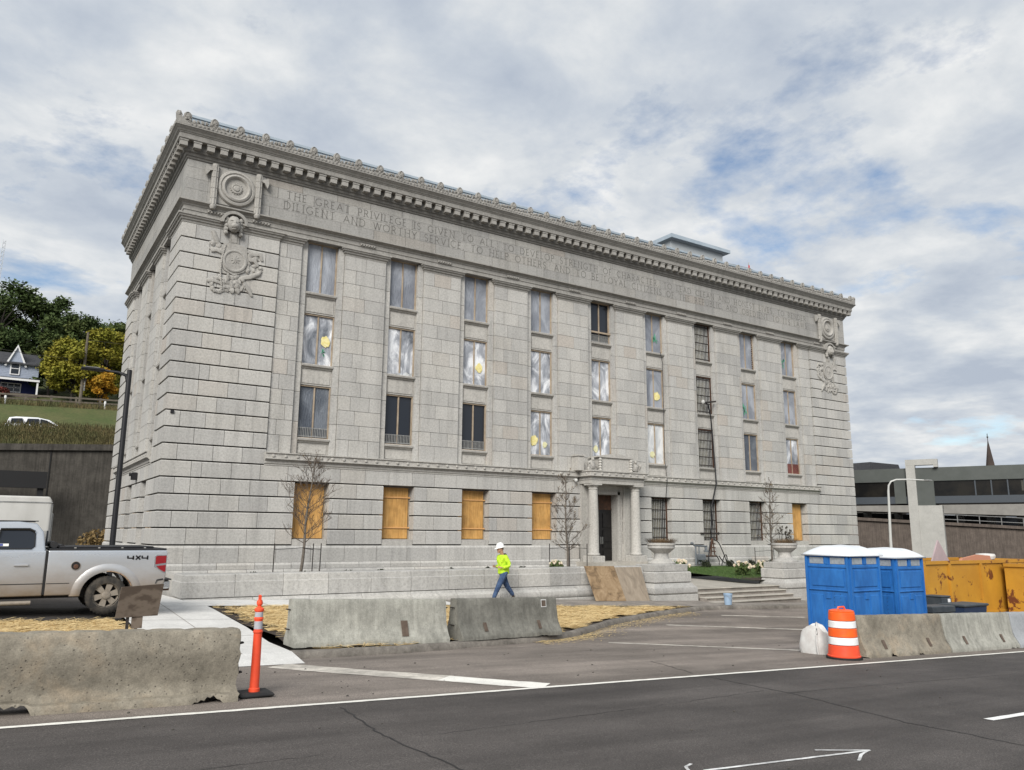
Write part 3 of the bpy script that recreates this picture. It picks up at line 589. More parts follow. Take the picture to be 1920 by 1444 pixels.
# corner ornaments: roundel, fasces, lion head under a hood, trophy of arms
def orn(mx):
    X = (lambda x: x) if not mx else (lambda x: W-x)
    c = X(1.85)
    rd = MB().box(c-.80, c+.80, -.05, .1, 12.98, 14.45)
    rd.lathe([(.74, 0), (.74, .04), (.70, .10), (.62, .12), (.60, .09), (.57, .08), (.55, .13), (.48, .16), (.43, .12), (.40, .04), (.22, .03), (.20, .08), (.16, .09), (.13, .07), (.10, .11), (0, .12)], (c, -.05, 13.72), 30, 'y')
    for k in range(16): a = 2*math.pi*k/16; rd.blob((c+.225*math.cos(a), -.09, 13.72+.225*math.sin(a)), .03, .03, .03, 5, 4, 0)
    for k in range(5): rd.blob((c-.12+.06*k, -.15, 13.26+.02*abs(k-2)), .05, .04, .05, 6, 4, .2)
    rd.build('roundel', 'granite_carved', bld, smooth=40)
    for s in (-1, 1):
        x = c+s*.84; q = MB().lathe([(.0, -.13), (.09, -.11), (.125, -.03), (.13, .02), (.115, .05), (.115, 1.6), (.125, 1.62), (.125, 1.72)], (x, -.12, 12.78), 14)
        for z in (13.1, 13.5, 13.95, 14.2): q.lathe([(.12, 0), (.135, .02), (.12, .04)], (x, -.12, z), 14)
        for k in range(8):
            a = 2*math.pi*k/8; q.tube([(x+.115*math.cos(a), -.12+.115*math.sin(a), 12.85), (x+.115*math.cos(a), -.12+.115*math.sin(a), 14.45)], .02, 4)
        q.prism([(x+s*.1, 14.32), (x+s*.22, 14.36), (x+s*.34, 14.42), (x+s*.38, 14.2), (x+s*.33, 14.0), (x+s*.27, 14.08), (x+s*.2, 14.2), (x+s*.1, 14.22)], -.2, -.06)
        q.build('fasces', 'granite_carved', bld, smooth=40)
    li = MB(); z = 12.22
    li.blob((c, -.16, z), .27, .2, .33, 12, 9, .05); li.blob((c, -.34, z-.12), .15, .12, .12, 10, 7, .03); li.blob((c, -.30, z+.0), .08, .14, .10, 8, 6, 0)
    for s in (-1, 1):
        li.blob((c+s*.12, -.31, z+.09), .07, .05, .035, 6, 5, 0); li.blob((c+s*.24, -.14, z+.16), .07, .08, .09, 7, 5, 0)
        for k in range(5): li.blob((c+s*(.27+.02*random.random()), -.12, z+.2-.14*k), .09, .10, .10, 7, 5, .15)
    li.blob((c, -.3, z-.24), .10, .09, .05, 8, 5, .05); li.build('lion_head', 'granite_carved', bld, smooth=45)
    ho = MB(); pts = [(c+.46*math.cos(R(a)), 12.22+.46*math.sin(R(a))) for a in range(-5, 186, 10)]
    for i, (r0, e) in enumerate(((.40, .25), (.46, .22))):
        A = [(c+r0*math.cos(R(a)), 12.22+r0*math.sin(R(a))) for a in range(0, 181, 9)]; B = [(c+(r0+.065)*math.cos(R(a)), 12.22+(r0+.065)*math.sin(R(a))) for a in range(0, 181, 9)]
        n = len(A); v = [(p_[0], -e, p_[1]) for p_ in A]+[(p_[0], -e, p_[1]) for p_ in B]+[(p_[0], .1, p_[1]) for p_ in A]+[(p_[0], .1, p_[1]) for p_ in B]
        ho.add(v, [(k_, k_+1, n+k_+1, n+k_) for k_ in range(n-1)]+[(k_, k_+1, 2*n+k_+1, 2*n+k_) for k_ in range(n-1)]+[(n+k_, n+k_+1, 3*n+k_+1, 3*n+k_) for k_ in range(n-1)])
    ho.build('hood_moulding', 'granite_trim', bld)
    q = MB(); m_ = (lambda x: X(x))
    # shield with rim and star, straps, banner folds, wreath, axe handle, chain
    sh = [(m_(1.55), 11.45), (m_(1.48), 10.75), (m_(1.62), 10.38), (m_(2.0), 10.2), (m_(2.38), 10.42), (m_(2.5), 10.8), (m_(2.42), 11.42), (m_(2.0), 11.5)]
    q.prism(sh, -.09, .05); cx, cz = m_(2.0), 10.85
    q.lathe([(.44, 0), (.46, .04), (.42, .07), (.37, .06), (.35, .02), (0, .03)], (cx, -.09, cz-.06), 24, 'y')
    for k in range(9): a = 2*math.pi*k/9; q.tube([(cx, -.13, cz), (cx+.2*math.cos(a)*random.uniform(.7, 1.1), -.12, cz+.2*math.sin(a)*random.uniform(.7, 1.1))], [.06, .02], 5)
    q.box(min(m_(1.74), m_(2.1)), max(m_(1.74), m_(2.1)), -.08, .04, 11.45, 11.95, .02); q.box(min(m_(1.82), m_(2.02)), max(m_(1.82), m_(2.02)), -.12, .04, 11.5, 11.85, .02)
    for pts in ([(1.12, 11.85), (1.25, 11.55), (1.38, 11.3)], [(1.1, 11.05), (1.3, 11.12), (1.5, 11.05), (1.6, 11.2)], [(2.45, 11.3), (2.7, 11.2), (2.95, 11.25), (3.05, 11.0)], [(2.5, 11.0), (2.75, 10.95), (2.9, 10.75)], [(1.05, 9.85), (1.3, 9.9), (1.55, 9.82)], [(2.3, 10.15), (2.6, 10.25), (2.95, 10.45), (3.05, 10.6)], [(2.4, 10.0), (2.6, 9.75), (2.75, 9.5)]):
        q.tube([(m_(a), -.03, b_) for a, b_ in pts], [.08]+[.10]*(len(pts)-2)+[.05], 6)
    for k in range(26):
        t_ = k/25; q.blob((m_(1.62-.12*math.sin(t_*3)), -.10, 11.35-1.75*t_), .035, .045, .05, 6, 4, .1)
    for k in range(22):
        a = 2*math.pi*k/22; q.blob((m_(1.45)+.24*math.cos(a), -.04, 9.75+.27*math.sin(a)), .085, .07, .075, 6, 5, .35)
    for k in range(34):
        x_, z_ = random.uniform(1.7, 2.45), random.uniform(9.5, 10.2)
        if z_ < 9.5+.55*abs(x_-2.05): continue
        q.blob((m_(x_), -.03, z_), random.uniform(.07, .13), .08, random.uniform(.09, .16), 6, 5, .4)
    for k in range(22): q.blob((m_(random.uniform(2.5, 3.0)), -.02, random.uniform(10.4, 11.2)), random.uniform(.06, .12), .07, random.uniform(.06, .12), 6, 5, .4)
    for k in range(8): q.blob((m_(random.uniform(1.12, 1.5)), -.02, random.uniform(11.1, 11.4)), random.uniform(.07, .12), .07, .09, 6, 5, .4)
    q.v = [(a, b_*.62 if b_ < 0 else b_, c__) for a, b_, c__ in q.v]
    q.build('carved_trophy', 'granite_carved', bld, smooth=50, label='carved relief of shield, chain and drapery')
orn(False); orn(True)
# ------------------------------------------------------------------ windows
def sheetgrid(c, z0, z1, y, w, amp, f, flipx=False):
    nx_, nz_ = 10, 16; v = []; ph = random.uniform(0, 9)
    for j in range(nz_+1):
        for i in range(nx_+1):
            u, t_ = i/nx_, j/nz_; e = math.sin(math.pi*u)**.5*math.sin(math.pi*t_)**.5
            d = amp*e*(math.sin(u*9+t_*5+ph)+.7*math.sin(u*4-t_*11+ph*2)+random.uniform(-.5, .5))
            v.append((c-w+2*w*u, t_, d))
    out = []
    for a, t_, d in v:
        z = z0+(z1-z0)*t_
        out.append((a, y+d, z) if f == 'f' else (y+d, a, z))
    q = MB().add(out, [(j*(nx_+1)+i, j*(nx_+1)+i+1, (j+1)*(nx_+1)+i+1, (j+1)*(nx_+1)+i) for j in range(nz_) for i in range(nx_)]); return q
def bx(q, f, a, b, y0, y1, z0, z1, bev=0): return q.box(a, b, y0, y1, z0, z1, bev) if f == 'f' else q.box(y0, y1, a, b, z0, z1, bev)
def flower(cx, cz, r, y, seedv):
    rr = random.Random(seedv); q = MB()
    for k in range(9):
        a0 = rr.uniform(0, 6.28); d = r*rr.uniform(0, .5) if k else 0; s = r*(.78 if k == 0 else rr.uniform(.25, .48)); n = 14; ox, oz = cx+d*math.cos(a0), cz+d*math.sin(a0); yy = y-.0015*k
        q.add([(ox+s*rr.uniform(.75, 1.15)*math.cos(6.283*i/n), yy, oz+1.15*s*rr.uniform(.75, 1.15)*math.sin(6.283*i/n)) for i in range(n)], [tuple(range(n))])
    return q
def leaves(cx, cz, s, y, sd):
    rr = random.Random(sd); q = MB()
    for k in range(9):
        a = rr.uniform(0, 6.28); l = s*rr.uniform(.5, 1); w = .025
        dx, dz = math.cos(a)*l, math.sin(a)*l*1.5
        q.add([(cx, y, cz), (cx+dx*.5-dz*.12, y, cz+dz*.5+dx*.12), (cx+dx, y, cz+dz), (cx+dx*.5+dz*.12, y, cz+dz*.5-dx*.12)], [(0, 1, 2, 3)])
    return q
def window(c, z0, z1, kind, f='f', w=.655, extra=()):
    q = MB(); y0, y1 = .33, .44
    if kind in ('grille',):
        fr = MB(); bx(fr, f, c-w, c-w+.05, y0, y1, z0, z1); bx(fr, f, c+w-.05, c+w, y0, y1, z0, z1); bx(fr, f, c-w+.05, c+w-.05, y0, y1, z1-.05, z1)
        o = fr.build('window', 'rust', bld, label='window with jail bars')
        p_ = MB(); bx(p_, f, c-w+.02, c+w-.02, .52, .535, z0, z1); p_.build('pane', 'interior_dark', o)
        back = MB(); bx(back, f, c-w+.05, c+w*.55, .49, .515, z0+.02, z1-.05); back.build('pale_backing', 'grille_backing', o)
        n = 11
        for k in range(n):
            x = c-w+.09+(2*w-.18)*k/(n-1); bb = MB().tube([(x, .40, z0), (x, .40, z1-.04)] if f == 'f' else [(.4, x, z0), (.4, x, z1)], .02, 5); bb.build('bar', 'iron_pale', o)
        nb = 5
        for k in range(nb): bb = MB(); zz_ = z0+.15+(z1-z0-.3)*k/(nb-1); bx(bb, f, c-w+.05, c+w-.05, .375, .425, zz_-.022, zz_+.022); bb.build('cross_bar', 'iron', o)
        return o
    fr = MB(); t_ = .042
    bx(fr, f, c-w, c-w+t_, y0, y1, z0, z1, .006); bx(fr, f, c+w-t_, c+w, y0, y1, z0, z1, .006); bx(fr, f, c-w+t_, c+w-t_, y0, y1, z1-t_, z1, .006); bx(fr, f, c-w+t_, c+w-t_, y0, y1, z0, z0+t_, .006)
    o = fr.build('window', 'frame_wood', bld)
    mu = MB(); bx(mu, f, c-.028, c+.028, .365, .42, z0+t_, z1-t_, .005); mu.build('mullion', 'frame_wood', o)
    if kind == 'plain': kind = 'dark'
    if kind == 'dark':
        p_ = MB(); bx(p_, f, c-w+t_, c+w-t_, .415, .43, z0+t_, z1-t_); p_.build('pane', 'glass_dark', o)
    else:
        sheetgrid(c, z0+t_*.7, z1-t_*.7, .405, w-t_*.7, .007 if kind != 'dim' else .006, f).build('plastic_sheet', 'plastic_'+kind, o, smooth=80, fix=False)
        if kind in ('dim', 'bright', 'white', 'dark_sheet'): pass
    for ex in extra:
        if ex[0] == 'flower': flower(c+ex[1], z0+ex[2], ex[3], .372, hash((round(c, 2), round(z0, 1))) % 1000).build('flower_painting', ex[4], o, fix=False)
        if ex[0] == 'leaf': leaves(c+ex[1], z0+ex[2], ex[3], .37, int(c*10+z0)).build('leaf_painting', 'green_paint', o, fix=False)
        if ex[0] == 'rail':
            rl = MB().box(c-w+.05, c+w-.05, .345, .36, z0+.08, z0+.11).box(c-w+.05, c+w-.05, .345, .36, z0+.42, z0+.44)
            for k in range(17): x = c-w+.09+(2*w-.18)*k/16; rl.box(x-.011, x+.011, .34, .363, z0+.06, z0+.45)
            rl.build('guard_rail', 'iron_pale', o)
        if ex[0] == 'ledge': MB().box(c-w-.01, c+w+.0, .24, .33, z0+.52, z0+.60).build('raised_ledge', 'frame_wood', o)
        if ex[0] == 'red': MB().box(c-w+.05, c+w-.05, .375, .385, z0+.05, z0+.62).build('red_lower_panel', 'plastic_red', o)
        if ex[0] == 'chain':
            ch = MB()
            for k in range(16): ch.blob((c+w-.16+.02*(k % 2), .31, z0+.1+(z1-z0-.2)*k/15), .035, .03, .05, 6, 4, .2)
            ch.build('rusty_chain', 'rust', o)
        if ex[0] == 'loose':
            q = MB(); n = 8
            q.add([(c-w+.1+(2*w-.2)*i/n, .30-.06*math.sin(i), z0+.02+.25*abs(math.sin(i*1.3))*(i/n)) for i in range(n+1)]+[(c-w+.1+(2*w-.2)*i/n, .34, z0-.03) for i in range(n+1)], [(i, i+1, n+2+i, n+1+i) for i in range(n)]); q.build('loose_plastic', 'plastic_white', o, fix=False)
    return o
ROWS = (((10.17, 12.34), ['dim', 'dim', 'dim', 'dim', 'dark', 'dim', 'grille', 'dim', 'dim']), ((7.17, 9.28), ['bright', 'bright', 'bright', 'bright', 'bright', 'dim', 'grille', 'dim', 'dim']), ((4.17, 6.31), ['murky', 'dark', 'dark', 'bright', 'bright', 'white', 'grille', 'murky', 'bright']))
EX = {(0, 4): [('rail',), ('ledge',)], (0, 5): [('leaf', .2, .75, .28)], (0, 7): [('chain',)], (0, 8): [('leaf', -.32, .85, .3)], (1, 0): [('flower', .33, 1.05, .27, 'yellow_paint'), ('leaf', .25, .55, .16)], (1, 1): [('loose',)], (1, 2): [('flower', .28, .85, .25, 'yellow_paint')], (1, 5): [('flower', .22, .65, .27, 'yellow_paint')], (1, 7): [('leaf', -.3, .6, .32)], (2, 0): [('rail',)], (2, 1): [('rail',)], (2, 2): [('rail',)], (2, 3): [('flower', -.36, .72, .27, 'yellow_paint'), ('flower', .28, .55, .16, 'pale_yellow')], (2, 4): [('flower', -.3, .55, .2, 'pale_yellow')], (2, 5): [('flower', -.2, .5, .22, 'pale_yellow')], (2, 8): [('red',)]}
for r, ((z0, z1), kinds) in enumerate(ROWS):
    for i, k in enumerate(kinds): window(BAY[i], z0, z1, k, extra=EX.get((r, i), ()))
    for c in LB: window(c, z0, z1, 'dark' if r else 'dim', 'l')
def boarded(c, mode):
    o = MB().box(c-GW, c-GW+.05, .42, .5, .25, 2.40).box(c+GW-.05, c+GW, .42, .5, .25, 2.40).box(c-GW+.05, c+GW-.05, .42, .5, 2.34, 2.40).build('window', 'frame_wood', bld, label='boarded ground floor window')
    a, b = c-GW+.03, c+GW-.03
    if mode == 0:
        MB().box(a, c+.02, .385, .405, .27, 2.38, .003).build('plywood_sheet', 'plywood', o); MB().box(c+.025, b-.05, .39, .41, .27, 2.38, .003).build('plywood_sheet', 'plywood', o)
    elif mode == 1:
        zs = [.27, .72, 1.97, 2.38]
        for z0, z1 in zip(zs, zs[1:]): MB().box(a, b-.06, .39, .41, z0+.004, z1-.004, .003).build('plywood_sheet', 'plywood', o)
        for z in zs[1:3]: MB().box(a-.02, b+.02, .35, .385, z-.03, z+.025, .004).build('batten', 'batten_wood', o)
    else:
        MB().box(a, b-.35, .39, .41, .27, 2.38, .003).build('plywood_sheet', 'plywood', o); MB().box(b-.345, b-.1, .395, .415, .27, 2.38, .003).build('plywood_sheet', 'plywood', o)
for i, m_ in ((0, 0), (1, 1), (2, 1), (3, 1), (8, 2)): boarded(BAY[i], m_)
for i in (5, 6, 7): window(BAY[i], .25, 2.42, 'grille', w=GW)
for c in LB: window(c, .25, 2.42, 'dark', 'l', w=GW)
# portico
po = bld
EW = 1.66
MB().box(XC-EW, XC+EW, -.92, .05, 2.90, 3.06, .004).build('portico_architrave', 'granite_plain', bld); MB().box(XC-EW-.02, XC+EW+.02, -.94, .05, 3.063, 3.20, .004).build('portico_architrave', 'granite_plain', bld)
PP = [(XC-EW, .0), (XC-EW, -.92), (XC+EW, -.92), (XC+EW, .0)]
MB().sweep(PP, [(-.4, 3.203), (.05, 3.205), (.12, 3.235), (.17, 3.24), (.17, 3.27), (.14, 3.28), (.14, 3.44), (.19, 3.46), (.19, 3.50), (-.4, 3.51)]).build('portico_cornice', 'granite_plain', bld)
MB().box(XC-EW+.3, XC+EW-.3, -.6, .05, 3.4, 3.53).build('portico_roof', 'granite_plain', bld)
q = MB()
for k in range(8): q.lathe([(.062, 0), (.055, .035), (.03, .05), (.0, .045)], (XC-EW+.1+(2*EW-.2)*k/7, -1.06, 3.36), 8, 'y')
for k in range(2): q.blob((XC-EW-.14, -.75+.45*k, 3.36), .04, .055, .055, 6, 4, 0)
q.build('rosettes', 'granite_plain', bld, kind='stuff')
for s in (-1, 1):
    x = XC+s*1.33; y = -.64
    co = MB().lathe([(.27, -.47), (.30, -.44), (.30, -.40), (.265, -.36), (.25, -.33), (.252, .6), (.245, 1.4), (.228, 2.1), (.212, 2.62), (.235, 2.63), (.235, 2.66), (.212, 2.67), (.212, 2.73), (.25, 2.75), (.285, 2.80), (.285, 2.82)], (x, y, 0), 28).build('column', 'granite_plain', bld, smooth=30)
    MB().box(x-.31, x+.31, y-.31, y+.31, 2.82, 2.895, .006).build('abacus', 'granite_plain', co); MB().box(x-.37, x+.37, y-.37, y+.37, -1.55, -.475, .02).build('pedestal', 'granite_plain', co)
    MB().box(XC+s*1.33-.28, XC+s*1.33+.28, -.12, .3, -1.5, 2.895).build('pilaster', 'granite_plain', bld)
    MB().prism([(XC+s*1.05, -1.2), (XC+s*.70, -1.2), (XC+s*.70, 2.45), (XC+s*1.05, 2.45)], .0, .53).build('door_jamb', 'granite_plain', bld)
    MB().box(min(XC+s*.70, XC+s*.86), max(XC+s*.70, XC+s*.86), -.06, .0, -.75, 2.60).build('door_surround', 'granite_plain', bld)
MB().box(XC-1.05, XC+1.05, -.02, .53, 2.45, 2.895).build('door_lintel', 'granite_plain', bld); MB().box(XC-.86, XC+.86, -.06, -.022, 2.45, 2.60).build('door_surround', 'granite_plain', bld)
dr = MB().box(XC-.70, XC+.70, .44, .52, -.75, 1.72).build('entrance_door', 'bronze_door', bld, label='tall black panelled entrance door')
for s in (-1, 1):
    for z0, z1 in ((-.62, -.25), (-.15, .1), (.18, .75), (.85, 1.55)): MB().box(XC+s*.36-.24, XC+s*.36+.24, .405, .44, z0, z1, .012).build('door_panel', 'bronze_door', dr)
    MB().box(XC+s*.06-.012, XC+s*.06+.012, .36, .44, .05, .4, .005).build('door_handle', 'iron_pale', dr)
MB().box(XC-.70, XC+.70, .42, .48, 1.72, 1.80).build('transom_bar', 'rust', dr); MB().box(XC-.70, XC+.70, .45, .50, 1.80, 2.45).build('transom_panel', 'rust', dr)
MB().box(XC-2.0, XC+2.0, -1.15, .7, -1.6, -.76).build('portico_floor', 'step_stone', bld)
# carved attic over the portico: tablet with low gable between eagles
at = MB().box(XC-1.0, XC+1.0, -.75, .0, 3.51, 4.18, .01).prism([(XC-1.12, 4.18), (XC+1.12, 4.18), (XC+1.12, 4.24), (XC, 4.42), (XC-1.12, 4.24)], -.82, .0)
for s in (-1, 1):
    for k in range(5): at.lathe([(.07, 0), (.1, .04), (.07, .08), (.06, .13)], (XC+s*.98, -.78, 3.52+.125*k), 10)
at.build('attic_tablet', 'granite_plain', bld, smooth=30)
for s in (-1, 1):
    q = MB(); cx = XC+s*1.38
    q.blob((cx, -.6, 3.78), .2, .2, .26, 9, 7, .15); q.blob((cx-s*.02, -.68, 4.06), .085, .1, .10, 8, 6, .05)
    for k in range(26):
        t_ = k/25; q.blob((cx+s*(-.22+.5*random.random()), -.62-.1*random.random(), 3.56+.34*random.random()), .07, .07, .085, 6, 4, .4)
    q.box(cx-.3, cx+.3, -.8, .0, 3.51, 3.56); q.build('carved_eagle', 'granite_carved', bld, smooth=50)
MB().box(18.35, 18.7, -.5, .0, 3.51, 4.2, .01).box(18.3, 18.75, -.55, .0, 4.2, 4.27).build('attic_pedestal', 'granite_plain', bld)
# small fittings on the building
fl = MB().box(-.22, -.01, 5.1, 5.4, 2.55, 2.85, .02).box(-.3, -.2, 5.15, 5.35, 2.7, 2.82, .01); tag(fl.build('flood_light', 'black_paint', None), 'small black flood light on the left side wall of the granite building', 'light')
mat('camera_white', (.5, .5, .48), None, rough=.4)
tag(MB().blob((18.45, -.2, 3.05), .09, .09, .09, 12, 8, 0).box(18.4, 18.5, -.2, .02, 3.08, 3.14).build('dome_camera', 'camera_white', None, smooth=60), 'white dome security camera under the string course beside the portico', 'camera')
tag(MB().box(.18, .30, -.05, .0, 4.68, 4.8, .01).build('wall_vent', 'black_paint', None), 'small black vent box on the left corner of the granite building', 'vent')
# ------------------------------------------------------------------ terrace, steps, urns, planting
YW = -7.5
tw = thing('terrace_wall', 'low granite terrace wall running in front of the building to the entrance steps', 'wall', (9, YW, -1.4))
def twall(owner, x0, x1, j0, end_left):
    js = splits(x0, x1, 1.33, j0)
    for n_, (a, b) in enumerate(js):
        pa = [(a+.006, YW), (b-.006, YW)]
        if n_ == 0 and end_left: pa = [(a, YW+1.2), (a, YW), (b-.006, YW)]
        MB().sweep(pa, [(-.5, -1.26), (.06, -1.26), (.06, -.86), (.03, -.835), (.02, -.68), (.0, -.655), (-.5, -.65)]).build('stone_block', 'granite_warm', owner)
    for n_, (a, b) in enumerate(splits(x0, x1, 1.6, j0+.5)):
        pa = [(a+.006, YW), (b-.006, YW)]
        if n_ == 0 and end_left: pa = [(a, YW+1.2), (a, YW), (b-.006, YW)]
        MB().sweep(pa, [(-.5, -1.66), (.16, -1.66), (.2, -1.62), (.22, -1.53), (.20, -1.44), (.14, -1.39), (.08, -1.36), (.04, -1.28), (-.5, -1.28)]).build('torus_stone', 'granite_warm', owner, smooth=35)
        MB().sweep(pa, [(-.5, -2.9), (.22, -2.9), (.22, -1.685), (.2, -1.67), (-.5, -1.67)]).build('base_stone', 'granite_warm', owner)
twall(tw, -.35, 15.9, .98, True)
MB().box(-.35, -.1, -6.3, -1.0, -1.6, -.72).build('return_wall', 'granite_plain', tw)
def pier(x0, x1, label, urn_label, ux):
    p_ = thing('stone_pier', label, 'pier', ((x0+x1)/2, YW, -1.9), 'stone piers beside the entrance steps')
    y0, y1 = YW-.5, YW+.6
    for z0, z1, e, cb in ((-.86, -.60, -.04, .02), (-1.27, -.865, .05, .035), (-2.9, -1.69, .22, .01)):
        MB().box(x0-e, x1+e, y0-e, y1+e, z0, z1, cb).build('stone_block', 'granite_warm', p_)
    MB().sweep([(x0, y1), (x0, y0), (x1, y0), (x1, y1), (x0, y1)], [(-.4, -1.68), (.16, -1.68), (.21, -1.63), (.22, -1.53), (.2, -1.44), (.12, -1.38), (.06, -1.28), (-.4, -1.28)], cap=False).build('torus_stone', 'granite_warm', p_, smooth=35)
    u = thing('stone_urn', urn_label, 'urn', (ux, YW+.1, -.6), 'stone urns on the piers')
    MB().lathe([(.53, 0), (.53, .05), (.50, .08), (.42, .12), (.30, .2), (.27, .28), (.27, .40), (.30, .42), (.33, .44), (.46, .55), (.52, .6), (.52, .70), (.55, .71), (.55, .78), (.48, .80), (.44, .72), (.0, .72)], (ux, YW+.1, -.598), 32).build('bowl', 'granite_warm', u, smooth=30)
    MB().lathe([(.44, .0), (.2, .03), (0, .02)], (ux, YW+.1, .125), 16).build('soil', 'soil', u)
    return u
pier(16.05, 17.85, 'granite pier with stone urn left of the entrance steps, behind the plywood sheets', 'round stone urn on the pier left of the entrance steps', 17.0)
pier(23.4, 25.7, 'granite pier with stone urn right of the entrance steps, beside the blue toilets', 'round stone urn on the pier right of the entrance steps', 24.3)
tw2 = thing('terrace_wall', 'granite terrace wall continuing behind the blue portable toilets', 'wall', (33, YW, -1.9)); twall(tw2, 25.92, 41.5, .3, False)
mat('dry_plant', (.16, .10, .06), (.24, .17, .09), 14, .9); mat('dead_flower', (.05, .045, .035), None, rough=.9)
def tuft(name, label, cat, c, n, h, r, m, group=None, lean=.5):
    q = []
    for i in range(n):
        a = random.uniform(0, 6.28); d = r*math.sqrt(random.random()); x, y = c[0]+d*math.cos(a), c[1]+d*math.sin(a); hh = h*random.uniform(.5, 1)
        lx_, ly_ = random.gauss(0, lean*.3)*hh+math.cos(a)*d*.6, random.gauss(0, lean*.3)*hh+math.sin(a)*d*.6; w = .008; b_ = a+1.57
        q.append(((x-w*math.cos(b_), y-w*math.sin(b_), c[2]), (x+w*math.cos(b_), y+w*math.sin(b_), c[2]), (x+lx_+.002, y+ly_, c[2]+hh), (x+lx_-.002, y+ly_, c[2]+hh)))
    return quads(name, np.array(q), m, None, label=label, cat=cat, group=group)
tuft('dry_grass_clump', 'brown dried grass in the left stone urn', 'plant', (17.0, YW+.1, .13), 900, .26, .42, 'dry_plant')
pl = thing('potted_plant', 'dried grass and dead flower stalks in the right stone urn', 'plant', (24.3, YW+.1, .13))
o_ = tuft('dry_grass', None, None, (24.3, YW+.1, .13), 700, .3, .42, 'dry_plant'); o_.parent = pl; o_.matrix_parent_inverse = Matrix.Translation(-pl.location)
q = MB()
for i in range(16):
    a = random.uniform(0, 6.28); x, y = 24.3+.35*math.cos(a)*random.random(), YW+.1+.3*math.sin(a); h = random.uniform(.45, .75); ex = random.gauss(0, .12)
    q.tube([(x, y, .13), (x+ex*.4, y, .13+h*.6), (x+ex, y, .13+h)], .007, 4); q.blob((x+ex, y, .15+h), .035, .035, .05, 6, 4, .3)
    for k in range(3): q.blob((x+ex*.6+random.gauss(0, .05), y+random.gauss(0, .03), .13+h*random.uniform(.5, .9)), .03, .012, .02, 5, 4, .3)
q.build('stalks', 'dead_flower', pl)
# steps and walk
st = thing('entrance_steps', 'wide stone entrance steps between the two urn piers', 'steps', (20.4, -8.4, -2.0))
for i in range(4):
    z = -1.52-.145*i; y0 = -7.55-.36*i; MB().box(18.1, 23.15, y0-.345, -6.2 if i == 0 else y0+.05, z-.6, z-.046).build('riser', 'concrete_walk', st); q = MB(); q.box(18.1, 23.15, y0-.39, (-6.2 if i == 0 else y0+.03), z-.045, z, .01)
    q.build('step', 'step_stone', st)
wk = MB().add([(18.0, -6.2, -1.525), (23.2, -6.2, -1.525), (22.6, -1.1, -1.42), (18.2, -1.1, -1.42)], [(0, 1, 2, 3)]); struct('entrance_walk', wk, 'step_stone')
bed = MB().add([(-.1, -7.1, -.92), (18.1, -7.1, -.92), (18.1, -.1, -1.12), (-.1, -.1, -1.12)], [(0, 1, 2, 3)]).box(18.1, 18.2, -7.1, -.9, -1.7, -.94); struct('planting_bed', bed, 'soil')
LW = lambda x, y: -1.05-.045*(-y)
lw = MB(); gx = [22.6+i*.9 for i in range(22)]; gy = [-7.1, -5, -3, -.1]; lw.add([(x, y, LW(x, y)) for y in gy for x in gx], [(j*22+i, j*22+i+1, (j+1)*22+i+1, (j+1)*22+i) for j in range(3) for i in range(21)]); struct('lawn', lw, 'lawn')
gb = []
for i in range(30000):
    x, y = random.uniform(22.6, 34), random.uniform(-6.3, -.9); a = random.uniform(0, 3.14); h = random.uniform(.03, .075); z = LW(x, y); w = .008
    dx, dy = math.cos(a)*w, math.sin(a)*w; l1, l2 = random.gauss(0, .02), random.gauss(0, .02)
    gb.append(((x-dx, y-dy, z), (x+dx, y+dy, z), (x+l1+.001, y+l2, z+h), (x+l1-.001, y+l2, z+h)))
quads('lawn_grass', np.array(gb), 'grass_blade', None, label='short green lawn grass right of the entrance walk', cat='grass', kind='stuff')
struct('mulch_bed', MB().add([(22.62, -7.1, -1.36), (27.5, -7.1, -1.36), (26.5, -6.0, -1.31), (22.9, -5.6, -1.285)], [(0, 1, 2, 3)]), 'soil')
mat('leaf_green', (.05, .085, .022), (.09, .12, .035), 6, .7); mat('petal', (.62, .58, .44), (.50, .38, .28), 12, .8); mat('shrub_dark', (.012, .018, .008), (.025, .03, .012), 9, .9)
def leafcloud(c, r, n, s, m, name, parent, squash=1, **k):
    p_ = np.random.normal(size=(n, 3)); p_ /= np.linalg.norm(p_, axis=1)[:, None]; p_ *= (np.random.random(n)**.4)[:, None]*np.array((r, r, r*squash)); p_ += np.array(c)
    a = np.random.normal(size=(n, 3)); a /= np.linalg.norm(a, axis=1)[:, None]; b = np.cross(a, np.random.normal(size=(n, 3))); b /= np.linalg.norm(b, axis=1)[:, None]
    sz = s*np.random.uniform(.6, 1.3, (n, 1)); return quads(name, np.stack((p_-a*sz, p_+b*sz*.5, p_+a*sz, p_-b*sz*.5), 1), m, parent, **k)
def hydrangea(c, label, s=1):
    t_ = thing('hydrangea', label, 'flowering shrub', c, 'hydrangeas in the planting beds')
    leafcloud((c[0], c[1], c[2]+.3*s), .38*s, 420, .07, 'leaf_green', 'foliage', t_, .8)
    for k in range(17):
        a = random.uniform(0, 6.28); e = random.uniform(.1, 1.2); r = .40*s
        x = (c[0]+r*math.cos(a)*math.cos(e), c[1]+r*math.sin(a)*math.cos(e), c[2]+.3*s+r*.85*math.sin(e)); MB().blob(x, .056*s, .056*s, .065*s, 7, 6, .35).build('flower_head', 'petal', t_)
hydrangea((20.95, -4.4, -1.3), 'hydrangea with cream flower heads beside the left stone pier and the walk', 1.15)
hydrangea((24.1, -5.2, -1.28), 'hydrangea with cream flower heads in the middle of the lawn edge')
hydrangea((25.45, -5.2, -1.28), 'hydrangea with cream flower heads next to the right stone pier')
hydrangea((13.6, -5.2, -.93), 'small hydrangea at the foot of the bare sapling left of the portico', .7)
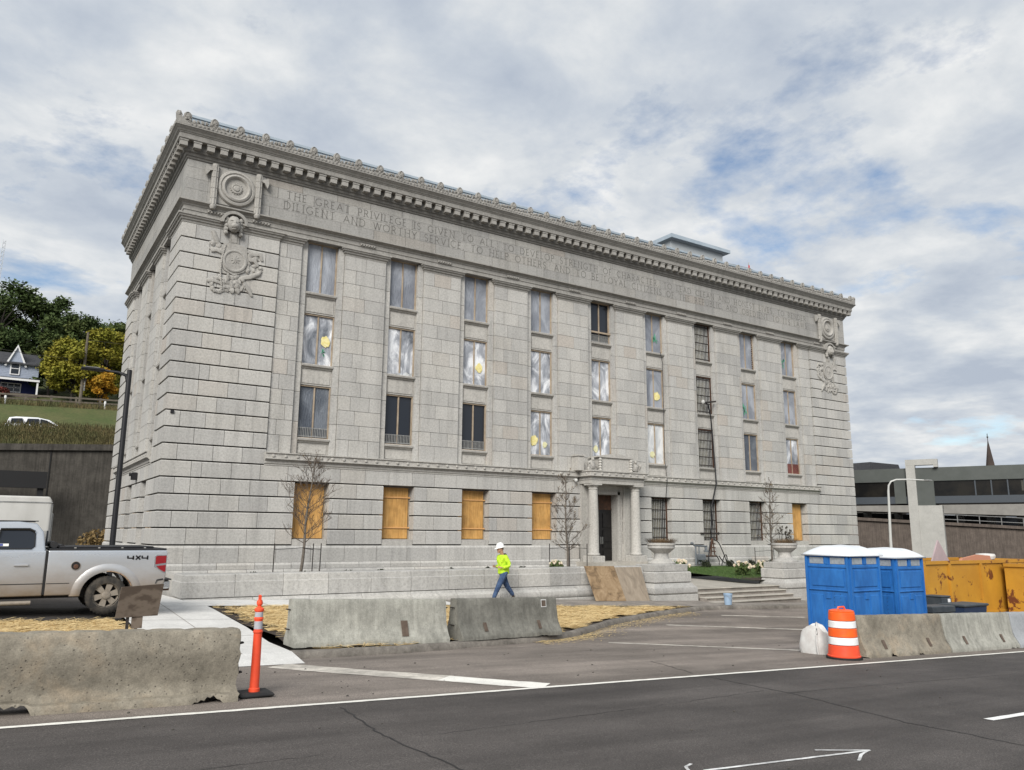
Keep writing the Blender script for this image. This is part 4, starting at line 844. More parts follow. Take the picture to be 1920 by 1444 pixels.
WHERE = ('left of the leftmost young tree', 'at the foot of the leftmost young tree', 'just right of the leftmost young tree', 'below the second boarded window', 'left of the walking worker', 'behind the walking worker', 'right of the walking worker')
for i, (x, y) in enumerate(((2.0, -5.6), (3.7, -5.3), (5.0, -5.6), (6.1, -5.6), (8.9, -5.4), (10.4, -5.4), (11.9, -5.4))):
    leafcloud((x, y, -.83), .18, 160, .06, 'shrub_dark', 'low_shrub', None, .8, label='small dark low shrub over the terrace wall, '+WHERE[i], cat='shrub', group='low shrubs behind the terrace wall')
for i, (x, y) in enumerate(((24.2, -1.3), (26.0, -1.2), (27.8, -1.2), (29.4, -1.2), (30.9, -1.2))):
    leafcloud((x, y, LW(x, y)+.15), .26, 200, .06, 'shrub_dark', 'low_shrub', None, .8, label=('nearest', 'second', 'third', 'fourth', 'farthest')[i]+' small dark clipped shrub from the portico along the foot of the plinth', cat='shrub', group='low shrubs along the plinth')
mat('bark', (.10, .085, .07), (.15, .13, .11), 12, .9); mat('twig', (.075, .06, .05), (.11, .085, .065), 9, .9); mat('autumn_leaf', (.14, .10, .04), (.20, .13, .05), 9, .8)
def sapling(base, h, label, lean, leafn=40, spread=1.0, clear=.35):
    t_ = thing('sapling', label, 'tree', base, 'young bare trees in the terrace beds')
    B = Vector(base); n = 14; tr = []
    for i in range(n+1):
        s = i/n; tr.append(B+Vector((lean[0]*s+.03*math.sin(s*9), lean[1]*s, h*s)))
    MB().tube(tr, [.052*(1-.85*i/n)+.006 for i in range(n+1)], 7).build('trunk', 'bark', t_, smooth=60)
    br = MB(); tips = []
    def grow(p, d, l, r, lev):
        pts = [p]; k = 4
        for i in range(k):
            d = (d+Vector((random.gauss(0, .12), random.gauss(0, .12), random.gauss(.07, .08)))).normalized(); pts.append(pts[-1]+d*l/k)
        br.tube(pts, [max(.0045, r*(1-.7*i/k)) for i in range(k+1)], 4, cap=False); tips.extend(pts[2:])
        if lev > 0:
            for i in range(random.randint(4, 6)):
                j = random.randint(1, k); dd = (d+Vector((random.gauss(0, .6), random.gauss(0, .6), random.gauss(.1, .35)))).normalized(); grow(pts[j], dd, l*random.uniform(.35, .6), r*.5, lev-1)
    for i in range(30):
        s = clear+(1-clear)*(i+random.random())/30; p = tr[min(n, int(s*n))]; a = i*2.4+random.random(); e = .35+.6*s
        l = (1.15-.75*s)*spread*random.uniform(.7, 1.15)*(h/3.6)
        grow(p, Vector((math.cos(a)*math.cos(e), math.sin(a)*math.cos(e), math.sin(e))), l, .016*(1.25-s), 2)
    br.build('branches', 'twig', t_, fix=False)
    pp = np.array([tuple(random.choice(tips)) for _ in range(leafn)])
    a = np.random.normal(size=(leafn, 3)); a /= np.linalg.norm(a, axis=1)[:, None]; b = np.cross(a, np.random.normal(size=(leafn, 3))); b /= np.linalg.norm(b, axis=1)[:, None]
    quads('leaves', np.stack((pp-a*.035, pp+b*.02, pp+a*.035, pp-b*.02), 1), 'autumn_leaf', t_)
    return t_
sapling((3.95, -4.0, -1.0), 3.95, 'bare young tree in front of the first boarded window', (.32, .1), 30, 1.15, .3)
sapling((15.05, -4.0, -1.0), 3.9, 'bare young tree left of the portico columns', (-.05, .1), 130, .75, .22)
sapling((28.85, -3.0, -1.18), 4.4, 'bare young tree right of the gas meter, near the last boarded window', (.1, 0), 130, .75, .3)
def stakes(pts, tree, z, label):
    t_ = thing('tree_stakes', label, 'stakes', (tree[0], tree[1], z), 'stake sets holding the young trees')
    for x, y in pts:
        MB().tube([(x, y, z-.1), (x+random.gauss(0, .01), y, z+1.08)], .019, 5).build('stake', 'iron', t_)
        MB().tube([(x, y, z+.88), ((x+tree[0])/2, (y+tree[1])/2, z+.9), (tree[0]+.03, tree[1], z+.94)], .009, 4).build('strap', 'black_paint', t_)
stakes([(3.05, -4.0), (4.25, -4.3), (4.65, -3.9)], (3.97, -4.0), -.95, 'three thin dark stakes strapped to the leftmost young tree')
stakes([(14.15, -4.0), (14.85, -4.4), (16.05, -4.0)], (15.05, -4.0), -.95, 'three thin dark stakes strapped to the young tree left of the portico')
stakes([(27.6, -3.0), (28.55, -3.4)], (28.85, -3.0), -1.15, 'two thin dark stakes strapped to the young tree right of the gas meter')
# gas meter, hoses
mat('meter_grey', (.12, .135, .15), (.17, .185, .2), 6, .5, metal=.2)
gm = thing('gas_meter', 'grey gas meter with pipes and valves on the plinth right of the portico', 'gas meter', (26.2, -.55, -1.1))
MB().tube([(25.75, -.5, .08), (25.95, -.5, -.02), (26.7, -.5, -.05), (26.72, -.5, -.3)], .045, 7).tube([(26.0, -.5, -.02), (26.0, -.5, -1.0)], .045, 7).tube([(26.25, -.5, -.04), (26.25, -.5, -.95)], .035, 7).tube([(26.0, -.5, -.8), (26.9, -.5, -.85)], .03, 6).build('pipes', 'meter_grey', gm, smooth=50)
MB().box(26.1, 26.55, -.68, -.36, -.78, -.45, .05).build('meter_body', 'meter_grey', gm); MB().lathe([(0, 0), (.15, .01), (.16, .08), (0, .1)], (26.75, -.55, -.35), 14, 'z').lathe([(.05, 0), (.05, .25), (.1, .27), (0, .3)], (26.75, -.55, -.3), 10).build('regulator', 'meter_grey', gm, smooth=40)
MB().blob((25.75, -.5, .1), .09, .09, .07, 8, 6, 0).build('vent_cap', 'meter_grey', gm)
hs = thing('sprinkler_pipe_stack', 'brown pipe fittings with black hoses coiled around them below the barred window', 'pipework', (27.1, -.7, -1.2))
MB().tube([(27.0, -.6, -.55), (27.15, -.6, .33)], .04, 7).tube([(26.85, -.6, -.55), (27.12, -.6, .35)], .03, 6).tube([(27.3, -.6, -.5), (27.18, -.6, .35)], .03, 6).tube([(26.55, -.6, -.55), (27.45, -.6, -.55)], .04, 6).build('fitting', 'rust', hs)
for z in (-.3, -.1, .1): MB().tube([(27.1, -.6, z), (27.35, -.62, z-.03)], .03, 6).build('nozzle', 'rust', hs)
for pts in ([(27.2, -.6, .3), (27.55, -.65, .15), (27.85, -.7, -.4), (28.15, -.75, -1.1), (28.3, -.8, -1.2)], [(26.95, -.65, .2), (26.75, -.7, -.4), (26.7, -.75, -.9), (26.9, -.8, -1.2), (27.3, -.8, -1.15), (27.45, -.75, -.8), (27.3, -.7, -.5)], [(27.5, -.7, -.55), (27.85, -.75, -.9), (28.05, -.75, -.75), (28.0, -.75, -.5), (27.85, -.72, -.6), (27.6, -.75, -1.1), (27.5, -.8, -1.2)]):
    d = []
    P_ = [Vector(p_) for p_ in pts]; P_ = [P_[0]]+P_+[P_[-1]]
    for i in range(1, len(P_)-2):
        for k in range(6):
            u = k/6; a, b, c_, d_ = P_[i-1:i+3]; d.append(.5*((2*b)+(c_-a)*u+(2*a-5*b+4*c_-d_)*u*u+(3*b-a-3*c_+d_)*u**3))
    MB().tube(d, .028, 6).build('hose', 'black_paint', hs, smooth=60)
cb = MB().tube([(27.2, -.5, .3), (27.6, -.12, .7), (27.8, -.10, 2.2), (28.05, -.22, 3.3), (28.1, -.12, 4.4), (28.05, -.1, 5.6), (27.95, -.1, 7.0), (27.8, -.12, 7.5), (27.65, -.12, 7.75)], .04, 7)
tag(cb.build('riser_hose', 'black_paint', None, smooth=60), 'long black hose climbing the facade to the barred third floor window', 'hose')
tag(MB().tube([(24.42, -.06, 2.4), (24.42, -.2, 3.3), (24.45, -.03, 4.4), (24.5, -.02, 9.6), (24.42, .05, 10.2)], .018, 5).build('cable', 'black_paint', None), 'thin dark cable hanging down the facade beside the sixth window column', 'cable')
bk = thing('wall_spout', 'metal spout bracket at the barred window with white joint', 'bracket', (27.7, .1, 7.8)); MB().tube([(27.6, .1, 7.75), (28.5, .0, 7.9)], .05, 7).build('arm', 'iron', bk); MB().blob((27.62, .1, 7.8), .1, .1, .12, 8, 6, .1).build('joint', 'camera_white', bk)
bk = thing('wall_spout', 'metal spout bracket at the barred ground floor window above the hoses', 'bracket', (27.2, -.1, .6)); MB().tube([(26.9, -.05, .62), (28.2, -.1, .62)], .05, 7).build('arm', 'iron', bk); MB().blob((28.2, -.1, .62), .06, .06, .08, 8, 6, .1).build('joint', 'iron', bk)
# leaning boards, bucket
def slab(name, label, x0, x1, yb, yt, zb, zt, th, m, skew=0, cat='board', g='plywood sheets leaning on the terrace wall'):
    dy, dz = yt-yb, zt-zb; l = math.hypot(dy, dz); ny, nz = dz/l*th, -dy/l*th
    v = [(x0, yb, zb), (x1, yb, zb-.0345*(x1-x0)), (x1+skew, yt, zt-.02), (x0+skew, yt, zt)]; v += [(a, b+ny, c+nz) for a, b, c in v]
    return tag(MB().add(v, [(0, 1, 2, 3), (7, 6, 5, 4), (0, 4, 5, 1), (1, 5, 6, 2), (2, 6, 7, 3), (3, 7, 4, 0)]).build(name, m, None), label, cat, g)
slab('plywood_sheet', 'large stained plywood sheet leaning against the terrace wall, foremost of two', 12.98, 14.35, -8.35, -7.83, -1.76, -.60, .018, 'plywood_stained', -.1)
slab('plywood_sheet', 'scuffed plywood sheet leaning against the terrace wall, behind and right of the other', 13.6, 15.6, -8.22, -7.76, -1.79, -.66, .018, 'plywood_worn', .0)
bu = thing('bucket', 'pale blue plastic bucket standing before the entrance steps', 'bucket', (18.0, -9.75, G(18, -9.75, .12)))
mat('bucket_blue', (.26, .36, .48), (.30, .40, .52), 4, .5); mat('paper_white', (.75, .75, .74), None, rough=.7)
bz = G(18, -9.75, .122); MB().lathe([(.125, 0), (.15, .36), (.165, .36), (.165, .40), (.145, .40), (.12, .03), (0, .03)], (18, -9.75, bz), 22).build('shell', 'bucket_blue', bu, smooth=40)
for z in (.30, .34): MB().lathe([(.15, 0), (.162, .005), (.162, .015), (.15, .02)], (18, -9.75, bz+z), 22).build('rim_ring', 'bucket_blue', bu)
MB().lathe([(.137, .06), (.151, .26)], (18, -9.75, bz), 6, a0=R(-70), a1=R(-20)).build('paper_sticker', 'paper_white', bu, fix=False); MB().tube([(17.84, -9.75, bz+.38), (17.9, -9.93, bz+.25), (18, -9.97, bz+.2), (18.1, -9.93, bz+.25), (18.16, -9.75, bz+.38)], .005, 4).build('handle', 'iron_pale', bu)
# ------------------------------------------------------------------ concrete barriers
from mathutils import noise as mnoise
def vnoise(x, y, z): return math.sin(x*7.3+y*3.1)*.5+math.sin(x*15.1+z*11.7+1.3)*.3+math.sin(y*19+z*23+x*31)*.2
def barrier(label, x0, y0, L, ang, m, chip, dz=.0, foot=.30, kneeh=.27, top=.085, H=.81, group='concrete barriers along the street'):
    """jersey barrier; (x0,y0) is the middle of its left end, L its length along ang"""
    t_ = thing('concrete_barrier', label, 'barrier', (x0, y0, G(x0, y0, dz)), group)
    half = [(foot, 0), (foot, .06), (foot-.01, .09), (foot-.12, kneeh), (foot-.15, kneeh+.10), (top+.035, H*.72), (top+.015, H-.03), (top, H)]
    prof = []
    def sub(a, b, n): return [(a[0]+(b[0]-a[0])*i/n, a[1]+(b[1]-a[1])*i/n) for i in range(n)]
    side = []
    for a, b in zip(half, half[1:]): side += sub(a, b, max(1, int(math.hypot(b[0]-a[0], b[1]-a[1])/.05)))
    side.append(half[-1]); prof = [(-a, b) for a, b in side]+[(0, H+.004)]+[(a, b) for a, b in side[::-1]]
    n = len(prof); k = int(L/.035); v = []; ca, sa = math.cos(ang), math.sin(ang); sd = random.uniform(0, 50)
    for i in range(k+1):
        s = L*i/k; en = min(s, L-s)
        for j, (e, z) in enumerate(prof):
            d = vnoise(s+sd, e, z)*.003
            lift = 0; pull = 1
            if z < .12:
                c_ = max(0, mnoise.fractal((s*2.3+sd, .3, 0), .8, 2.1, 5)-.08)*chip*1.7; lift = min(.10, c_*.12*random.uniform(.7, 1.3))*(1-z/.12); pull = 1-min(.22, c_*.3)
            if en < .05: pull *= 1-(.05-en)*(.6+chip*abs(vnoise(sd, z*3, 1)))
            if z > H-.05: d -= chip*.012*max(0, vnoise(s*2+sd, 3, 1))
            ee = e*pull+(d if e > 0 else -d); se = s+(chip*.02*vnoise(z*4+sd, e, 2) if en < .01 else 0)
            xx, yy = x0+ca*se-sa*ee, y0+sa*se+ca*ee; v.append((xx, yy, G(x0+ca*se, y0+sa*se, dz)+z+lift+(d if z > H-.05 else 0)))
    q = MB().add(v, [(i*n+j, i*n+j+1, (i+1)*n+j+1, (i+1)*n+j) for i in range(k) for j in range(n-1)]+[tuple(range(n)), tuple(k*n+j for j in range(n))])
    b_ = q.build('body', m, t_, smooth=50)
    for s in (.0, L):
        d = -1 if s == 0 else 1
        for z in (.28, .62):
            px, py = x0+ca*(s+d*.0), y0+sa*(s+d*.0); zz_ = G(px, py, dz)+z
            MB().tube([(px-ca*d*.03+sa*.03, py-sa*d*.03-ca*.03, zz_), (px+ca*d*.07+sa*.03, py+sa*d*.07-ca*.03, zz_+.02), (px+ca*d*.07-sa*.03, py+sa*d*.07+ca*.03, zz_+.02), (px-ca*d*.03-sa*.03, py-sa*d*.03+ca*.03, zz_)], .011, 5).build('rebar_loop', 'iron', t_)
    return t_, (lambda s, e, z: (x0+ca*s-sa*e, y0+sa*s+ca*e, G(x0+ca*s, y0+sa*s, dz)+z))
mat('stain_dark', (.085, .06, .045), (.12, .09, .07), 8, .9); mat('spray_pink', (.34, .16, .12), (.26, .2, .15), 14, .9)
def patch(t_, f, s0, s1, z0, z1, e, m, name='dark_patch'):
    # slots in the barrier face, set just proud of it
    a = [f(s0, e(z0), z0), f(s1, e(z0), z0), f(s1+.01, e(z1), z1), f(s0+.01, e(z1), z1)]; MB().add(a, [(0, 1, 2, 3)]).build(name, m, t_, fix=False)
bA, fA = barrier('big weathered tan concrete barrier with chipped bottom edge at the left, nearest the camera', -5.2, -20.08, 3.08, 0, 'concrete_barrier', .95, foot=.25, kneeh=.10, top=.13)
bB, fB = barrier('pale grey concrete barrier with scratches standing on the straw behind the kerb', -.12, -15.85, 3.12, R(.5), 'concrete_barrier_pale', .25, .13)
bC, fC = barrier('darker concrete barrier behind which the worker walks', 3.3, -15.7, 3.05, R(12.5), 'concrete_barrier_dark', .2, .13)
bD, fD = barrier('tan concrete barrier with broken foot beside the orange drum', 10.18, -20.08, 3.08, 0, 'concrete_barrier', .8)
bE, fE = barrier('pale tan concrete barrier, middle one in front of the yellow dumpster', 13.3, -20.08, 3.0, 0, 'concrete_barrier_pale', .3)
bF, fF = barrier('bluish grey concrete barrier at the right edge of the photo', 16.34, -20.08, 3.0, 0, 'concrete_barrier_grey', .1)
mat('sticker_white', (.6, .6, .58), None, rough=.6)
ez = lambda z: -np.interp(z, [0, .09, .27, .37, .58, .78, .81], [.305, .30, .19, .16, .13, .105, .1])
for t_, f in ((bC, fC), (bD, fD), (bE, fE)):
    for s in (.65, 2.3): patch(t_, f, s, s+.10, .16, .33, lambda z: ez(z)-.004, 'stain_dark', 'lifting_slot')
patch(bB, fB, 2.1, 2.24, .14, .42, lambda z: ez(z)-.004, 'stain_dark', 'rust_streak')
eA = lambda z: -np.interp(z, [0, .09, .12, .2, .58, .78, .81], [.25, .24, .135, .17, .17, .15, .14])-.006
patch(bC, fC, 2.5, 2.68, .60, .77, lambda z: ez(z)-.006, 'sticker_white', 'sticker_frame'); patch(bC, fC, 2.52, 2.66, .62, .75, lambda z: ez(z)-.009, 'stain_dark', 'sticker')
# ------------------------------------------------------------------ delineator, drum, bag
mat('orange_plastic', (.80, .085, .03), (.68, .07, .028), 4, .45, spec=.4); mat('orange_bright', (.88, .13, .015), (.80, .10, .015), 5, .45); mat('reflective_grey', (.42, .42, .45), (.36, .36, .39), 30, .35); mat('reflective_white', (.80, .80, .80), (.70, .70, .70), 9, .5); mat('rubber', (.013, .013, .014), (.02, .02, .02), 9, .8)
dx, dy = -1.86, -20.02; dz = G(dx, dy)
t_ = thing('delineator_post', 'orange channelizer post with two grey reflective bands on a black base', 'traffic post', (dx, dy, dz))
MB().box(dx-.20, dx+.20, dy-.18, dy+.18, dz+.002, dz+.055, .02).build('base', 'rubber', t_)
MB().lathe([(.066, .05), (.066, .09), (.057, .10), (.051, .74), (.059, .75), (.059, .765), (.05, .775), (.05, .90), (.058, .905), (.058, .92), (.049, .93), (.049, 1.0), (.058, 1.01), (.058, 1.03), (.045, 1.045), (.024, 1.055), (.022, 1.07), (.036, 1.085), (.038, 1.11), (.03, 1.135), (.0, 1.15)], (dx, dy, dz), 22).build('tube', 'orange_plastic', t_, smooth=30)
MB().box(dx-.011, dx+.011, dy-.033, dy+.033, dz+1.09, dz+1.20, .008).build('handle', 'orange_plastic', t_)
for z0, z1, r0 in ((.79, .885, .0515), (.935, .995, .0505)): MB().lathe([(r0, z0), (r0-.001, z1)], (dx, dy, dz), 22, cap=False).build('reflective_band', 'reflective_grey', t_, smooth=60, fix=False)
dx, dy = 9.62, -20.22; dz = G(dx, dy)
t_ = thing('traffic_drum', 'orange and white striped traffic drum at the end of the right barriers', 'traffic drum', (dx, dy, dz))
dp = [(.34, .0), (.34, .05)]; MB().lathe(dp, (dx, dy, dz), 12).build('rubber_base', 'rubber', t_)
secs = [(.055, .27, .30, .283, 'orange_plastic'), (.275, .42, .28, .275, 'reflective_white'), (.425, .59, .272, .265, 'orange_bright'), (.595, .73, .262, .257, 'reflective_white'), (.735, .90, .254, .245, 'orange_bright')]
for z0, z1, r0, r1, m_ in secs: MB().lathe([(r0-.02, z0), (r0, z0+.012), (r1, z1-.012), (r1-.012, z1)], (dx, dy, dz), 28).build('band', m_, t_, smooth=35)
MB().lathe([(.31, .04), (.315, .07), (.29, .09), (.27, .10)], (dx, dy, dz), 28).build('skirt', 'orange_plastic', t_, smooth=35)
MB().lathe([(.235, .895), (.24, .92), (.18, .94), (0, .945)], (dx, dy, dz), 24).build('lid', 'orange_bright', t_, smooth=35); MB().tube([(dx-.12, dy, dz+.93), (dx-.09, dy, dz+.99), (dx+.09, dy, dz+.99), (dx+.12, dy, dz+.93)], .018, 6).build('handle', 'orange_bright', t_)
mat('woven_white', (.62, .62, .60), (.52, .50, .48), 5, .75, .08, 120, .3, 25)
bx0, by0 = 10.0, -19.3; bz = G(bx0, by0); t_ = thing('bulk_bag', 'white woven bulk bag with straps slumped behind the traffic drum', 'bag', (bx0, by0, bz))
q = MB(); v = []; n = 28; hs_ = (0, .08, .2, .32, .44, .5)
for j, z in enumerate(hs_):
    for i in range(n):
        a = 2*math.pi*i/n; r = .30/max(abs(math.cos(a)), abs(math.sin(a)))**.6*(1+.05*math.sin(z*9)+random.uniform(-.035, .035))*(1-.16*(j/5)**2); v.append((bx0+r*math.cos(a)*.78, by0+r*math.sin(a), bz+z+random.uniform(-.02, .02)*(j > 0)+.09*math.sin(a*2+1)*(j/5)))
v.append((bx0, by0, bz+.38)); q.add(v, [(j*n+i, j*n+(i+1) % n, (j+1)*n+(i+1) % n, (j+1)*n+i) for j in range(5) for i in range(n)]+[(5*n+i, 5*n+(i+1) % n, 6*n) for i in range(n)]); q.build('sack', 'woven_white', t_, smooth=60)
ln = [(bx0-.26, by0-.24, bz+.02), (bx0-.27, by0-.23, bz+.2), (bx0-.25, by0-.22, bz+.4), (bx0-.2, by0-.2, bz+.52), (bx0-.12, by0-.14, bz+.6), (bx0-.02, by0-.06, bz+.62), (bx0+.08, by0+.02, bz+.57), (bx0+.14, by0+.08, bz+.48), (bx0+.17, by0+.1, bz+.42)]
MB().tube(ln, .018, 6).build('strap', 'woven_white', t_, smooth=60)
# ------------------------------------------------------------------ portable toilets
mat('toilet_blue', (.017, .115, .36), (.026, .155, .45), 1.6, .48, spec=.4, fine=.12, fs=7, st=(2, 2, .7)); mat('toilet_roof', (.58, .61, .64), (.68, .70, .72), 2, .5); mat('vent_grey', (.30, .33, .36), (.22, .25, .28), 20, .6)
def toilet(x, y, label):
    s = 1.2; z0 = G(x, y); zt = z0+2.05; t_ = thing('portable_toilet', label, 'portable toilet', (x+s/2, y+s/2, z0), 'portable toilets')
    MB().box(x+.03, x+s-.03, y+.03, y+s-.03, z0+.10, zt, .02).build('cabin', 'toilet_blue', t_); MB().box(x-.02, x+s+.02, y-.02, y+s+.02, z0, z0+.10, .02).build('skid', 'rubber', t_)
    def face(q, ax, a0, a1, z0_, z1_, d, bev=.012):
        if ax == 'y': q.box(x+a0, x+a1, y+.03-d, y+.04, z0_, z1_, bev)
        elif ax == 'x': q.box(x+.03-d, x+.04, y+a0, y+a1, z0_, z1_, bev)
        elif ax == 'X': q.box(x+s-.04, x+s-.03+d, y+a0, y+a1, z0_, z1_, bev)
        else: q.box(x+a0, x+a1, y+s-.04, y+s-.03+d, z0_, z1_, bev)
    for ax in 'yxXY':
        q = MB(); face(q, ax, .03, .09, z0+.1, zt, .03); face(q, ax, s-.09, s-.03, z0+.1, zt, .03); face(q, ax, .095, s-.095, zt-.30, zt-.23, .02); face(q, ax, .18, s-.18, zt-.72, zt-.33, .018, .016); face(q, ax, .095, s-.095, zt-.82, zt-.785, .028)
        face(q, ax, .10, s-.10, zt-.055, zt-.005, .02); face(q, ax, s/2-.05, s/2+.05, zt-.23, zt-.06, .02)
        face(q, ax, .16, s/2-.14, z0+.2, zt-.9, .016, .014); face(q, ax, s/2+.14, s-.16, z0+.2, zt-.9, .016, .014); face(q, ax, s/2-.06, s/2+.06, zt-1.0, zt-.85, .02)
        q.build('wall_panel', 'toilet_blue', t_)
        for a0, a1 in ((.14, s/2-.09), (s/2+.09, s-.14)):
            q = MB(); face(q, ax, a0, a1, zt-.215, zt-.065, .008, .004); q.build('vent', 'vent_grey', t_)
    # translucent domed roof with rounded lobes
    v = []; n = 18
    for j in range(n+1):
        for i in range(n+1):
            u, w = -1+2*i/n, -1+2*j/n; h = .21*(1-abs(u)**3.2)**.7*(1-abs(w)**3.2)**.7+.012*math.cos(u*9)*math.cos(w*5)*(1-u*u)*(1-w*w); v.append((x+s/2+u*(s/2+.045), y+s/2+w*(s/2+.045), zt+.0+h))
    q = MB().add(v, [(j*(n+1)+i, j*(n+1)+i+1, (j+1)*(n+1)+i+1, (j+1)*(n+1)+i) for j in range(n) for i in range(n)]); q.box(x-.045, x+s+.045, y-.045, y+s+.045, zt-.035, zt+.004, .006); q.build('roof', 'toilet_roof', t_, smooth=60)
    for k in range(12):
        MB().blob((x-.002, y+.28+.16*(k % 2), z0+.75+.085*(k//2)), .006, .008, .008, 5, 4, 0).build('rivet', 'rubber', t_)
toilet(11.5, -19.2, 'blue portable toilet with white roof, nearer of the two, behind the traffic drum')
toilet(13.3, -19.2, 'blue portable toilet with white roof, farther of the two, beside the yellow dumpster')
# ------------------------------------------------------------------ dumpsters and bins
m, t, b = newmat('dumpster_yellow'); b.inputs['Roughness'].default_value = .55; p = pos(t)
rs = ramp(t, noise(t, p, 1.7, 8, .68, .6), ((.565, 0), (.60, 1)))
c = mixc(t, ramp(t, noise(t, p, .9, 5, .6), ((.35, 0), (.65, 1))), (.50, .255, .026), (.40, .19, .02)); c = mixc(t, ramp(t, noise(t, pos(t, (5, 5, .6)), 1, 5, .6), ((.5, 0), (.8, .4))), c, (.36, .18, .03))
t.links.new(mixc(t, rs, c, (.13, .038, .012)), b.inputs['Base Color'])
def dumpster(x0, x1, y0, y1, label, ribs, h):
    z0 = min(G(x0, y0), G(x1, y0)); zt = G(x0, y0)+h; t_ = thing('dumpster', label, 'dumpster', ((x0+x1)/2, (y0+y1)/2, z0), 'yellow roll-off dumpsters')
    q = MB().box(x0, x1, y0, y0+.04, z0+.1, zt-.08).box(x0, x1, y1-.04, y1, z0+.1, zt-.08).box(x0, x0+.04, y0+.04, y1-.04, z0+.1, zt-.08).box(x1-.04, x1, y0+.04, y1-.04, z0+.1, zt-.08).box(x0, x1, y0, y1, z0+.05, z0+.1); q.build('tub', 'dumpster_yellow', t_)
    MB().sweep([(x0, y1), (x0, y0), (x1, y0), (x1, y1), (x0, y1)], [(-.06, zt-.10), (.05, zt-.10), (.05, zt), (-.06, zt)], cap=False).build('top_rail', 'dumpster_yellow', t_)
    for x in ribs: MB().box(x-.045, x+.045, y0-.07, y0-.002, z0+.1, zt-.105, .008).build('rib', 'dumpster_yellow', t_)
    MB().box(x0, x1, y0-.05, y0-.003, z0+.62, z0+.70, .008).build('side_rail', 'dumpster_yellow', t_); MB().box(x0-.05, x0-.003, y0+.01, y1-.01, z0+.62, z0+.7, .008).build('end_rail', 'dumpster_yellow', t_)
    return t_, z0, zt
d1, z0, zt = dumpster(18.6, 25.2, -16.75, -14.4, 'rust spotted yellow dumpster directly behind the portable toilets', (18.7, 20.1, 21.95, 23.8, 25.1), 2.05)
d2, z02, zt2 = dumpster(23.1, 28.6, -19.0, -16.95, 'ribbed yellow dumpster with striped edge at the right edge of the photo', [23.17+.42*i for i in range(14)], 2.05)
mat('stripe_black', (.04, .05, .04), None, rough=.6)
for k in range(6): MB().add([(23.13, -19.075, z02+.35+.28*k), (23.21, -19.075, z02+.45+.28*k), (23.21, -19.075, z02+.6+.28*k), (23.13, -19.075, z02+.5+.28*k)], [(0, 1, 2, 3)]).build('hazard_stripe', 'stripe_black', d2, fix=False)
mat('pink_board', (.42, .33, .34), (.36, .29, .30), 3, .8); mat('orange_board', (.48, .22, .14), None, rough=.8)
tag(MB().prism([(21.0, zt-.5), (22.7, zt-.5), (21.75, zt+.62)], -15.6, -15.55).build('foam_panel', 'pink_board', None), 'pinkish board corner sticking up out of the rusty dumpster', 'board')
tag(MB().prism([(22.4, zt-.3), (24.6, zt-.3), (24.4, zt+.10), (23.6, zt+.14), (22.6, zt+.02)], -15.9, -15.8).build('debris_board', 'orange_board', None), 'reddish scrap board lying along the top of the rusty dumpster', 'board')
tag(MB().lathe([(.28, -.3), (.28, .12), (.22, .16), (.3, .18), (.33, .28), (.3, .36), (0, .38)], (25.1, -15.4, zt2-.1), 14).build('scrap_vent', 'concrete_new', None, smooth=35), 'pale sheet metal vent hood on top of the dumpster rubbish', 'scrap')
mat('bin_grey', (.035, .043, .05), (.05, .058, .065), 5, .5); mat('bin_blue', (.02, .035, .075), None, rough=.45)
x, y = 17.6, -17.7; z = G(x, y)+.34; tag(MB().box(x-.45, x+.45, y-.4, y+.4, z-.34, z-.20, .01).box(x-.42, x+.42, y-.37, y+.37, z-.19, z-.03, .01).build('pallet', 'bin_grey', None), 'low dark pallet under the wheeled trash bin', 'pallet'); t_ = thing('wheelie_bin', 'dark grey wheeled trash bin standing right of the portable toilets', 'trash bin', (x, y, z))
MB().add([(x-.16, y-.2, z+.05), (x+.16, y-.2, z+.05), (x+.16, y+.2, z+.05), (x-.16, y+.2, z+.05), (x-.21, y-.26, z+.72), (x+.21, y-.26, z+.72), (x+.21, y+.26, z+.72), (x-.21, y+.26, z+.72)], [(3, 2, 1, 0), (4, 5, 6, 7), (0, 1, 5, 4), (1, 2, 6, 5), (2, 3, 7, 6), (3, 0, 4, 7)]).build('tub', 'bin_grey', t_)
MB().box(x-.23, x+.23, y-.28, y+.28, z+.725, z+.77, .015).build('lid', 'bin_grey', t_); MB().box(x-.235, x+.235, y-.285, y-.262, z+.58, z+.715, .01).build('rim', 'bin_grey', t_); MB().box(x+.05, x+.17, y-.292, y-.286, z+.6, z+.69).build('paper_sticker', 'paper_white', t_)
for s in (-1, 1): MB().lathe([(.09, -.025), (.09, .025)], (x+s*.19, y+.19, z+.09), 14, 'x').build('wheel', 'rubber', t_)
for k, (x, y, l) in enumerate(((15.55, -18.6, 'folded stack of dark grey crates behind the right barriers, left one'), (16.15, -18.55, 'folded stack of dark grey crates behind the right barriers, right one'))):
    z = G(x, y); t_ = thing('crate_stack', l, 'crates', (x, y, z))
    for j in range(5): MB().box(x-.28, x+.28, y-.28, y+.28, z+.01+.18*j, z+.175+.18*j, .02).build('crate', 'bin_grey', t_)
x, y = 17.75, -18.35; z = G(x, y); t_ = thing('plastic_tote', 'dark blue plastic tote with lid in front of the dumpster', 'tote', (x, y, z))
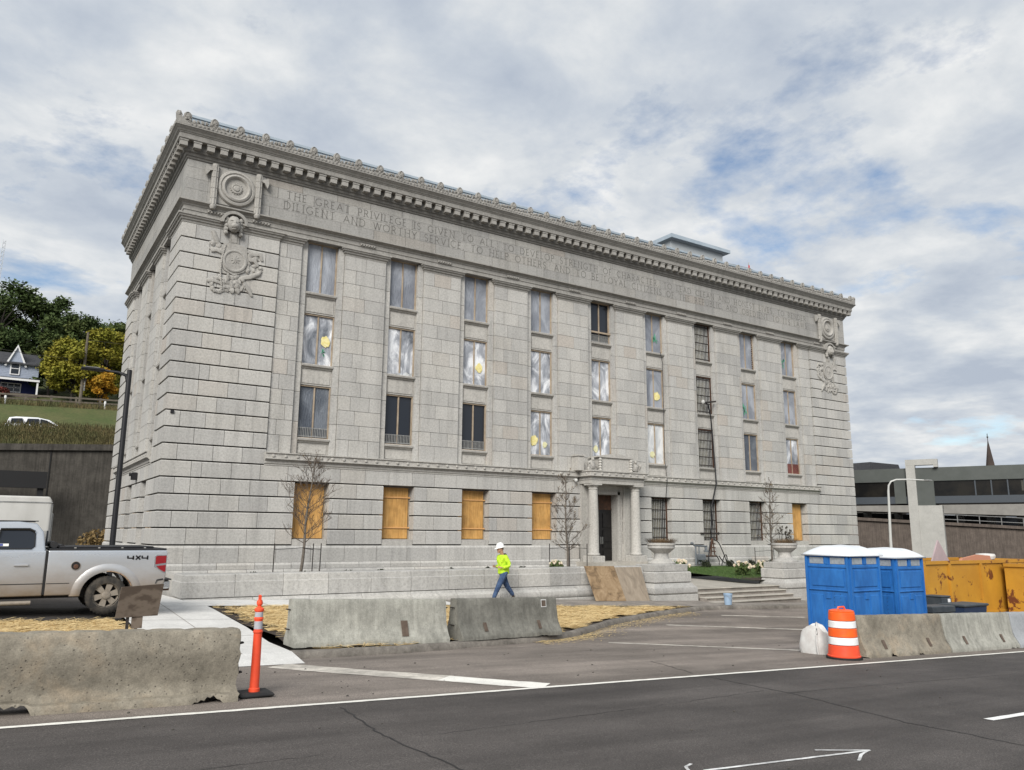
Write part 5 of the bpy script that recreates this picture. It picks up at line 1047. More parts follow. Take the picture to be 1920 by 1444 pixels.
MB().add([(x-.5, y-.25, z), (x+.5, y-.25, z), (x+.5, y+.25, z), (x-.5, y+.25, z), (x-.58, y-.32, z+.86), (x+.58, y-.32, z+.86), (x+.58, y+.32, z+.86), (x-.58, y+.32, z+.86)], [(3, 2, 1, 0), (4, 5, 6, 7), (0, 1, 5, 4), (1, 2, 6, 5), (2, 3, 7, 6), (3, 0, 4, 7)]).build('tub', 'bin_blue', t_); MB().box(x-.62, x+.62, y-.36, y+.36, z+.862, z+.93, .02).build('lid', 'bin_grey', t_)
# ------------------------------------------------------------------ wooden sign board behind the left barrier
x, y = -2.87, -17.3; z = G(x, y, .1)
t_ = thing('sign_board', 'blank grey weathered plywood board on a short stand above the left barrier', 'sign', (x, y, z))
a = [(x-.27, y, z+.66), (x+.30, y+.02, z+.67), (x+.33, y-.10, z+1.13), (x-.24, y-.12, z+1.10)]; MB().add(a+[(p_[0], p_[1]+.025, p_[2]) for p_ in a], [(0, 1, 2, 3), (7, 6, 5, 4), (0, 4, 5, 1), (1, 5, 6, 2), (2, 6, 7, 3), (3, 7, 4, 0)]).build('board', 'plywood_grey', t_)
for dx in (-.1, .02): MB().box(x+dx-.02, x+dx+.02, y+.03, y+.06, z, z+.9).build('stand_leg', 'iron', t_)
MB().box(x-.05, x+.1, y+.025, y+.03, z+.5, z+.68).build('cross_brace', 'plywood_grey', t_)

# ------------------------------------------------------------------ pickup truck (faces left)
m, t, b = newmat('truck_silver'); b.inputs['Metallic'].default_value = .55; b.inputs['Roughness'].default_value = .38; b.inputs['Coat Weight'].default_value = .4
gz = t.nodes.new('ShaderNodeNewGeometry'); sp = t.nodes.new('ShaderNodeSeparateXYZ'); t.links.new(gz.outputs['Position'], sp.inputs[0])
dirt = mth(t, 'MULTIPLY', ramp(t, mth(t, 'ADD', sp.outputs[2], mth(t, 'MULTIPLY', noise(t, pos(t, (.6, 1, 1.5)), 3, 5, .6), .35)), ((.0, 0), (1, 1))), 1)
dm = t.nodes.new('ShaderNodeMapRange'); dm.inputs[1].default_value = .28; dm.inputs[2].default_value = -.62; t.links.new(mth(t, 'ADD', sp.outputs[2], mth(t, 'MULTIPLY', noise(t, pos(t, (.6, 1, 1.2)), 2.5, 5, .6), .5)), dm.inputs[0])
t.links.new(mixc(t, dm.outputs[0], (.50, .53, .57), (.17, .125, .08)), b.inputs['Base Color']); t.links.new(mth(t, 'ADD', mth(t, 'MULTIPLY', dm.outputs[0], .5), .25), b.inputs['Roughness']); t.links.new(mth(t, 'SUBTRACT', .55, mth(t, 'MULTIPLY', dm.outputs[0], .5)), b.inputs['Metallic'])
mat('tyre', (.02, .019, .018), (.06, .052, .042), 7, .9); mat('rim_alloy', (.30, .265, .22), (.22, .19, .155), 7, .6, metal=.3); mat('trim_black', (.012, .012, .013), None, rough=.5); mat('lamp_red', (.22, .008, .012), None, rough=.18, spec=.6); mat('chrome', (.55, .56, .57), None, rough=.2, metal=.9); mat('lamp_clear', (.62, .62, .62), None, rough=.2)
mat('tonneau', (.014, .014, .016), (.02, .02, .022), 5, .6); mat('flag_blue', (.05, .07, .25), None, rough=.6); mat('rust_edge', (.19, .10, .055), (.30, .22, .15), 18, .85)
YS = -11.05; TW = 1.98; g0 = -1.27; ax = -2.57; ax2 = ax-3.68
tr = thing('pickup_truck', 'dusty silver pickup truck with black bed cover parked at the left edge', 'pickup truck', (-4.3, YS+TW/2, g0))
Z = lambda h: g0+h
def archpts(cx, r, n=12): return [(cx+r*math.cos(math.pi*i/n), Z(.40)+r*math.sin(math.pi*i/n)) for i in range(n+1)]
def curved(poly, name, m_, par, n_in=.0, y0=YS, y1=YS+TW, tumble=None, belt=None, bev=.03):
    """side outline extruded across the vehicle with bevelled edges"""
    bm = bmesh.new(); A = [bm.verts.new((a, y0, c)) for a, c in poly]; B = [bm.verts.new((a, y1, c)) for a, c in poly]; n = len(poly)
    bm.faces.new(A); bm.faces.new(B[::-1])
    for i in range(n): bm.faces.new((A[i], B[i], B[(i+1) % n], A[(i+1) % n]))
    bmesh.ops.recalc_face_normals(bm, faces=bm.faces)
    if tumble:
        ym = (y0+y1)/2
        for v in bm.verts:
            if v.co.z > belt: v.co.y = ym+(v.co.y-ym)*(1-tumble*(v.co.z-belt))
    es = [e for e in bm.edges if len(e.link_faces) == 2 and e.calc_face_angle(0) > R(50)]
    if bev: bmesh.ops.bevel(bm, geom=es, offset=bev, segments=3, profile=.6, affect='EDGES', clamp_overlap=True)
    me = bpy.data.meshes.new(name); bm.to_mesh(me); bm.free(); me.materials.append(MATS[m_]); me.polygons.foreach_set('use_smooth', [True]*len(me.polygons)); me.set_sharp_from_angle(angle=R(38)); return link(name, me, par)
TR = -1.42; CB = -3.76
ap = archpts(ax, .50)
bedp = [(CB+.03, Z(.42)), (ax-.50, Z(.42))]+ap[::-1][1:-1]+[(ax+.50, Z(.44)), (TR-.12, Z(.52)), (TR-.03, Z(.60)), (TR, Z(.75)), (TR, Z(1.30)), (TR-.03, Z(1.335)), (CB+.03, Z(1.335))]
bed = curved(bedp, 'bed', 'truck_silver', tr)
FX = -7.9
fr_ap = archpts(ax2, .50)
cabp = [(FX+.05, Z(.42)), (FX, Z(.6)), (FX+.02, Z(1.08)), (FX+.12, Z(1.18)), (-6.35, Z(1.31)), (CB, Z(1.335)), (CB, Z(.42)), (ax2+.50, Z(.42))]+fr_ap[1:-1]+[(ax2-.5, Z(.42))]
cab = curved(cabp, 'cab_body', 'truck_silver', tr)
ghp = [(-6.45, Z(1.30)), (-5.62, Z(1.83)), (-5.3, Z(1.90)), (-4.3, Z(1.925)), (-3.98, Z(1.89)), (-3.84, Z(1.72)), (CB-.005, Z(1.30))]
gh = curved(ghp, 'cab_roof', 'truck_silver', tr, y0=YS+.05, y1=YS+TW-.05, tumble=.28, belt=Z(1.33), bev=.05)
def sidey(z, s): ym = YS+TW/2; hw = (TW/2-.05)*(1-.28*max(0, z-Z(1.33))); return ym+s*hw
for s in (-1, 1):
    for nm, pl in (('rear_window', [(-4.62, Z(1.37)), (-4.60, Z(1.76)), (-4.08, Z(1.76)), (-3.99, Z(1.68)), (-3.98, Z(1.42)), (-4.03, Z(1.37))]), ('front_window', [(-5.95, Z(1.37)), (-5.5, Z(1.74)), (-4.72, Z(1.77)), (-4.70, Z(1.37))])):
        MB().add([(a, sidey(c_, s)+s*.006, c_) for a, c_ in pl], [tuple(range(len(pl)))]).build(nm, 'glass_dark', gh, fix=False)
        rim = [(a, sidey(c_, s)+s*.008, c_) for a, c_ in pl]; MB().tube(rim+[rim[0]], .012, 5).build('window_seal', 'trim_black', gh)
    MB().box(-4.72, -4.61, min(sidey(Z(1.55), s), sidey(Z(1.55), s)+s*.012), max(sidey(Z(1.55), s), sidey(Z(1.55), s)+s*.012), Z(1.37), Z(1.75)).build('pillar', 'trim_black', gh)
    MB().tube([(-4.61, sidey(Z(1.76), s)+s*.02, Z(1.765)), (-4.1, sidey(Z(1.76), s)+s*.02, Z(1.77)), (-4.0, sidey(Z(1.7), s)+s*.02, Z(1.72))], .024, 6).build('rain_visor', 'trim_black', gh, smooth=60)
    MB().box(-5.2, -3.95, YS+TW/2+s*.72-.02, YS+TW/2+s*.72+.02, Z(1.925), Z(1.945), .008).build('roof_ditch_trim', 'trim_black', gh)
MB().add([(-4.62, sidey(Z(1.41), -1)-.010, Z(1.375)), (-4.44, sidey(Z(1.41), -1)-.010, Z(1.375)), (-4.44, sidey(Z(1.47), -1)-.010, Z(1.475)), (-4.62, sidey(Z(1.47), -1)-.010, Z(1.475))], [(0, 1, 2, 3)]).build('flag_sticker', 'paper_white', gh, fix=False)
MB().add([(-4.615, sidey(Z(1.44), -1)-.013, Z(1.43)), (-4.54, sidey(Z(1.44), -1)-.013, Z(1.43)), (-4.54, sidey(Z(1.47), -1)-.013, Z(1.472)), (-4.615, sidey(Z(1.47), -1)-.013, Z(1.472))], [(0, 1, 2, 3)]).build('flag_canton', 'flag_blue', gh, fix=False)
MB().add([(-6.42, YS+.16, Z(1.34)), (-6.42, YS+TW-.16, Z(1.34)), (-5.66, YS+TW-.27, Z(1.825)), (-5.66, YS+.27, Z(1.825))], [(0, 1, 2, 3)]).build('windscreen', 'glass_dark', gh, fix=False)
MB().box(CB-.02, CB+.01, YS+.4, YS+TW-.4, Z(1.42), Z(1.74)).build('back_window', 'glass_dark', gh)
# fenders, arches, gaps, trim
for s, y in ((-1, YS), (1, YS+TW)):
    for cx in (ax, ax2):
        q = MB(); n = 18; v = []
        for k in range(n+1):
            a = math.pi*k/n
            for r, e in ((.495, -.02), (.50, .022), (.54, .036), (.59, .034), (.64, .018), (.69, -.012)): v.append((cx+r*math.cos(a)*1.02, y+s*e, Z(.40)+r*math.sin(a)*.98))
        q.add(v, [(k*6+j, k*6+j+1, (k+1)*6+j+1, (k+1)*6+j) for k in range(n) for j in range(5)]); q.build('wheel_arch', 'truck_silver', bed if cx == ax else cab, smooth=60, fix=False)
        MB().lathe([(.50, 0), (.50, .55), (0, .56)], (cx, y if s < 0 else y-.56, Z(.40)), 20, 'y').build('wheel_well', 'interior_dark', bed if cx == ax else cab) if False else None
    q = MB(); n = 10
    for k in range(n+1):
        a = R(28+62*k/n); pass
    rp_ = [(ax+.505*math.cos(R(a)), y+s*.035, Z(.40)+.497*math.sin(R(a))) for a in range(22, 95, 8)]; MB().tube(rp_, .013, 5).build('rusty_arch_edge', 'rust_edge', bed)
    MB().box(CB-.008, CB+.038, min(y+s*.002, y-s*.03), max(y+s*.002, y-s*.03), Z(.45), Z(1.33)).build('bed_gap', 'trim_black', bed)
    MB().box(-6.9, CB-.01, min(y, y+s*.005), max(y, y+s*.005), Z(.66), Z(.675)).build('crease', 'trim_black', cab); MB().box(CB+.05, ax-.72, min(y, y+s*.005), max(y, y+s*.005), Z(.66), Z(.672)).build('crease', 'trim_black', bed)
    MB().tube([(-5.9, y+s*.06, Z(.30)), (-3.95, y+s*.06, Z(.30))], .045, 8).build('running_board', 'rim_alloy', cab, smooth=60)
    # tail lamp
    tl = [(TR-.26, Z(.98)), (TR-.26, Z(1.20)), (TR-.21, Z(1.235)), (TR-.012, Z(1.235)), (TR-.012, Z(.85)), (TR-.07, Z(.85)), (TR-.2, Z(.95))]
    MB().prism(tl, min(y-s*.03, y+s*.012), max(y-s*.03, y+s*.012)).build('tail_lamp', 'chrome', bed)
    tl2 = [(TR-.235, Z(1.03)), (TR-.235, Z(1.20)), (TR-.20, Z(1.215)), (TR-.02, Z(1.215)), (TR-.02, Z(1.06))]; tl3 = [(TR-.215, Z(.995)), (TR-.02, Z(1.015)), (TR-.02, Z(.87)), (TR-.06, Z(.87)), (TR-.17, Z(.945))]
    for pl in (tl2, tl3): MB().prism(pl, min(y, y+s*.02), max(y, y+s*.02)).build('red_lens', 'lamp_red', bed)
    MB().box(CB-.55, CB-.3, min(y, y+s*.03), max(y, y+s*.03), Z(1.02), Z(1.07), .01).build('door_handle', 'truck_silver', cab)
    MB().box(-4.69, -4.675, min(y, y+s*.004), max(y, y+s*.004), Z(.5), Z(1.32)).build('door_seam', 'trim_black', cab)
    MB().box(-5.7, -5.45, min(y, y+s*.24), max(y, y+s*.24), Z(1.32), Z(1.52), .03).build('mirror', 'trim_black', cab)
# open filler door with cap
MB().lathe([(.085, -.004), (.085, .004), (.0, .004)], (-3.2, YS-.001, Z(1.02)), 18, 'y').build('fuel_opening', 'trim_black', bed); MB().lathe([(.045, 0), (.05, .012), (.035, .02), (0, .02)], (-3.195, YS-.005, Z(1.005)), 12, 'y').build('fuel_cap', 'rust', bed)
MB().lathe([(.09, 0), (.09, .012), (.083, .012), (.083, 0)], (-3.2, YS-.001, Z(1.02)), 20, 'y', cap=False).build('fuel_ring', 'rim_alloy', bed)
# 4X4 badge
def badge(x, z, w, h):
    q = MB(); y = YS-.006
    def seg(a, b, t_=.016):
        (x0, z0), (x1, z1) = a, b; d = math.hypot(x1-x0, z1-z0); nx_, nz_ = -(z1-z0)/d*t_, (x1-x0)/d*t_; q.add([(x0+nx_, y, z0+nz_), (x1+nx_, y, z1+nz_), (x1-nx_, y, z1-nz_), (x0-nx_, y, z0-nz_)], [(0, 1, 2, 3)])
    for o in (0, w*.68):
        seg((x+o, z+h), (x+o, z+h*.38)); seg((x+o-.01, z+h*.38), (x+o+w*.30, z+h*.38), .013); seg((x+o+w*.26, z+h), (x+o+w*.26, z))
    seg((x+w*.38, z+h), (x+w*.60, z)); seg((x+w*.60, z+h), (x+w*.38, z)); q.build('four_by_four_badge', 'trim_black', bed, fix=False)
badge(-2.22, Z(1.135), .42, .085)
# bed cover, rail, tailgate, bumper, hitch
MB().box(CB+.05, TR-.02, YS+.02, YS+TW-.02, Z(1.337), Z(1.375), .012).build('bed_rail_cap', 'tonneau', tr); MB().box(CB+.22, TR-.28, YS+.06, YS+TW-.06, Z(1.376), Z(1.42), .02).build('bed_cover', 'tonneau', tr); MB().tube([(CB+.13, YS+.1, Z(1.45)), (CB+.13, YS+TW-.1, Z(1.45))], .07, 10).tube([(CB+.28, YS+.1, Z(1.41)), (CB+.28, YS+TW-.1, Z(1.41))], .05, 10).build('rolled_cover', 'tonneau', tr, smooth=60)
for k in range(4): MB().box(CB+.5+.45*k, CB+.54+.45*k, YS+.03, YS+.055, Z(1.378), Z(1.40)).build('cover_clip', 'iron_pale', tr)
MB().box(TR-.03, TR+.012, YS+.12, YS+TW-.12, Z(.72), Z(1.31), .02).build('tailgate', 'truck_silver', tr)
bp = MB().box(TR-.10, TR+.10, YS+.02, YS+TW-.02, Z(.50), Z(.68), .03).build('rear_bumper', 'chrome', tr); MB().box(TR-.02, TR+.13, YS+.0, YS+TW, Z(.685), Z(.715), .012).tube([(TR-.2, YS+.0, Z(.62)), (TR-.17, YS-.005, Z(.69)), (TR-.05, YS-.005, Z(.71))], .016, 5).build('bumper_pad', 'trim_black', bp)
MB().box(TR+.0, TR+.26, YS+.95, YS+1.03, Z(.40), Z(.47)).tube([(TR+.22, YS+.99, Z(.46)), (TR+.22, YS+.99, Z(.56))], .02, 6).blob((TR+.22, YS+.99, Z(.58)), .035, .035, .035, 8, 6, 0).build('tow_hitch', 'rust', tr)
MB().box(FX-.06, FX+.1, YS+.02, YS+TW-.02, Z(.42), Z(.66), .04).build('front_bumper', 'chrome', tr); MB().box(FX-.015, FX+.03, YS+.4, YS+TW-.4, Z(.72), Z(1.06), .01).build('grille', 'trim_black', tr)
for s in (YS+.06, YS+TW-.36): MB().box(FX-.015, FX+.03, s, s+.3, Z(.75), Z(1.06), .01).build('headlight', 'lamp_clear', tr)
MB().box(FX+.3, TR-.15, YS+.25, YS+TW-.25, Z(.36), Z(.55)).build('chassis', 'interior_dark', tr)
for cx in (ax, ax2):
    for s, y in ((-1, YS+.02), (1, YS+TW-.02)):
        yc = y-s*.13; wt = MB().lathe([(.245, .125), (.30, .135), (.355, .13), (.392, .10), (.40, .05), (.40, -.05), (.392, -.10), (.30, -.13), (.245, -.125), (.245, .125)], (cx, yc, Z(.40)), 36, 'y', cap=False)
        for k in range(36):
            a = 2*math.pi*k/36; wt.box(cx+.398*math.cos(a)-.006, cx+.398*math.cos(a)+.006, yc-.1, yc+.1, Z(.40)+.398*math.sin(a)-.006, Z(.40)+.398*math.sin(a)+.006)
        wh = wt.build('wheel', 'tyre', tr, smooth=35); f_ = -s
        Y_ = lambda d: yc+s*d
        rm_ = MB().lathe([(.25, .12), (.262, .13), (.255, .10), (.225, .06), (.21, -.1)], (cx, yc, Z(.40)), 32, 'y', cap=False) if s < 0 else MB().lathe([(.25, -.12), (.262, -.13), (.255, -.10), (.225, -.06), (.21, .1)], (cx, yc, Z(.40)), 32, 'y', cap=False)
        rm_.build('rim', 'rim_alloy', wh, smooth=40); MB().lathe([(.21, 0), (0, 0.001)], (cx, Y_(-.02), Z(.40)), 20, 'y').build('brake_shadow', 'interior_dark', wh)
        sp_ = MB()
        for k in range(6):
            a = math.pi/3*k+.25; ca, sa = math.cos(a), math.sin(a); w_ = .048
            pts = [(.05, w_*.9), (.235, w_*1.35), (.235, -w_*1.35), (.05, -w_*.9)]
            v = [(cx+ca*r-sa*t__, Y_(.095), Z(.40)+sa*r+ca*t__) for r, t__ in pts]+[(cx+ca*r-sa*t__, Y_(.05), Z(.40)+sa*r+ca*t__) for r, t__ in pts]; sp_.add(v, [(0, 1, 2, 3), (7, 6, 5, 4), (0, 4, 5, 1), (1, 5, 6, 2), (2, 6, 7, 3), (3, 7, 4, 0)])
        sp_.build('spokes', 'rim_alloy', wh); hb = MB().lathe([(.085, .09), (.08, .12), (.05, .13), (0, .128)], (cx, yc, Z(.40)), 20, 'y') if s < 0 else MB().lathe([(.085, -.09), (.08, -.12), (.05, -.13), (0, -.128)], (cx, yc, Z(.40)), 20, 'y'); hb.build('hub_cap', 'rim_alloy', wh, smooth=40)
# ------------------------------------------------------------------ white trailer behind the truck
mat('trailer_white', (.52, .51, .48), (.44, .43, .40), 1.2, .45, st=(1.5, 1.5, .4)); x1, y0 = -3.55, -7.0; zg = G(x1, y0, .1)
t_ = thing('box_trailer', 'white box trailer with rounded roof edge parked behind the pickup truck', 'trailer', (-6.3, y0+1.1, zg))
curved([(-9.4, zg+.55), (x1, zg+.55), (x1, zg+2.42), (x1-.06, zg+2.52), (-9.3, zg+2.52), (-9.4, zg+2.4)], 'box', 'trailer_white', t_, y0=y0, y1=y0+2.2, bev=.05); MB().box(-9.42, x1+.015, y0-.015, y0+2.215, zg+2.36, zg+2.385).build('roof_trim', 'iron_pale', t_)
MB().box(x1+.003, x1+.03, y0+.06, y0+1.08, zg+.6, zg+2.34, .008).build('rear_door', 'trailer_white', t_); MB().box(x1+.003, x1+.03, y0+1.12, y0+2.14, zg+.6, zg+2.34, .008).build('rear_door', 'trailer_white', t_); MB().tube([(x1+.05, y0+.14, zg+.7), (x1+.05, y0+.14, zg+2.1)], .016, 6).tube([(x1+.02, y0+.14, zg+2.1), (x1+.05, y0+.14, zg+2.1)], .02, 5).tube([(x1+.02, y0+.14, zg+1.1), (x1+.09, y0+.14, zg+1.15), (x1+.09, y0+.14, zg+1.35)], .02, 5).build('latch_rod', 'iron_pale', t_)
for cx in (-6.0, -7.0):
    for yy in (y0+.06, y0+1.95): MB().lathe([(.2, .1), (.34, .11), (.36, .05), (.36, -.05), (.34, -.11), (.2, -.1)], (cx, yy+.1, zg+.36), 24, 'y').build('wheel', 'tyre', t_, smooth=40)
MB().box(-9.3, x1-.05, y0+.3, y0+1.9, zg+.38, zg+.55).build('chassis', 'interior_dark', t_)
# ------------------------------------------------------------------ street lamp beside the building
lx0, ly0 = -1.62, -3.0; lz = G(lx0, ly0, .1); t_ = thing('street_lamp', 'black street lamp with one arm left of the granite building', 'street lamp', (lx0, ly0, lz)); zt = 5.43
MB().lathe([(.11, 0), (.11, .3), (.085, .32), (.075, zt-lz+.1), (0, zt-lz+.12)], (lx0, ly0, lz), 14).build('pole', 'black_paint', t_, smooth=40)
MB().tube([(lx0, ly0, zt-.35), (lx0-.08, ly0+.02, zt-.08), (lx0-.3, ly0+.06, zt+.0), (lx0-.75, ly0+.15, zt+.03)], [.07, .06, .045, .04], 8).build('arm', 'black_paint', t_, smooth=50); hd = MB().box(lx0-1.35, lx0-.7, ly0+.03, ly0+.32, zt+.0, zt+.075, .02).build('lamp_head', 'black_paint', t_); MB().box(lx0-1.25, lx0-.85, ly0+.05, ly0+.30, zt+.076, zt+.095, .005).build('top_plate', 'iron_pale', hd)
# ------------------------------------------------------------------ person
mat('skin', (.42, .24, .17), None, rough=.6); mat('hi_vis', (.56, .82, .04), (.44, .70, .03), 9, .85, bmp=1.0, bs=11, bd=.06); mat('jeans', (.025, .048, .11), (.055, .095, .18), 9, .9, bmp=1.0, bs=12, bd=.06); mat('boot', (.035, .025, .018), None, rough=.7); mat('hard_hat', (.80, .80, .79), None, rough=.3); mat('black_cloth', (.012, .012, .013), None, rough=.9); mat('hair_brown', (.04, .025, .016), None, rough=.8); mat('vis_grey', (.45, .47, .42), None, rough=.5)
px, py = 9.18, -8.35; pz = G(px, py, .122)
pe = thing('person', 'worker in white hard hat, neon yellow jacket and jeans walking left', 'person', (px, py, pz))
def pt(f, l, u): return (px-f, py-l, pz+u)          # forward (left in the photo), to the worker's left (camera side), up
def skinned(name, chains, m_, parent, sub=2):
    """chains: lists of (point, rx, ry) sharing joints by position"""
    vs = []; rad = []; es = []; idx = {}
    for ch in chains:
        prev = None
        for p_, rx, ry in ch:
            k = tuple(round(c_, 3) for c_ in p_)
            if k not in idx: idx[k] = len(vs); vs.append(p_); rad.append((rx, ry))
            if prev is not None: es.append((prev, idx[k]))
            prev = idx[k]
    me = bpy.data.meshes.new(name+'_skel'); me.from_pydata(vs, es, []); o = bpy.data.objects.new(name+'_skel', me); COL.objects.link(o)
    md = o.modifiers.new('skin', 'SKIN'); md.use_smooth_shade = True
    for i, (a, b_) in enumerate(rad): me.skin_vertices[0].data[i].radius = (a, b_); me.skin_vertices[0].data[i].use_root = (i == 0)
    sm = o.modifiers.new('sub', 'SUBSURF'); sm.levels = sub; sm.render_levels = sub
    dg = bpy.context.evaluated_depsgraph_get(); ev = o.evaluated_get(dg); m2 = bpy.data.meshes.new_from_object(ev); m2.materials.clear(); m2.materials.append(MATS[m_]); m2.polygons.foreach_set('use_smooth', [True]*len(m2.polygons))
    bpy.data.objects.remove(o); m2.name = name; return link(name, m2, parent)
PEL, WST, CHE, NEC, HD0, HD1 = pt(0, 0, .93), pt(.0, 0, 1.08), pt(.02, 0, 1.30), pt(.05, 0, 1.47), pt(.10, 0, 1.56), pt(.13, 0, 1.67)
def legs(k):
    hf, kf, af, tf = pt(.02, .10, .88), pt(.24, .10, .50), pt(.44, .10, .10), pt(.60, .10, .07)
    hb, kb, ab, tb = pt(-.02, -.10, .88), pt(-.18, -.10, .50), pt(-.46, -.10, .16), pt(-.36, -.10, .05)
    return ([(PEL, .15*k, .12*k), (hf, .10*k, .10*k), (kf, .072*k, .072*k), (af, .05*k, .05*k)], [(PEL, .15*k, .12*k), (hb, .10*k, .10*k), (kb, .072*k, .072*k), (ab, .05*k, .05*k)], (af, tf), (ab, tb))
def arms(k):
    r = []
    for s, el, wr in ((1, pt(-.09, .25, 1.12), pt(.16, .19, 1.06)), (-1, pt(-.04, -.25, 1.12), pt(.20, -.15, 1.08))):
        r.append([(CHE, .17*k, .12*k), (pt(.03, s*.18, 1.40), .075*k, .075*k), (el, .058*k, .058*k), (wr, .045*k, .045*k)])
    return r
l1, l2, fa, fb = legs(.8); A_ = arms(.78)
hand = []
body = skinned('body', [[(PEL, .12, .10), (WST, .12, .09), (CHE, .13, .10), (NEC, .05, .05), (HD0, .075, .075), (HD1, .085, .08)], l1, l2, A_[0], A_[1]], 'skin', pe)
for s, wr in ((1, pt(.16, .19, 1.06)), (-1, pt(.20, -.15, 1.08))):
    w = Vector(wr); pal = w+Vector((-.085, s*.02, .015)); ch = [[(tuple(w), .03, .025), (tuple(pal), .035, .022)]]
    for k in range(4):
        b0 = pal+Vector((-.01, .0, .022-.015*k)); m1 = b0+Vector((-.04+.004*abs(k-1), s*.012, .004)); m2 = m1+Vector((-.018, s*.028, .003)); ch.append([(tuple(pal), .035, .022), (tuple(m1), .010, .010), (tuple(m2), .008, .008)])
    ch.append([(tuple(pal), .035, .022), (tuple(pal+Vector((-.02, s*.01, .04))), .011, .011), (tuple(pal+Vector((-.05, s*.02, .05))), .009, .009)]); skinned('hand', ch, 'skin', body, 1)
fc = MB(); hx, hy, hz = HD1[0]-.0, HD1[1], HD1[2]-.015
fc.blob((hx-.015, hy, hz-.01), .095, .078, .115, 14, 10, 0); fc.prism([(hx-.10, hz+.0), (hx-.135, hz-.04), (hx-.10, hz-.055)], hy-.014, hy+.014); fc.blob((hx-.085, hy, hz-.085), .03, .035, .012, 8, 6, 0); fc.blob((hx-.07, hy, hz-.11), .03, .03, .03, 8, 6, 0)
for s in (-1, 1): fc.blob((hx+.02, hy+s*.078, hz-.02), .02, .012, .032, 7, 6, 0)
hd_ = fc.build('head', 'skin', body, smooth=70)
for s in (-1, 1): MB().blob((hx-.095, hy+s*.032, hz+.012), .012, .016, .008, 7, 5, 0).build('eye', 'hair_brown', hd_)
MB().blob((hx+.03, hy, hz+.005), .085, .082, .085, 12, 8, .02).build('hair', 'hair_brown', body, smooth=70)
ht = MB(); hv = []
HC = Vector((hx+.0, hy, hz+.045)); tilt = Matrix.Rotation(R(-14), 3, 'Y')
ht.lathe([(.132, 0), (.13, .03), (.118, .085), (.085, .13), (.045, .148), (0, .152)], (0, 0, 0), 22); ht.lathe([(.13, .0), (.145, -.004), (.145, .006), (.13, .012)], (0, 0, 0), 22)
n0 = len(ht.v); ht.add([(-.12, -.10, .0), (-.20, -.055, -.012), (-.205, .055, -.012), (-.12, .10, .0), (-.12, -.10, .012), (-.20, -.055, .0), (-.205, .055, .0), (-.12, .10, .012)], [(0, 1, 2, 3), (7, 6, 5, 4), (0, 4, 5, 1), (1, 5, 6, 2), (2, 6, 7, 3)])
ht.tube([(-.12, 0, .07), (-.05, 0, .142), (.05, 0, .142), (.12, 0, .07)], .014, 5)
ht.v = [tuple(HC+tilt @ Vector(p_)) for p_ in ht.v]; ht.build('hard_hat', 'hard_hat', body, smooth=45)
j1, j2 = arms(1.3)
jk = skinned('jacket', [[(pt(0, 0, .84), .19, .165), (pt(0, 0, .90), .21, .18), (WST, .205, .175), (pt(.0, 0, 1.2), .215, .175), (CHE, .21, .165), (pt(.04, 0, 1.435), .11, .11)], j1, j2], 'hi_vis', body)
skinned('hood', [[(pt(-.02, -.09, 1.44), .045, .05), (pt(-.07, 0, 1.47), .055, .055), (pt(-.02, .09, 1.44), .045, .05), (pt(.06, .06, 1.41), .03, .03), (pt(.10, .0, 1.36), .022, .022)]], 'black_cloth', jk, 1)
MB().tube([pt(-.08, .315, 1.14), pt(-.06, .32, 1.15)], .02, 6).build('cuff_patch', 'vis_grey', jk)
l1, l2, _, _ = legs(1.3)
skinned('jeans', [[(pt(0, 0, .95), .165, .135), (PEL, .17, .135)], l1, l2], 'jeans', body)
for a, b_ in (fa, fb):
    A0, B0 = Vector(a), Vector(b_); heel = A0+(A0-B0).normalized()*.07-Vector((0, 0, .05)); skinned('boot', [[(tuple(A0), .055, .055), (tuple(A0-Vector((0, 0, .05))), .05, .05), (tuple(B0-Vector((0, 0, .005))), .04, .035)], [(tuple(A0-Vector((0, 0, .05))), .05, .05), (tuple(heel), .042, .042)]], 'boot', body, 1)
tag(MB().box(px-.345, px-.27, py-.06, py+.06, pz+1.13, pz+1.145, .003).build('phone', 'trim_black', None), 'dark phone held by the walking worker', 'phone')

# ------------------------------------------------------------------ left background: retaining wall, hillside, house, trees
rw = thing('retaining_wall', 'tall dark concrete retaining wall below the grassy hillside at the left', 'wall', (-15, 22, -1.3))
WT = lambda x: 5.47+.0563*x
q = MB(); q.add([(-60, 22, -2), (14, 22, -2), (14, 22, WT(14)), (-60, 22, WT(-60)), (-60, 22.5, -2), (14, 22.5, -2), (14, 22.5, WT(14)), (-60, 22.5, WT(-60))], [(0, 1, 2, 3), (7, 6, 5, 4), (0, 4, 5, 1), (1, 5, 6, 2), (2, 6, 7, 3), (3, 7, 4, 0)]); q.build('wall_face', 'concrete_wall_dark', rw)
q = MB(); q.add([(-60, 21.85, WT(-60)-.3), (14, 21.85, WT(14)-.3), (14, 21.85, WT(14)+.06), (-60, 21.85, WT(-60)+.06), (-60, 22.6, WT(-60)-.3), (14, 22.6, WT(14)-.3), (14, 22.6, WT(14)+.06), (-60, 22.6, WT(-60)+.06)], [(0, 1, 2, 3), (7, 6, 5, 4), (0, 4, 5, 1), (1, 5, 6, 2), (2, 6, 7, 3), (3, 7, 4, 0)]); q.build('wall_cap', 'concrete_wall_dark', rw)
for k in range(8): MB().box(-20+4.4*k, -19.94+4.4*k, 21.96, 21.995, -1.5, WT(-20+4.4*k)-.32).build('wall_joint', 'interior_dark', rw)
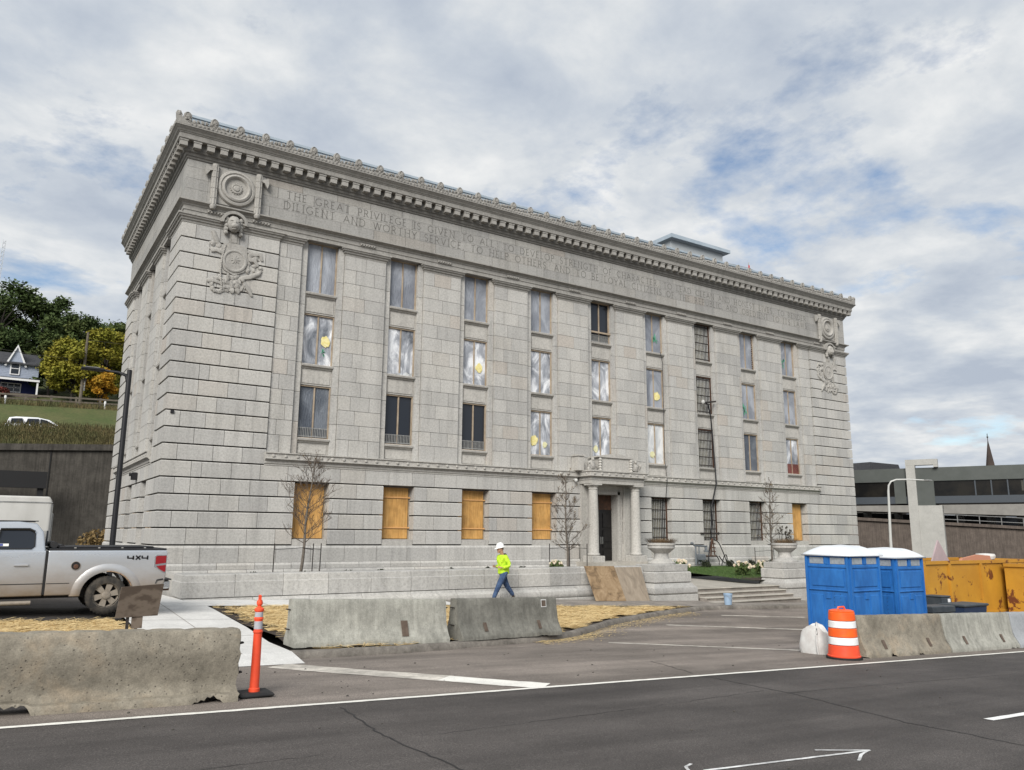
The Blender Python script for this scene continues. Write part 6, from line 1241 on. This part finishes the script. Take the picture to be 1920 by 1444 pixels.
tag(MB().prism([(-30, 2.72), (-2.5, 2.78), (-2.5, 3.68), (-30, 3.6)], 20.2, 20.5).box(-29, -28.7, 20.3, 20.5, -1.5, 2.8).box(-2.9, -2.6, 20.35, 20.5, -1.5, 2.8).build('dark_hoarding', 'interior_dark', None), 'dark horizontal panel in front of the retaining wall above the trailer', 'panel')
sw = MB().prism([(1.0, -1.4), (6, -1.4), (6, 3.2), (1.0, .9)], 21.0, 21.7); tag(sw.build('wing_wall', 'interior_dark', None), 'dark sloping wing wall beside the left corner of the granite building', 'wall')
leafcloud((.2, 19.5, -.2), 1.0, 900, .12, 'autumn_leaf', 'undergrowth', None, .8, label='rusty brown undergrowth at the foot of the retaining wall', cat='shrub')
HY = ((22.3, 5.3), (30, 6.5), (36.5, 8.0), (38, 7.45), (44, 7.5), (46, 8.2), (55, 12.0), (62, 13.9), (80, 19), (140, 32), (400, 60))
def HZ(x, y):
    if y < 23: return WT(max(-70, min(20, x)))-.12
    return float(np.interp(y, [a for a, _ in HY], [b_ for _, b_ in HY]))+.03*max(-30, min(20, x))*(1 if y > 24 else .5)
hx_ = [-200, -80, -40, -20, -12, -8, -4, 0, 4, 8, 14, 25, 60]; hy_ = [22.3, 26, 30, 36.5, 38, 44, 46, 50, 55, 62, 80, 110, 140, 400]
q = MB().add([(x, y, HZ(x, y)) for y in hy_ for x in hx_], [(j*13+i, j*13+i+1, (j+1)*13+i+1, (j+1)*13+i) for j in range(13) for i in range(12)]); struct('hillside', q, 'hill_grass')
struct('hill_road', MB().add([(x, y, HZ(x, y)+.05) for y in (38.3, 43.7) for x in hx_], [(i, i+1, 14+i, 13+i) for i in range(12)]), 'asphalt_old')
bl = []
for i in range(26000):
    x, y = random.uniform(-16, 9), random.uniform(22.6, 37.2) if i % 9 else random.uniform(55.3, 56.5); h = random.uniform(.2, .6) if y < 50 else random.uniform(.2, .6); a = random.uniform(0, 3.14); z = HZ(x, y); w = random.uniform(.015, .04); dx, dy = math.cos(a)*w, math.sin(a)*w; l1_, l2_ = random.gauss(0, .18)*h, random.gauss(0, .18)*h
    bl.append(((x-dx, y-dy, z-.05), (x+dx, y+dy, z-.05), (x+l1_+w*.3, y+l2_, z+h), (x+l1_-w*.3, y+l2_, z+h)))
quads('dry_verge_grass', np.array(bl), 'dry_grass', None, label='tall dry grass on the bank above the retaining wall', cat='grass', kind='stuff')
# white car on the hill road
mat('car_white', (.75, .76, .78), None, rough=.25); cx0, cy0 = -2.5, 41.0; cz = HZ(cx0, cy0)+.06
ca_ = thing('parked_car', 'white car on the hillside road, only roof and windows showing above the grass', 'car', (cx0, cy0, cz))
curved([(cx0-2.3, cz+.25), (cx0+2.3, cz+.25), (cx0+2.35, cz+.7), (cx0+1.9, cz+.95), (cx0-2.3, cz+1.02), (cx0-2.38, cz+.6)], 'body', 'car_white', ca_, y0=cy0-.9, y1=cy0+.9, bev=.06)
rf = curved([(cx0-2.2, cz+1.0), (cx0-2.05, cz+1.52), (cx0-1.6, cz+1.62), (cx0-.2, cz+1.66), (cx0+.6, cz+1.52), (cx0+1.55, cz+.95)], 'cabin', 'car_white', ca_, y0=cy0-.82, y1=cy0+.82, tumble=.25, belt=cz+1.0, bev=.05)
for pl in ([(-1.95, 1.08), (-1.9, 1.44), (-1.2, 1.50), (-1.05, 1.08)], [(-.95, 1.08), (-.85, 1.5), (-.1, 1.54), (-.1, 1.08)], [(0, 1.08), (0, 1.54), (.45, 1.45), (1.15, 1.05)]):
    MB().prism([(cx0+a, cz+b_) for a, b_ in pl], cy0-.825, cy0-.60).build('window', 'glass_dark', rf)
MB().add([(cx0-2.2, cy0-.62, cz+1.1), (cx0-2.2, cy0+.62, cz+1.1), (cx0-2.1, cy0+.56, cz+1.45), (cx0-2.1, cy0-.56, cz+1.45)], [(0, 1, 2, 3)]).build('rear_window', 'glass_dark', rf, fix=False)
for a in (-1.4, 1.4):
    for s in (-1, 1): MB().lathe([(.0, -.1), (.32, -.1), (.33, 0), (.32, .1), (0, .1)], (cx0+a, cy0+s*.82, cz+.33), 18, 'y').build('wheel', 'tyre', ca_)
# wooden rail fence
mat('old_wood', (.10, .085, .065), (.14, .12, .095), 3, .9); fe = thing('rail_fence', 'weathered wooden rail fence along the top of the grass slope', 'fence', (-3, 56.5, HZ(-3, 56.5)))
for k in range(14):
    x = -16+2.1*k; MB().box(x-.09, x+.09, 56.4, 56.6, HZ(x, 56.5)-.1, HZ(x, 56.5)+.95).build('post', 'old_wood', fe)
    for h in (.35, .75):
        MB().add([(x, 56.38, HZ(x, 56.5)+h), (x+2.1, 56.38, HZ(x+2.1, 56.5)+h), (x+2.1, 56.38, HZ(x+2.1, 56.5)+h+.16), (x, 56.38, HZ(x, 56.5)+h+.16), (x, 56.44, HZ(x, 56.5)+h), (x+2.1, 56.44, HZ(x+2.1, 56.5)+h), (x+2.1, 56.44, HZ(x+2.1, 56.5)+h+.16), (x, 56.44, HZ(x, 56.5)+h+.16)], [(0, 1, 2, 3), (7, 6, 5, 4), (0, 4, 5, 1), (1, 5, 6, 2), (2, 6, 7, 3), (3, 7, 4, 0)]).build('rail', 'old_wood', fe)
for x, l in ((-5.0, 'white marker post at the left photo edge of the rail fence'), (3.3, 'white marker post beside the granite building end of the rail fence')):
    tag(MB().lathe([(.07, -.1), (.07, .5), (.1, .52), (.1, .75), (0, .8)], (x, 55.9, HZ(x, 55.9)), 8).build('marker_post', 'paper_white', None), l, 'post')
# blue house
mat('siding_pale', (.28, .32, .40), (.32, .36, .44), 4, .8); mat('siding_navy', (.012, .022, .11), None, rough=.7); mat('roof_shingle', (.035, .037, .042), (.05, .05, .055), 4, .9); mat('trim_white', (.70, .70, .70), None, rough=.6); mat('red_shrub', (.16, .03, .025), (.10, .03, .02), 5, .9)
ho_ = thing('house', 'house on the hill with pale upper siding, navy porch level and white dormer', 'house', (-6.5, 64, 14))
hb = 13.6; x0, x1_, ya = -11.5, -2.45, 62.0
MB().box(x0, x1_, ya+.9, 68, hb, 15.5).build('lower_wall', 'siding_navy', ho_); MB().box(x0, x1_, ya, 68, 15.5, 17.05).build('upper_wall', 'siding_pale', ho_)
for k in range(9): MB().box(x0, x1_, ya-.012, ya, 15.56+.165*k, 15.575+.165*k).build('siding_board_edge', 'trim_white' if False else 'siding_pale', ho_)
rf = MB().add([(x0-.3, ya-.35, 16.95), (x1_+.3, ya-.35, 16.95), (x1_+.3, 65, 18.55), (x0-.3, 65, 18.55), (x1_+.3, 68.3, 16.95), (x0-.3, 68.3, 16.95), (x0-.3, ya-.35, 17.08), (x1_+.3, ya-.35, 17.08), (x1_+.3, 65, 18.7), (x0-.3, 65, 18.7), (x1_+.3, 68.3, 17.08), (x0-.3, 68.3, 17.08)], [(0, 1, 2, 3), (3, 2, 4, 5), (6, 7, 8, 9), (9, 8, 10, 11), (0, 1, 7, 6), (1, 2, 8, 7), (2, 4, 10, 8), (4, 5, 11, 10), (5, 3, 9, 11), (3, 0, 6, 9)]).build('roof', 'roof_shingle', ho_)
dc = -4.5; MB().prism([(dc-.85, 16.7), (dc+.85, 16.7), (dc, 18.75)], ya-.05, 64.9).build('dormer', 'siding_pale', ho_)
for s in (-1, 1):
    MB().prism([(dc+s*.98, 16.75), (dc+s*.80, 16.72), (dc, 18.72), (dc, 18.98)], ya-.22, ya-.08).build('dormer_trim', 'trim_white', ho_); MB().add([(dc+s*1.0, ya-.2, 16.8), (dc, ya-.2, 18.95), (dc, 65.4, 18.95), (dc+s*1.0, 63, 16.9)], [(0, 1, 2, 3)]).build('dormer_roof', 'roof_shingle', ho_)
def hwin(a, b_, c_, d, y, n=1):
    w = MB().box(a-.1, b_+.1, y-.06, y-.01, c_-.1, d+.1).build('window', 'trim_white', ho_); MB().box(a, b_, y-.075, y-.062, c_, d).build('pane', 'glass_dark', w); MB().box(a, b_, y-.09, y-.076, (c_+d)/2-.03, (c_+d)/2+.03).build('sash', 'trim_white', w)
    for k in range(1, n): MB().box(a+(b_-a)*k/n-.03, a+(b_-a)*k/n+.03, y-.09, y-.076, c_, d).build('sash', 'trim_white', w)
hwin(-4.85, -4.2, 16.0, 17.05, ya-.04); hwin(-5.5, -3.9, 14.35, 15.1, ya+.9, 3); hwin(-9.5, -8.6, 15.8, 16.8, ya)
MB().box(x0-.1, x1_+.15, ya-.9, ya+.0, 15.38, 15.5).build('porch_roof', 'roof_shingle', ho_); MB().box(x0-.1, x1_+.15, ya-.95, ya-.88, 15.22, 15.42).build('porch_fascia', 'trim_white', ho_)
for x in (-2.45, -7.4, -10.8): MB().box(x-.08, x+.08, ya-.85, ya-.70, hb, 15.25).build('porch_post', 'trim_white', ho_)
MB().box(x0, x1_+.1, ya-.9, ya+.9, hb-.6, hb+.35).build('porch_base', 'concrete_brown', ho_); MB().box(-7.4, -6.95, 64.6, 65.1, 18.3, 19.6).build('chimney', 'trim_white', ho_); MB().box(-6.25, -5.85, ya+.85, ya+.895, 14.75, 14.88).build('house_number', 'trim_white', ho_)
leafcloud((-5.6, 60.6, 13.95), .9, 900, .12, 'red_shrub', 'red_shrub', None, .5, label='dark red shrub in front of the house porch', cat='shrub')
# trees
mat('tree_bark', (.03, .026, .022), (.045, .038, .032), 4, .9)
def leafmat(n, a, b_, vs=.5): 
    m_ = mat(n, a, b_, vs, .75, spec=.2)
leafmat('leaf_dark', (.036, .060, .018), (.068, .095, .03)); leafmat('leaf_mid', (.05, .075, .02), (.085, .10, .03)); leafmat('leaf_olive', (.17, .175, .022), (.25, .22, .03)); leafmat('leaf_orange', (.50, .25, .025), (.38, .24, .03)); leafmat('leaf_fir', (.014, .03, .012), (.022, .04, .018))
def tree(base, h, r, m_, label, lobes=16, n=5000, ls=.28, group='trees on the hill', crown0=.3, cr=None):
    t_ = thing('tree', label, 'tree', base, group); B = Vector(base); tk = MB(); top = B+Vector((random.gauss(0, .2), random.gauss(0, .2), h*.8)); tk.tube([B-Vector((0, 0, .3)), B.lerp(top, .35)+Vector((random.gauss(0, .15), 0, 0)), top], [h*.022+.05, h*.016+.03, .03], 7); cs = []
    for i in range(lobes):
        a = random.uniform(0, 6.28); s = random.uniform(crown0, .97); rr = r*math.sqrt(max(.05, 1-((s-.55)/.5)**2))*random.uniform(.35, .95); c_ = B+Vector((rr*math.cos(a), rr*math.sin(a), h*s)); cs.append((c_, random.uniform(.24, .42)*r)); tk.tube([B+Vector((0, 0, h*s*.6)), c_], [.05+.006*h, .015], 4, cap=False)
    tk.build('trunk', 'tree_bark', t_, fix=False)
    n = int(n*1.7); ls *= .74; per = n//lobes; arr = []
    for c_, rr in cs:
        p_ = np.random.normal(size=(per, 3)); p_ /= np.linalg.norm(p_, axis=1)[:, None]; p_ *= (np.random.random(per)**.45*rr)[:, None]*np.random.uniform(.6, 1.35, (per, 1)); p_[:, 2] *= .75; arr.append(p_+np.array(c_))
    p_ = np.concatenate(arr); k = len(p_); a = np.random.normal(size=(k, 3)); a[:, 2] *= .6; a /= np.linalg.norm(a, axis=1)[:, None]; b_ = np.cross(a, np.random.normal(size=(k, 3))); b_ /= np.linalg.norm(b_, axis=1)[:, None]; sz = ls*np.random.uniform(.5, 1.2, (k, 1))
    quads('crown', np.stack((p_-a*sz, p_+b_*sz*.6, p_+a*sz, p_-b_*sz*.6), 1), m_, t_); return t_
HB = lambda x, y: (x, y, HZ(x, y))
tree(HB(-6.5, 72), 11.5, 4.2, 'leaf_dark', 'tall dark green tree behind the house chimney', 22, 6500)
tree(HB(-2.2, 73), 10.0, 3.2, 'leaf_dark', 'tall dark green tree rising just right of the house roof', 20, 6000)
tree(HB(-10.5, 74), 11.5, 4.5, 'leaf_dark', 'tall dark green tree at the left edge of the photo', 20, 5000)
tree(HB(1.2, 78), 8.2, 3.2, 'leaf_dark', 'dark tree with open crown against the sky beside the utility pole', 16, 4500, .24)
tree(HB(5.2, 80), 8.4, 3.4, 'leaf_dark', 'dark tree with open crown against the sky nearest the granite building', 16, 4500, .24)
tree(HB(-.6, 66), 6.4, 2.3, 'leaf_mid', 'mid green tree in the shade right of the house', 14, 4000)
tree(HB(-1.4, 62.5), 3.6, 1.5, 'leaf_dark', 'dark bush beside the house porch', 12, 2600, group='bushes on the hill')
tree(HB(.6, 60.0), 6.2, 2.6, 'leaf_olive', 'yellow green tree left of the utility pole', 26, 11000, .24, crown0=.12)
tree(HB(3.6, 62.5), 7.6, 2.6, 'leaf_olive', 'yellow green tree right of the utility pole', 24, 10000, .24, crown0=.12)
tree(HB(2.9, 58.8), 3.7, 1.5, 'leaf_orange', 'orange autumn tree beside the granite building', 18, 5500, .18, crown0=.1)
tree(HB(5.6, 66), 8.0, 2.6, 'leaf_mid', 'green tree touching the outline of the granite building', 16, 5000)
tree(HB(1.5, 68), 7.5, 2.6, 'leaf_mid', 'mid green tree behind the yellow green trees', 14, 4500)
tree(HB(9.5, 68), 9.0, 3.0, 'leaf_dark', 'dark tree hidden mostly behind the granite building', 14, 3000)
for k in range(12):
    x = -24+4.0*k+random.uniform(-1, 1); y = random.uniform(92, 112); tree(HB(x, y), random.uniform(6, 8.5), 3.4, 'leaf_dark', 'distant dark tree closing the hilltop behind the nearer trees', 12, 2200, .4, group='distant trees on the hilltop')
# utility pole, wires, mast
up_ = thing('utility_pole', 'brown wooden utility pole between the yellow green trees', 'utility pole', (1.25, 58, HZ(1.25, 58)))
MB().tube([(1.25, 58, HZ(1.25, 58)-.3), (1.3, 58, 20.3)], [.17, .11], 8).build('pole', 'old_wood', up_); MB().box(1.35, 1.6, 57.7, 57.95, 15.2, 16.4, .04).build('equipment_box', 'iron', up_)
for k in range(6): MB().box(1.4, 1.52, 57.75, 57.85, 14.3+.16*k, 14.4+.16*k).build('insulator', 'iron_pale', up_)
def wire(a, b_, sag, label):
    pts = [(a[0]+(b_[0]-a[0])*i/12, a[1]+(b_[1]-a[1])*i/12, a[2]+(b_[2]-a[2])*i/12-sag*math.sin(math.pi*i/12)) for i in range(13)]; tag(MB().tube(pts, .022, 4).build('power_wire', 'iron', None), label, 'wire')
wire((1.28, 58, 17.4), (-16, 58, 19.0), .5, 'thin power wire from the utility pole across the front of the house'); wire((1.28, 58, 19.5), (30, 60, 22), .6, 'thin power wire from the utility pole towards the granite building')
ms = thing('radio_mast', 'thin lattice radio mast on the hill at the left photo edge', 'mast', (-8.6, 112, 28)); mat('mast_grey', (.50, .52, .55), None, rough=.6)
for a in range(3):
    dx, dy = .45*math.cos(a*2.09), .45*math.sin(a*2.09); MB().tube([(-8.6+dx, 112+dy, 26), (-8.0+dx*.5, 112+dy*.5, 45.5)], .05, 4).build('mast_leg', 'mast_grey', ms)
q = MB()
for k in range(26):
    z = 26+.75*k; s = 1-.5*k/26
    for a in range(3): q.tube([(-8.6+.6*k/26+.45*s*math.cos(a*2.09), 112+.45*s*math.sin(a*2.09), z), (-8.6+.6*(k+1)/26+.45*s*math.cos((a+1)*2.09), 112+.45*s*math.sin((a+1)*2.09), z+.75)], .03, 3)
q.build('lattice', 'mast_grey', ms)

# ------------------------------------------------------------------ right background: skyway, pylon, parking ramp, retaining wall, spire
mat('skyway_green', (.065, .073, .067), (.078, .086, .08), 1, .6); mat('skyway_blue', (.05, .06, .072), None, rough=.55); mat('smoked_glass', (.009, .009, .009), (.02, .018, .015), .8, .12, spec=.22)
u = Vector((-.417, .909, 0)); nrm = Vector((-.909, -.417, 0))     # along the bridge (leftwards in view) and towards the camera
O = Vector((58.5, -2.2, 0))
def bar(s0, s1, d0, d1, z0, z1): 
    v = []
    for z in (z0, z1):
        for s, d in ((s0, d0), (s1, d0), (s1, d1), (s0, d1)): p_ = O+u*s+nrm*d; v.append((p_.x, p_.y, z))
    return MB().add(v, [(3, 2, 1, 0), (4, 5, 6, 7), (0, 1, 5, 4), (1, 2, 6, 5), (2, 3, 7, 6), (3, 0, 4, 7)])
sk = thing('skyway_bridge', 'grey green enclosed skyway bridge with dark window band at the right', 'skyway', (58.5, -2.2, 3))
bar(-40, 24, -3.4, 0, 4.82, 5.86).build('roof_fascia', 'skyway_green', sk); bar(-40, 24, -3.3, -.12, 3.66, 4.81).build('glass_band', 'smoked_glass', sk); bar(-40, 24, -3.4, -.02, 3.10, 3.65).build('floor_band', 'skyway_blue', sk)
bar(6.0, 7.3, -3.42, .03, 2.95, 4.815).build('solid_panel', 'skyway_green', sk); bar(8.0, 8.8, -3.42, .03, 3.1, 4.815).build('solid_panel', 'skyway_green', sk)
for k in range(26): 
    s = -22+1.05*k
    if s < 4: bar(s, s+.09, -.125, -.06, 3.66, 4.81).build('window_post', 'skyway_blue', sk)
mat('lit_pane_paint', (.065, .06, .048), (.04, .037, .03), 3, .4)
for k in range(8): bar(-12+1.6*k, -12+1.6*k+1.1, -.119, -.10, 3.95, 4.7).build('painted_lit_pane', 'lit_pane_paint', sk)  # paler panes: faint inside light painted into their colour
pyl = thing('skyway_pylon', 'pale concrete pylon with open bracket top carrying the skyway bridge', 'pylon', (54.5, 4, -2))
bar(7.2, 7.85, -.35, .3, -4.2, 6.05).build('shaft', 'concrete_pylon', pyl); bar(5.6, 7.85, -.35, .3, 6.055, 6.5).build('top_beam', 'concrete_pylon', pyl); bar(5.6, 5.9, -.35, .3, 5.87, 6.05).build('bracket_end', 'concrete_pylon', pyl); bar(5.55, 7.198, -.9, .2, -4.2, 2.94).build('lower_pier', 'concrete_pylon', pyl)
# parking ramp and brown retaining wall
def wallseg(name, a, b_, th, z0a, z1a, z0b, z1b, m_, par, **k):
    a, b_ = Vector((*a, 0)), Vector((*b_, 0)); d = (b_-a).normalized(); nn = Vector((-d.y, d.x, 0))*th
    v = [(a.x, a.y, z0a), (b_.x, b_.y, z0b), (b_.x, b_.y, z1b), (a.x, a.y, z1a)]; v += [(x+nn.x, y+nn.y, z) for x, y, z in v]
    return MB().add(v, [(0, 1, 2, 3), (7, 6, 5, 4), (0, 4, 5, 1), (1, 5, 6, 2), (2, 6, 7, 3), (3, 7, 4, 0)]).build(name, m_, par, **k)
rr_ = thing('retaining_wall', 'brown stained concrete retaining wall below the parking ramp at the right', 'wall', (75, 14, -2)); wallseg('wall_face', (60, 24.3), (95, 2.2), -.5, -4, 2.65, -4, .75, 'concrete_brown', rr_); wallseg('wall_cap', (60, 24.25), (95, 2.1), -.7, 2.66, 2.95, .76, 1.05, 'concrete_brown', rr_)
rl_ = thing('guard_rail', 'thin metal guard rail along the top of the brown retaining wall', 'railing', (80, 11, 1.5)); A0, B0 = Vector((74, 15.6, 2.0)), Vector((95, 2.3, 1.0))
for h in (.5, 1.0): MB().tube([A0+Vector((0, 0, h)), B0+Vector((0, 0, h))], .035, 4).build('rail', 'iron_pale', rl_)
for k in range(12): p_ = A0.lerp(B0, k/11); MB().tube([p_, p_+Vector((0, 0, 1.0))], .04, 4).build('post', 'iron_pale', rl_)
pk = thing('parking_ramp', 'concrete parking ramp with dark open bays behind the skyway', 'building', (86, 20, 0)); mat('ramp_concrete', (.20, .19, .175), (.24, .23, .21), 1, .9); mat('bay_glass', (.025, .035, .06), (.04, .05, .075), 1.5, .15)
pa, pb = (64, 33.2), (112, 2.9); wallseg('spandrel_band', pa, pb, -4, 3.6, 5.3, 2.5, 4.3, 'ramp_concrete', pk); wallseg('bay_recess', (64, 34.2), (112, 3.9), -.5, .4, 3.6, .4, 2.5, 'interior_dark', pk); wallseg('parapet_band', pa, pb, -.4, .3, 2.1, .2, 1.6, 'ramp_concrete', pk)
A0, B0 = Vector((*pa, 0)), Vector((*pb, 0))
for k in range(17): p_ = A0.lerp(B0, k/16.0); MB().box(p_.x-.22, p_.x+.22, p_.y-.22, p_.y+.6, 1.4, 3.7).build('bay_column', 'ramp_concrete', pk)
for k in range(9, 16):
    p0, p1 = A0.lerp(B0, (k+.12)/16), A0.lerp(B0, (k+.88)/16); wallseg('bay_window', (p0.x, p0.y+.25), (p1.x, p1.y+.25), -.05, 1.6, 2.9, 1.5, 2.75, 'bay_glass', pk)
dh = thing('dark_roof_building', 'dark slanted roof rising behind the skyway next to the granite building', 'building', (98, 34, 5)); MB().prism([(93.5, 5), (104, 5), (101.3, 10.6), (94.6, 10.6)], 33, 40).build('roof', 'roof_shingle', dh); MB().box(90, 104, 34, 44, 0, 8.8).build('wall', 'ramp_concrete', dh)
cs_ = thing('church_spire', 'brown pointed church spire behind the skyway', 'spire', (164.3, 51, 0)); mat('spire_brown', (.04, .03, .026), (.055, .04, .034), .6, .9); MB().lathe([(1.15, 13), (.0, 20.6)], (164.3, 51, 0), 8).build('spire', 'spire_brown', cs_); MB().box(163, 165.6, 49.7, 52.3, -4, 13.2).build('tower', 'spire_brown', cs_); MB().tube([(164.3, 51, 20.3), (164.3, 51, 21.6)], .07, 5).blob((164.3, 51, 20.9), .18, .18, .18, 6, 5, 0).build('finial', 'iron', cs_)
lp_ = thing('street_light', 'pale curved street light pole right of the granite building, before the skyway', 'street light', (43.2, -.7, G(43.2, -.7)))
MB().tube([(43.25, -.66, G(43.2, -.7)-.1), (43.2, -.7, .3), (43.0, -.95, 3.4), (43.0, -1.0, 3.75), (43.12, -1.1, 4.0), (43.4, -1.3, 4.12), (44.1, -1.75, 4.14), (44.9, -2.25, 4.1)], [.10, .09, .07, .06, .055, .05, .045, .04], 10).build('pole', 'camera_white', lp_, smooth=60); MB().box(44.85, 45.35, -2.55, -2.2, 4.04, 4.13, .02).build('lamp_head', 'iron_pale', lp_)
for i, (x, y, h, r, l) in enumerate(((86, 8.5, 4.5, 2.2, 'dark shrub in front of the brown retaining wall'), (92, 5.0, 8.0, 2.6, 'dark tree at the right photo edge before the parking ramp'), (80, 4.0, 3.4, 1.8, 'low green bush right of the skyway pylon'), (96, 2.0, 7.0, 3.0, 'dark tree beyond the dumpsters at the right photo edge'))): tree((x, y, G(x, y)-.4), h, r, 'leaf_mid' if i % 2 == 0 else 'leaf_dark', l, 12, 2500, .25, group='greenery before the parking ramp', crown0=.15)
# far town silhouette closing the horizon on the right
for i in range(9): x, y = 130+25*i, 20-22*i; tree((x, y, -4), random.uniform(7, 9.5), 6, 'leaf_dark', 'distant dark tree on the right horizon', 10, 1200, .8, group='distant trees on the right horizon')
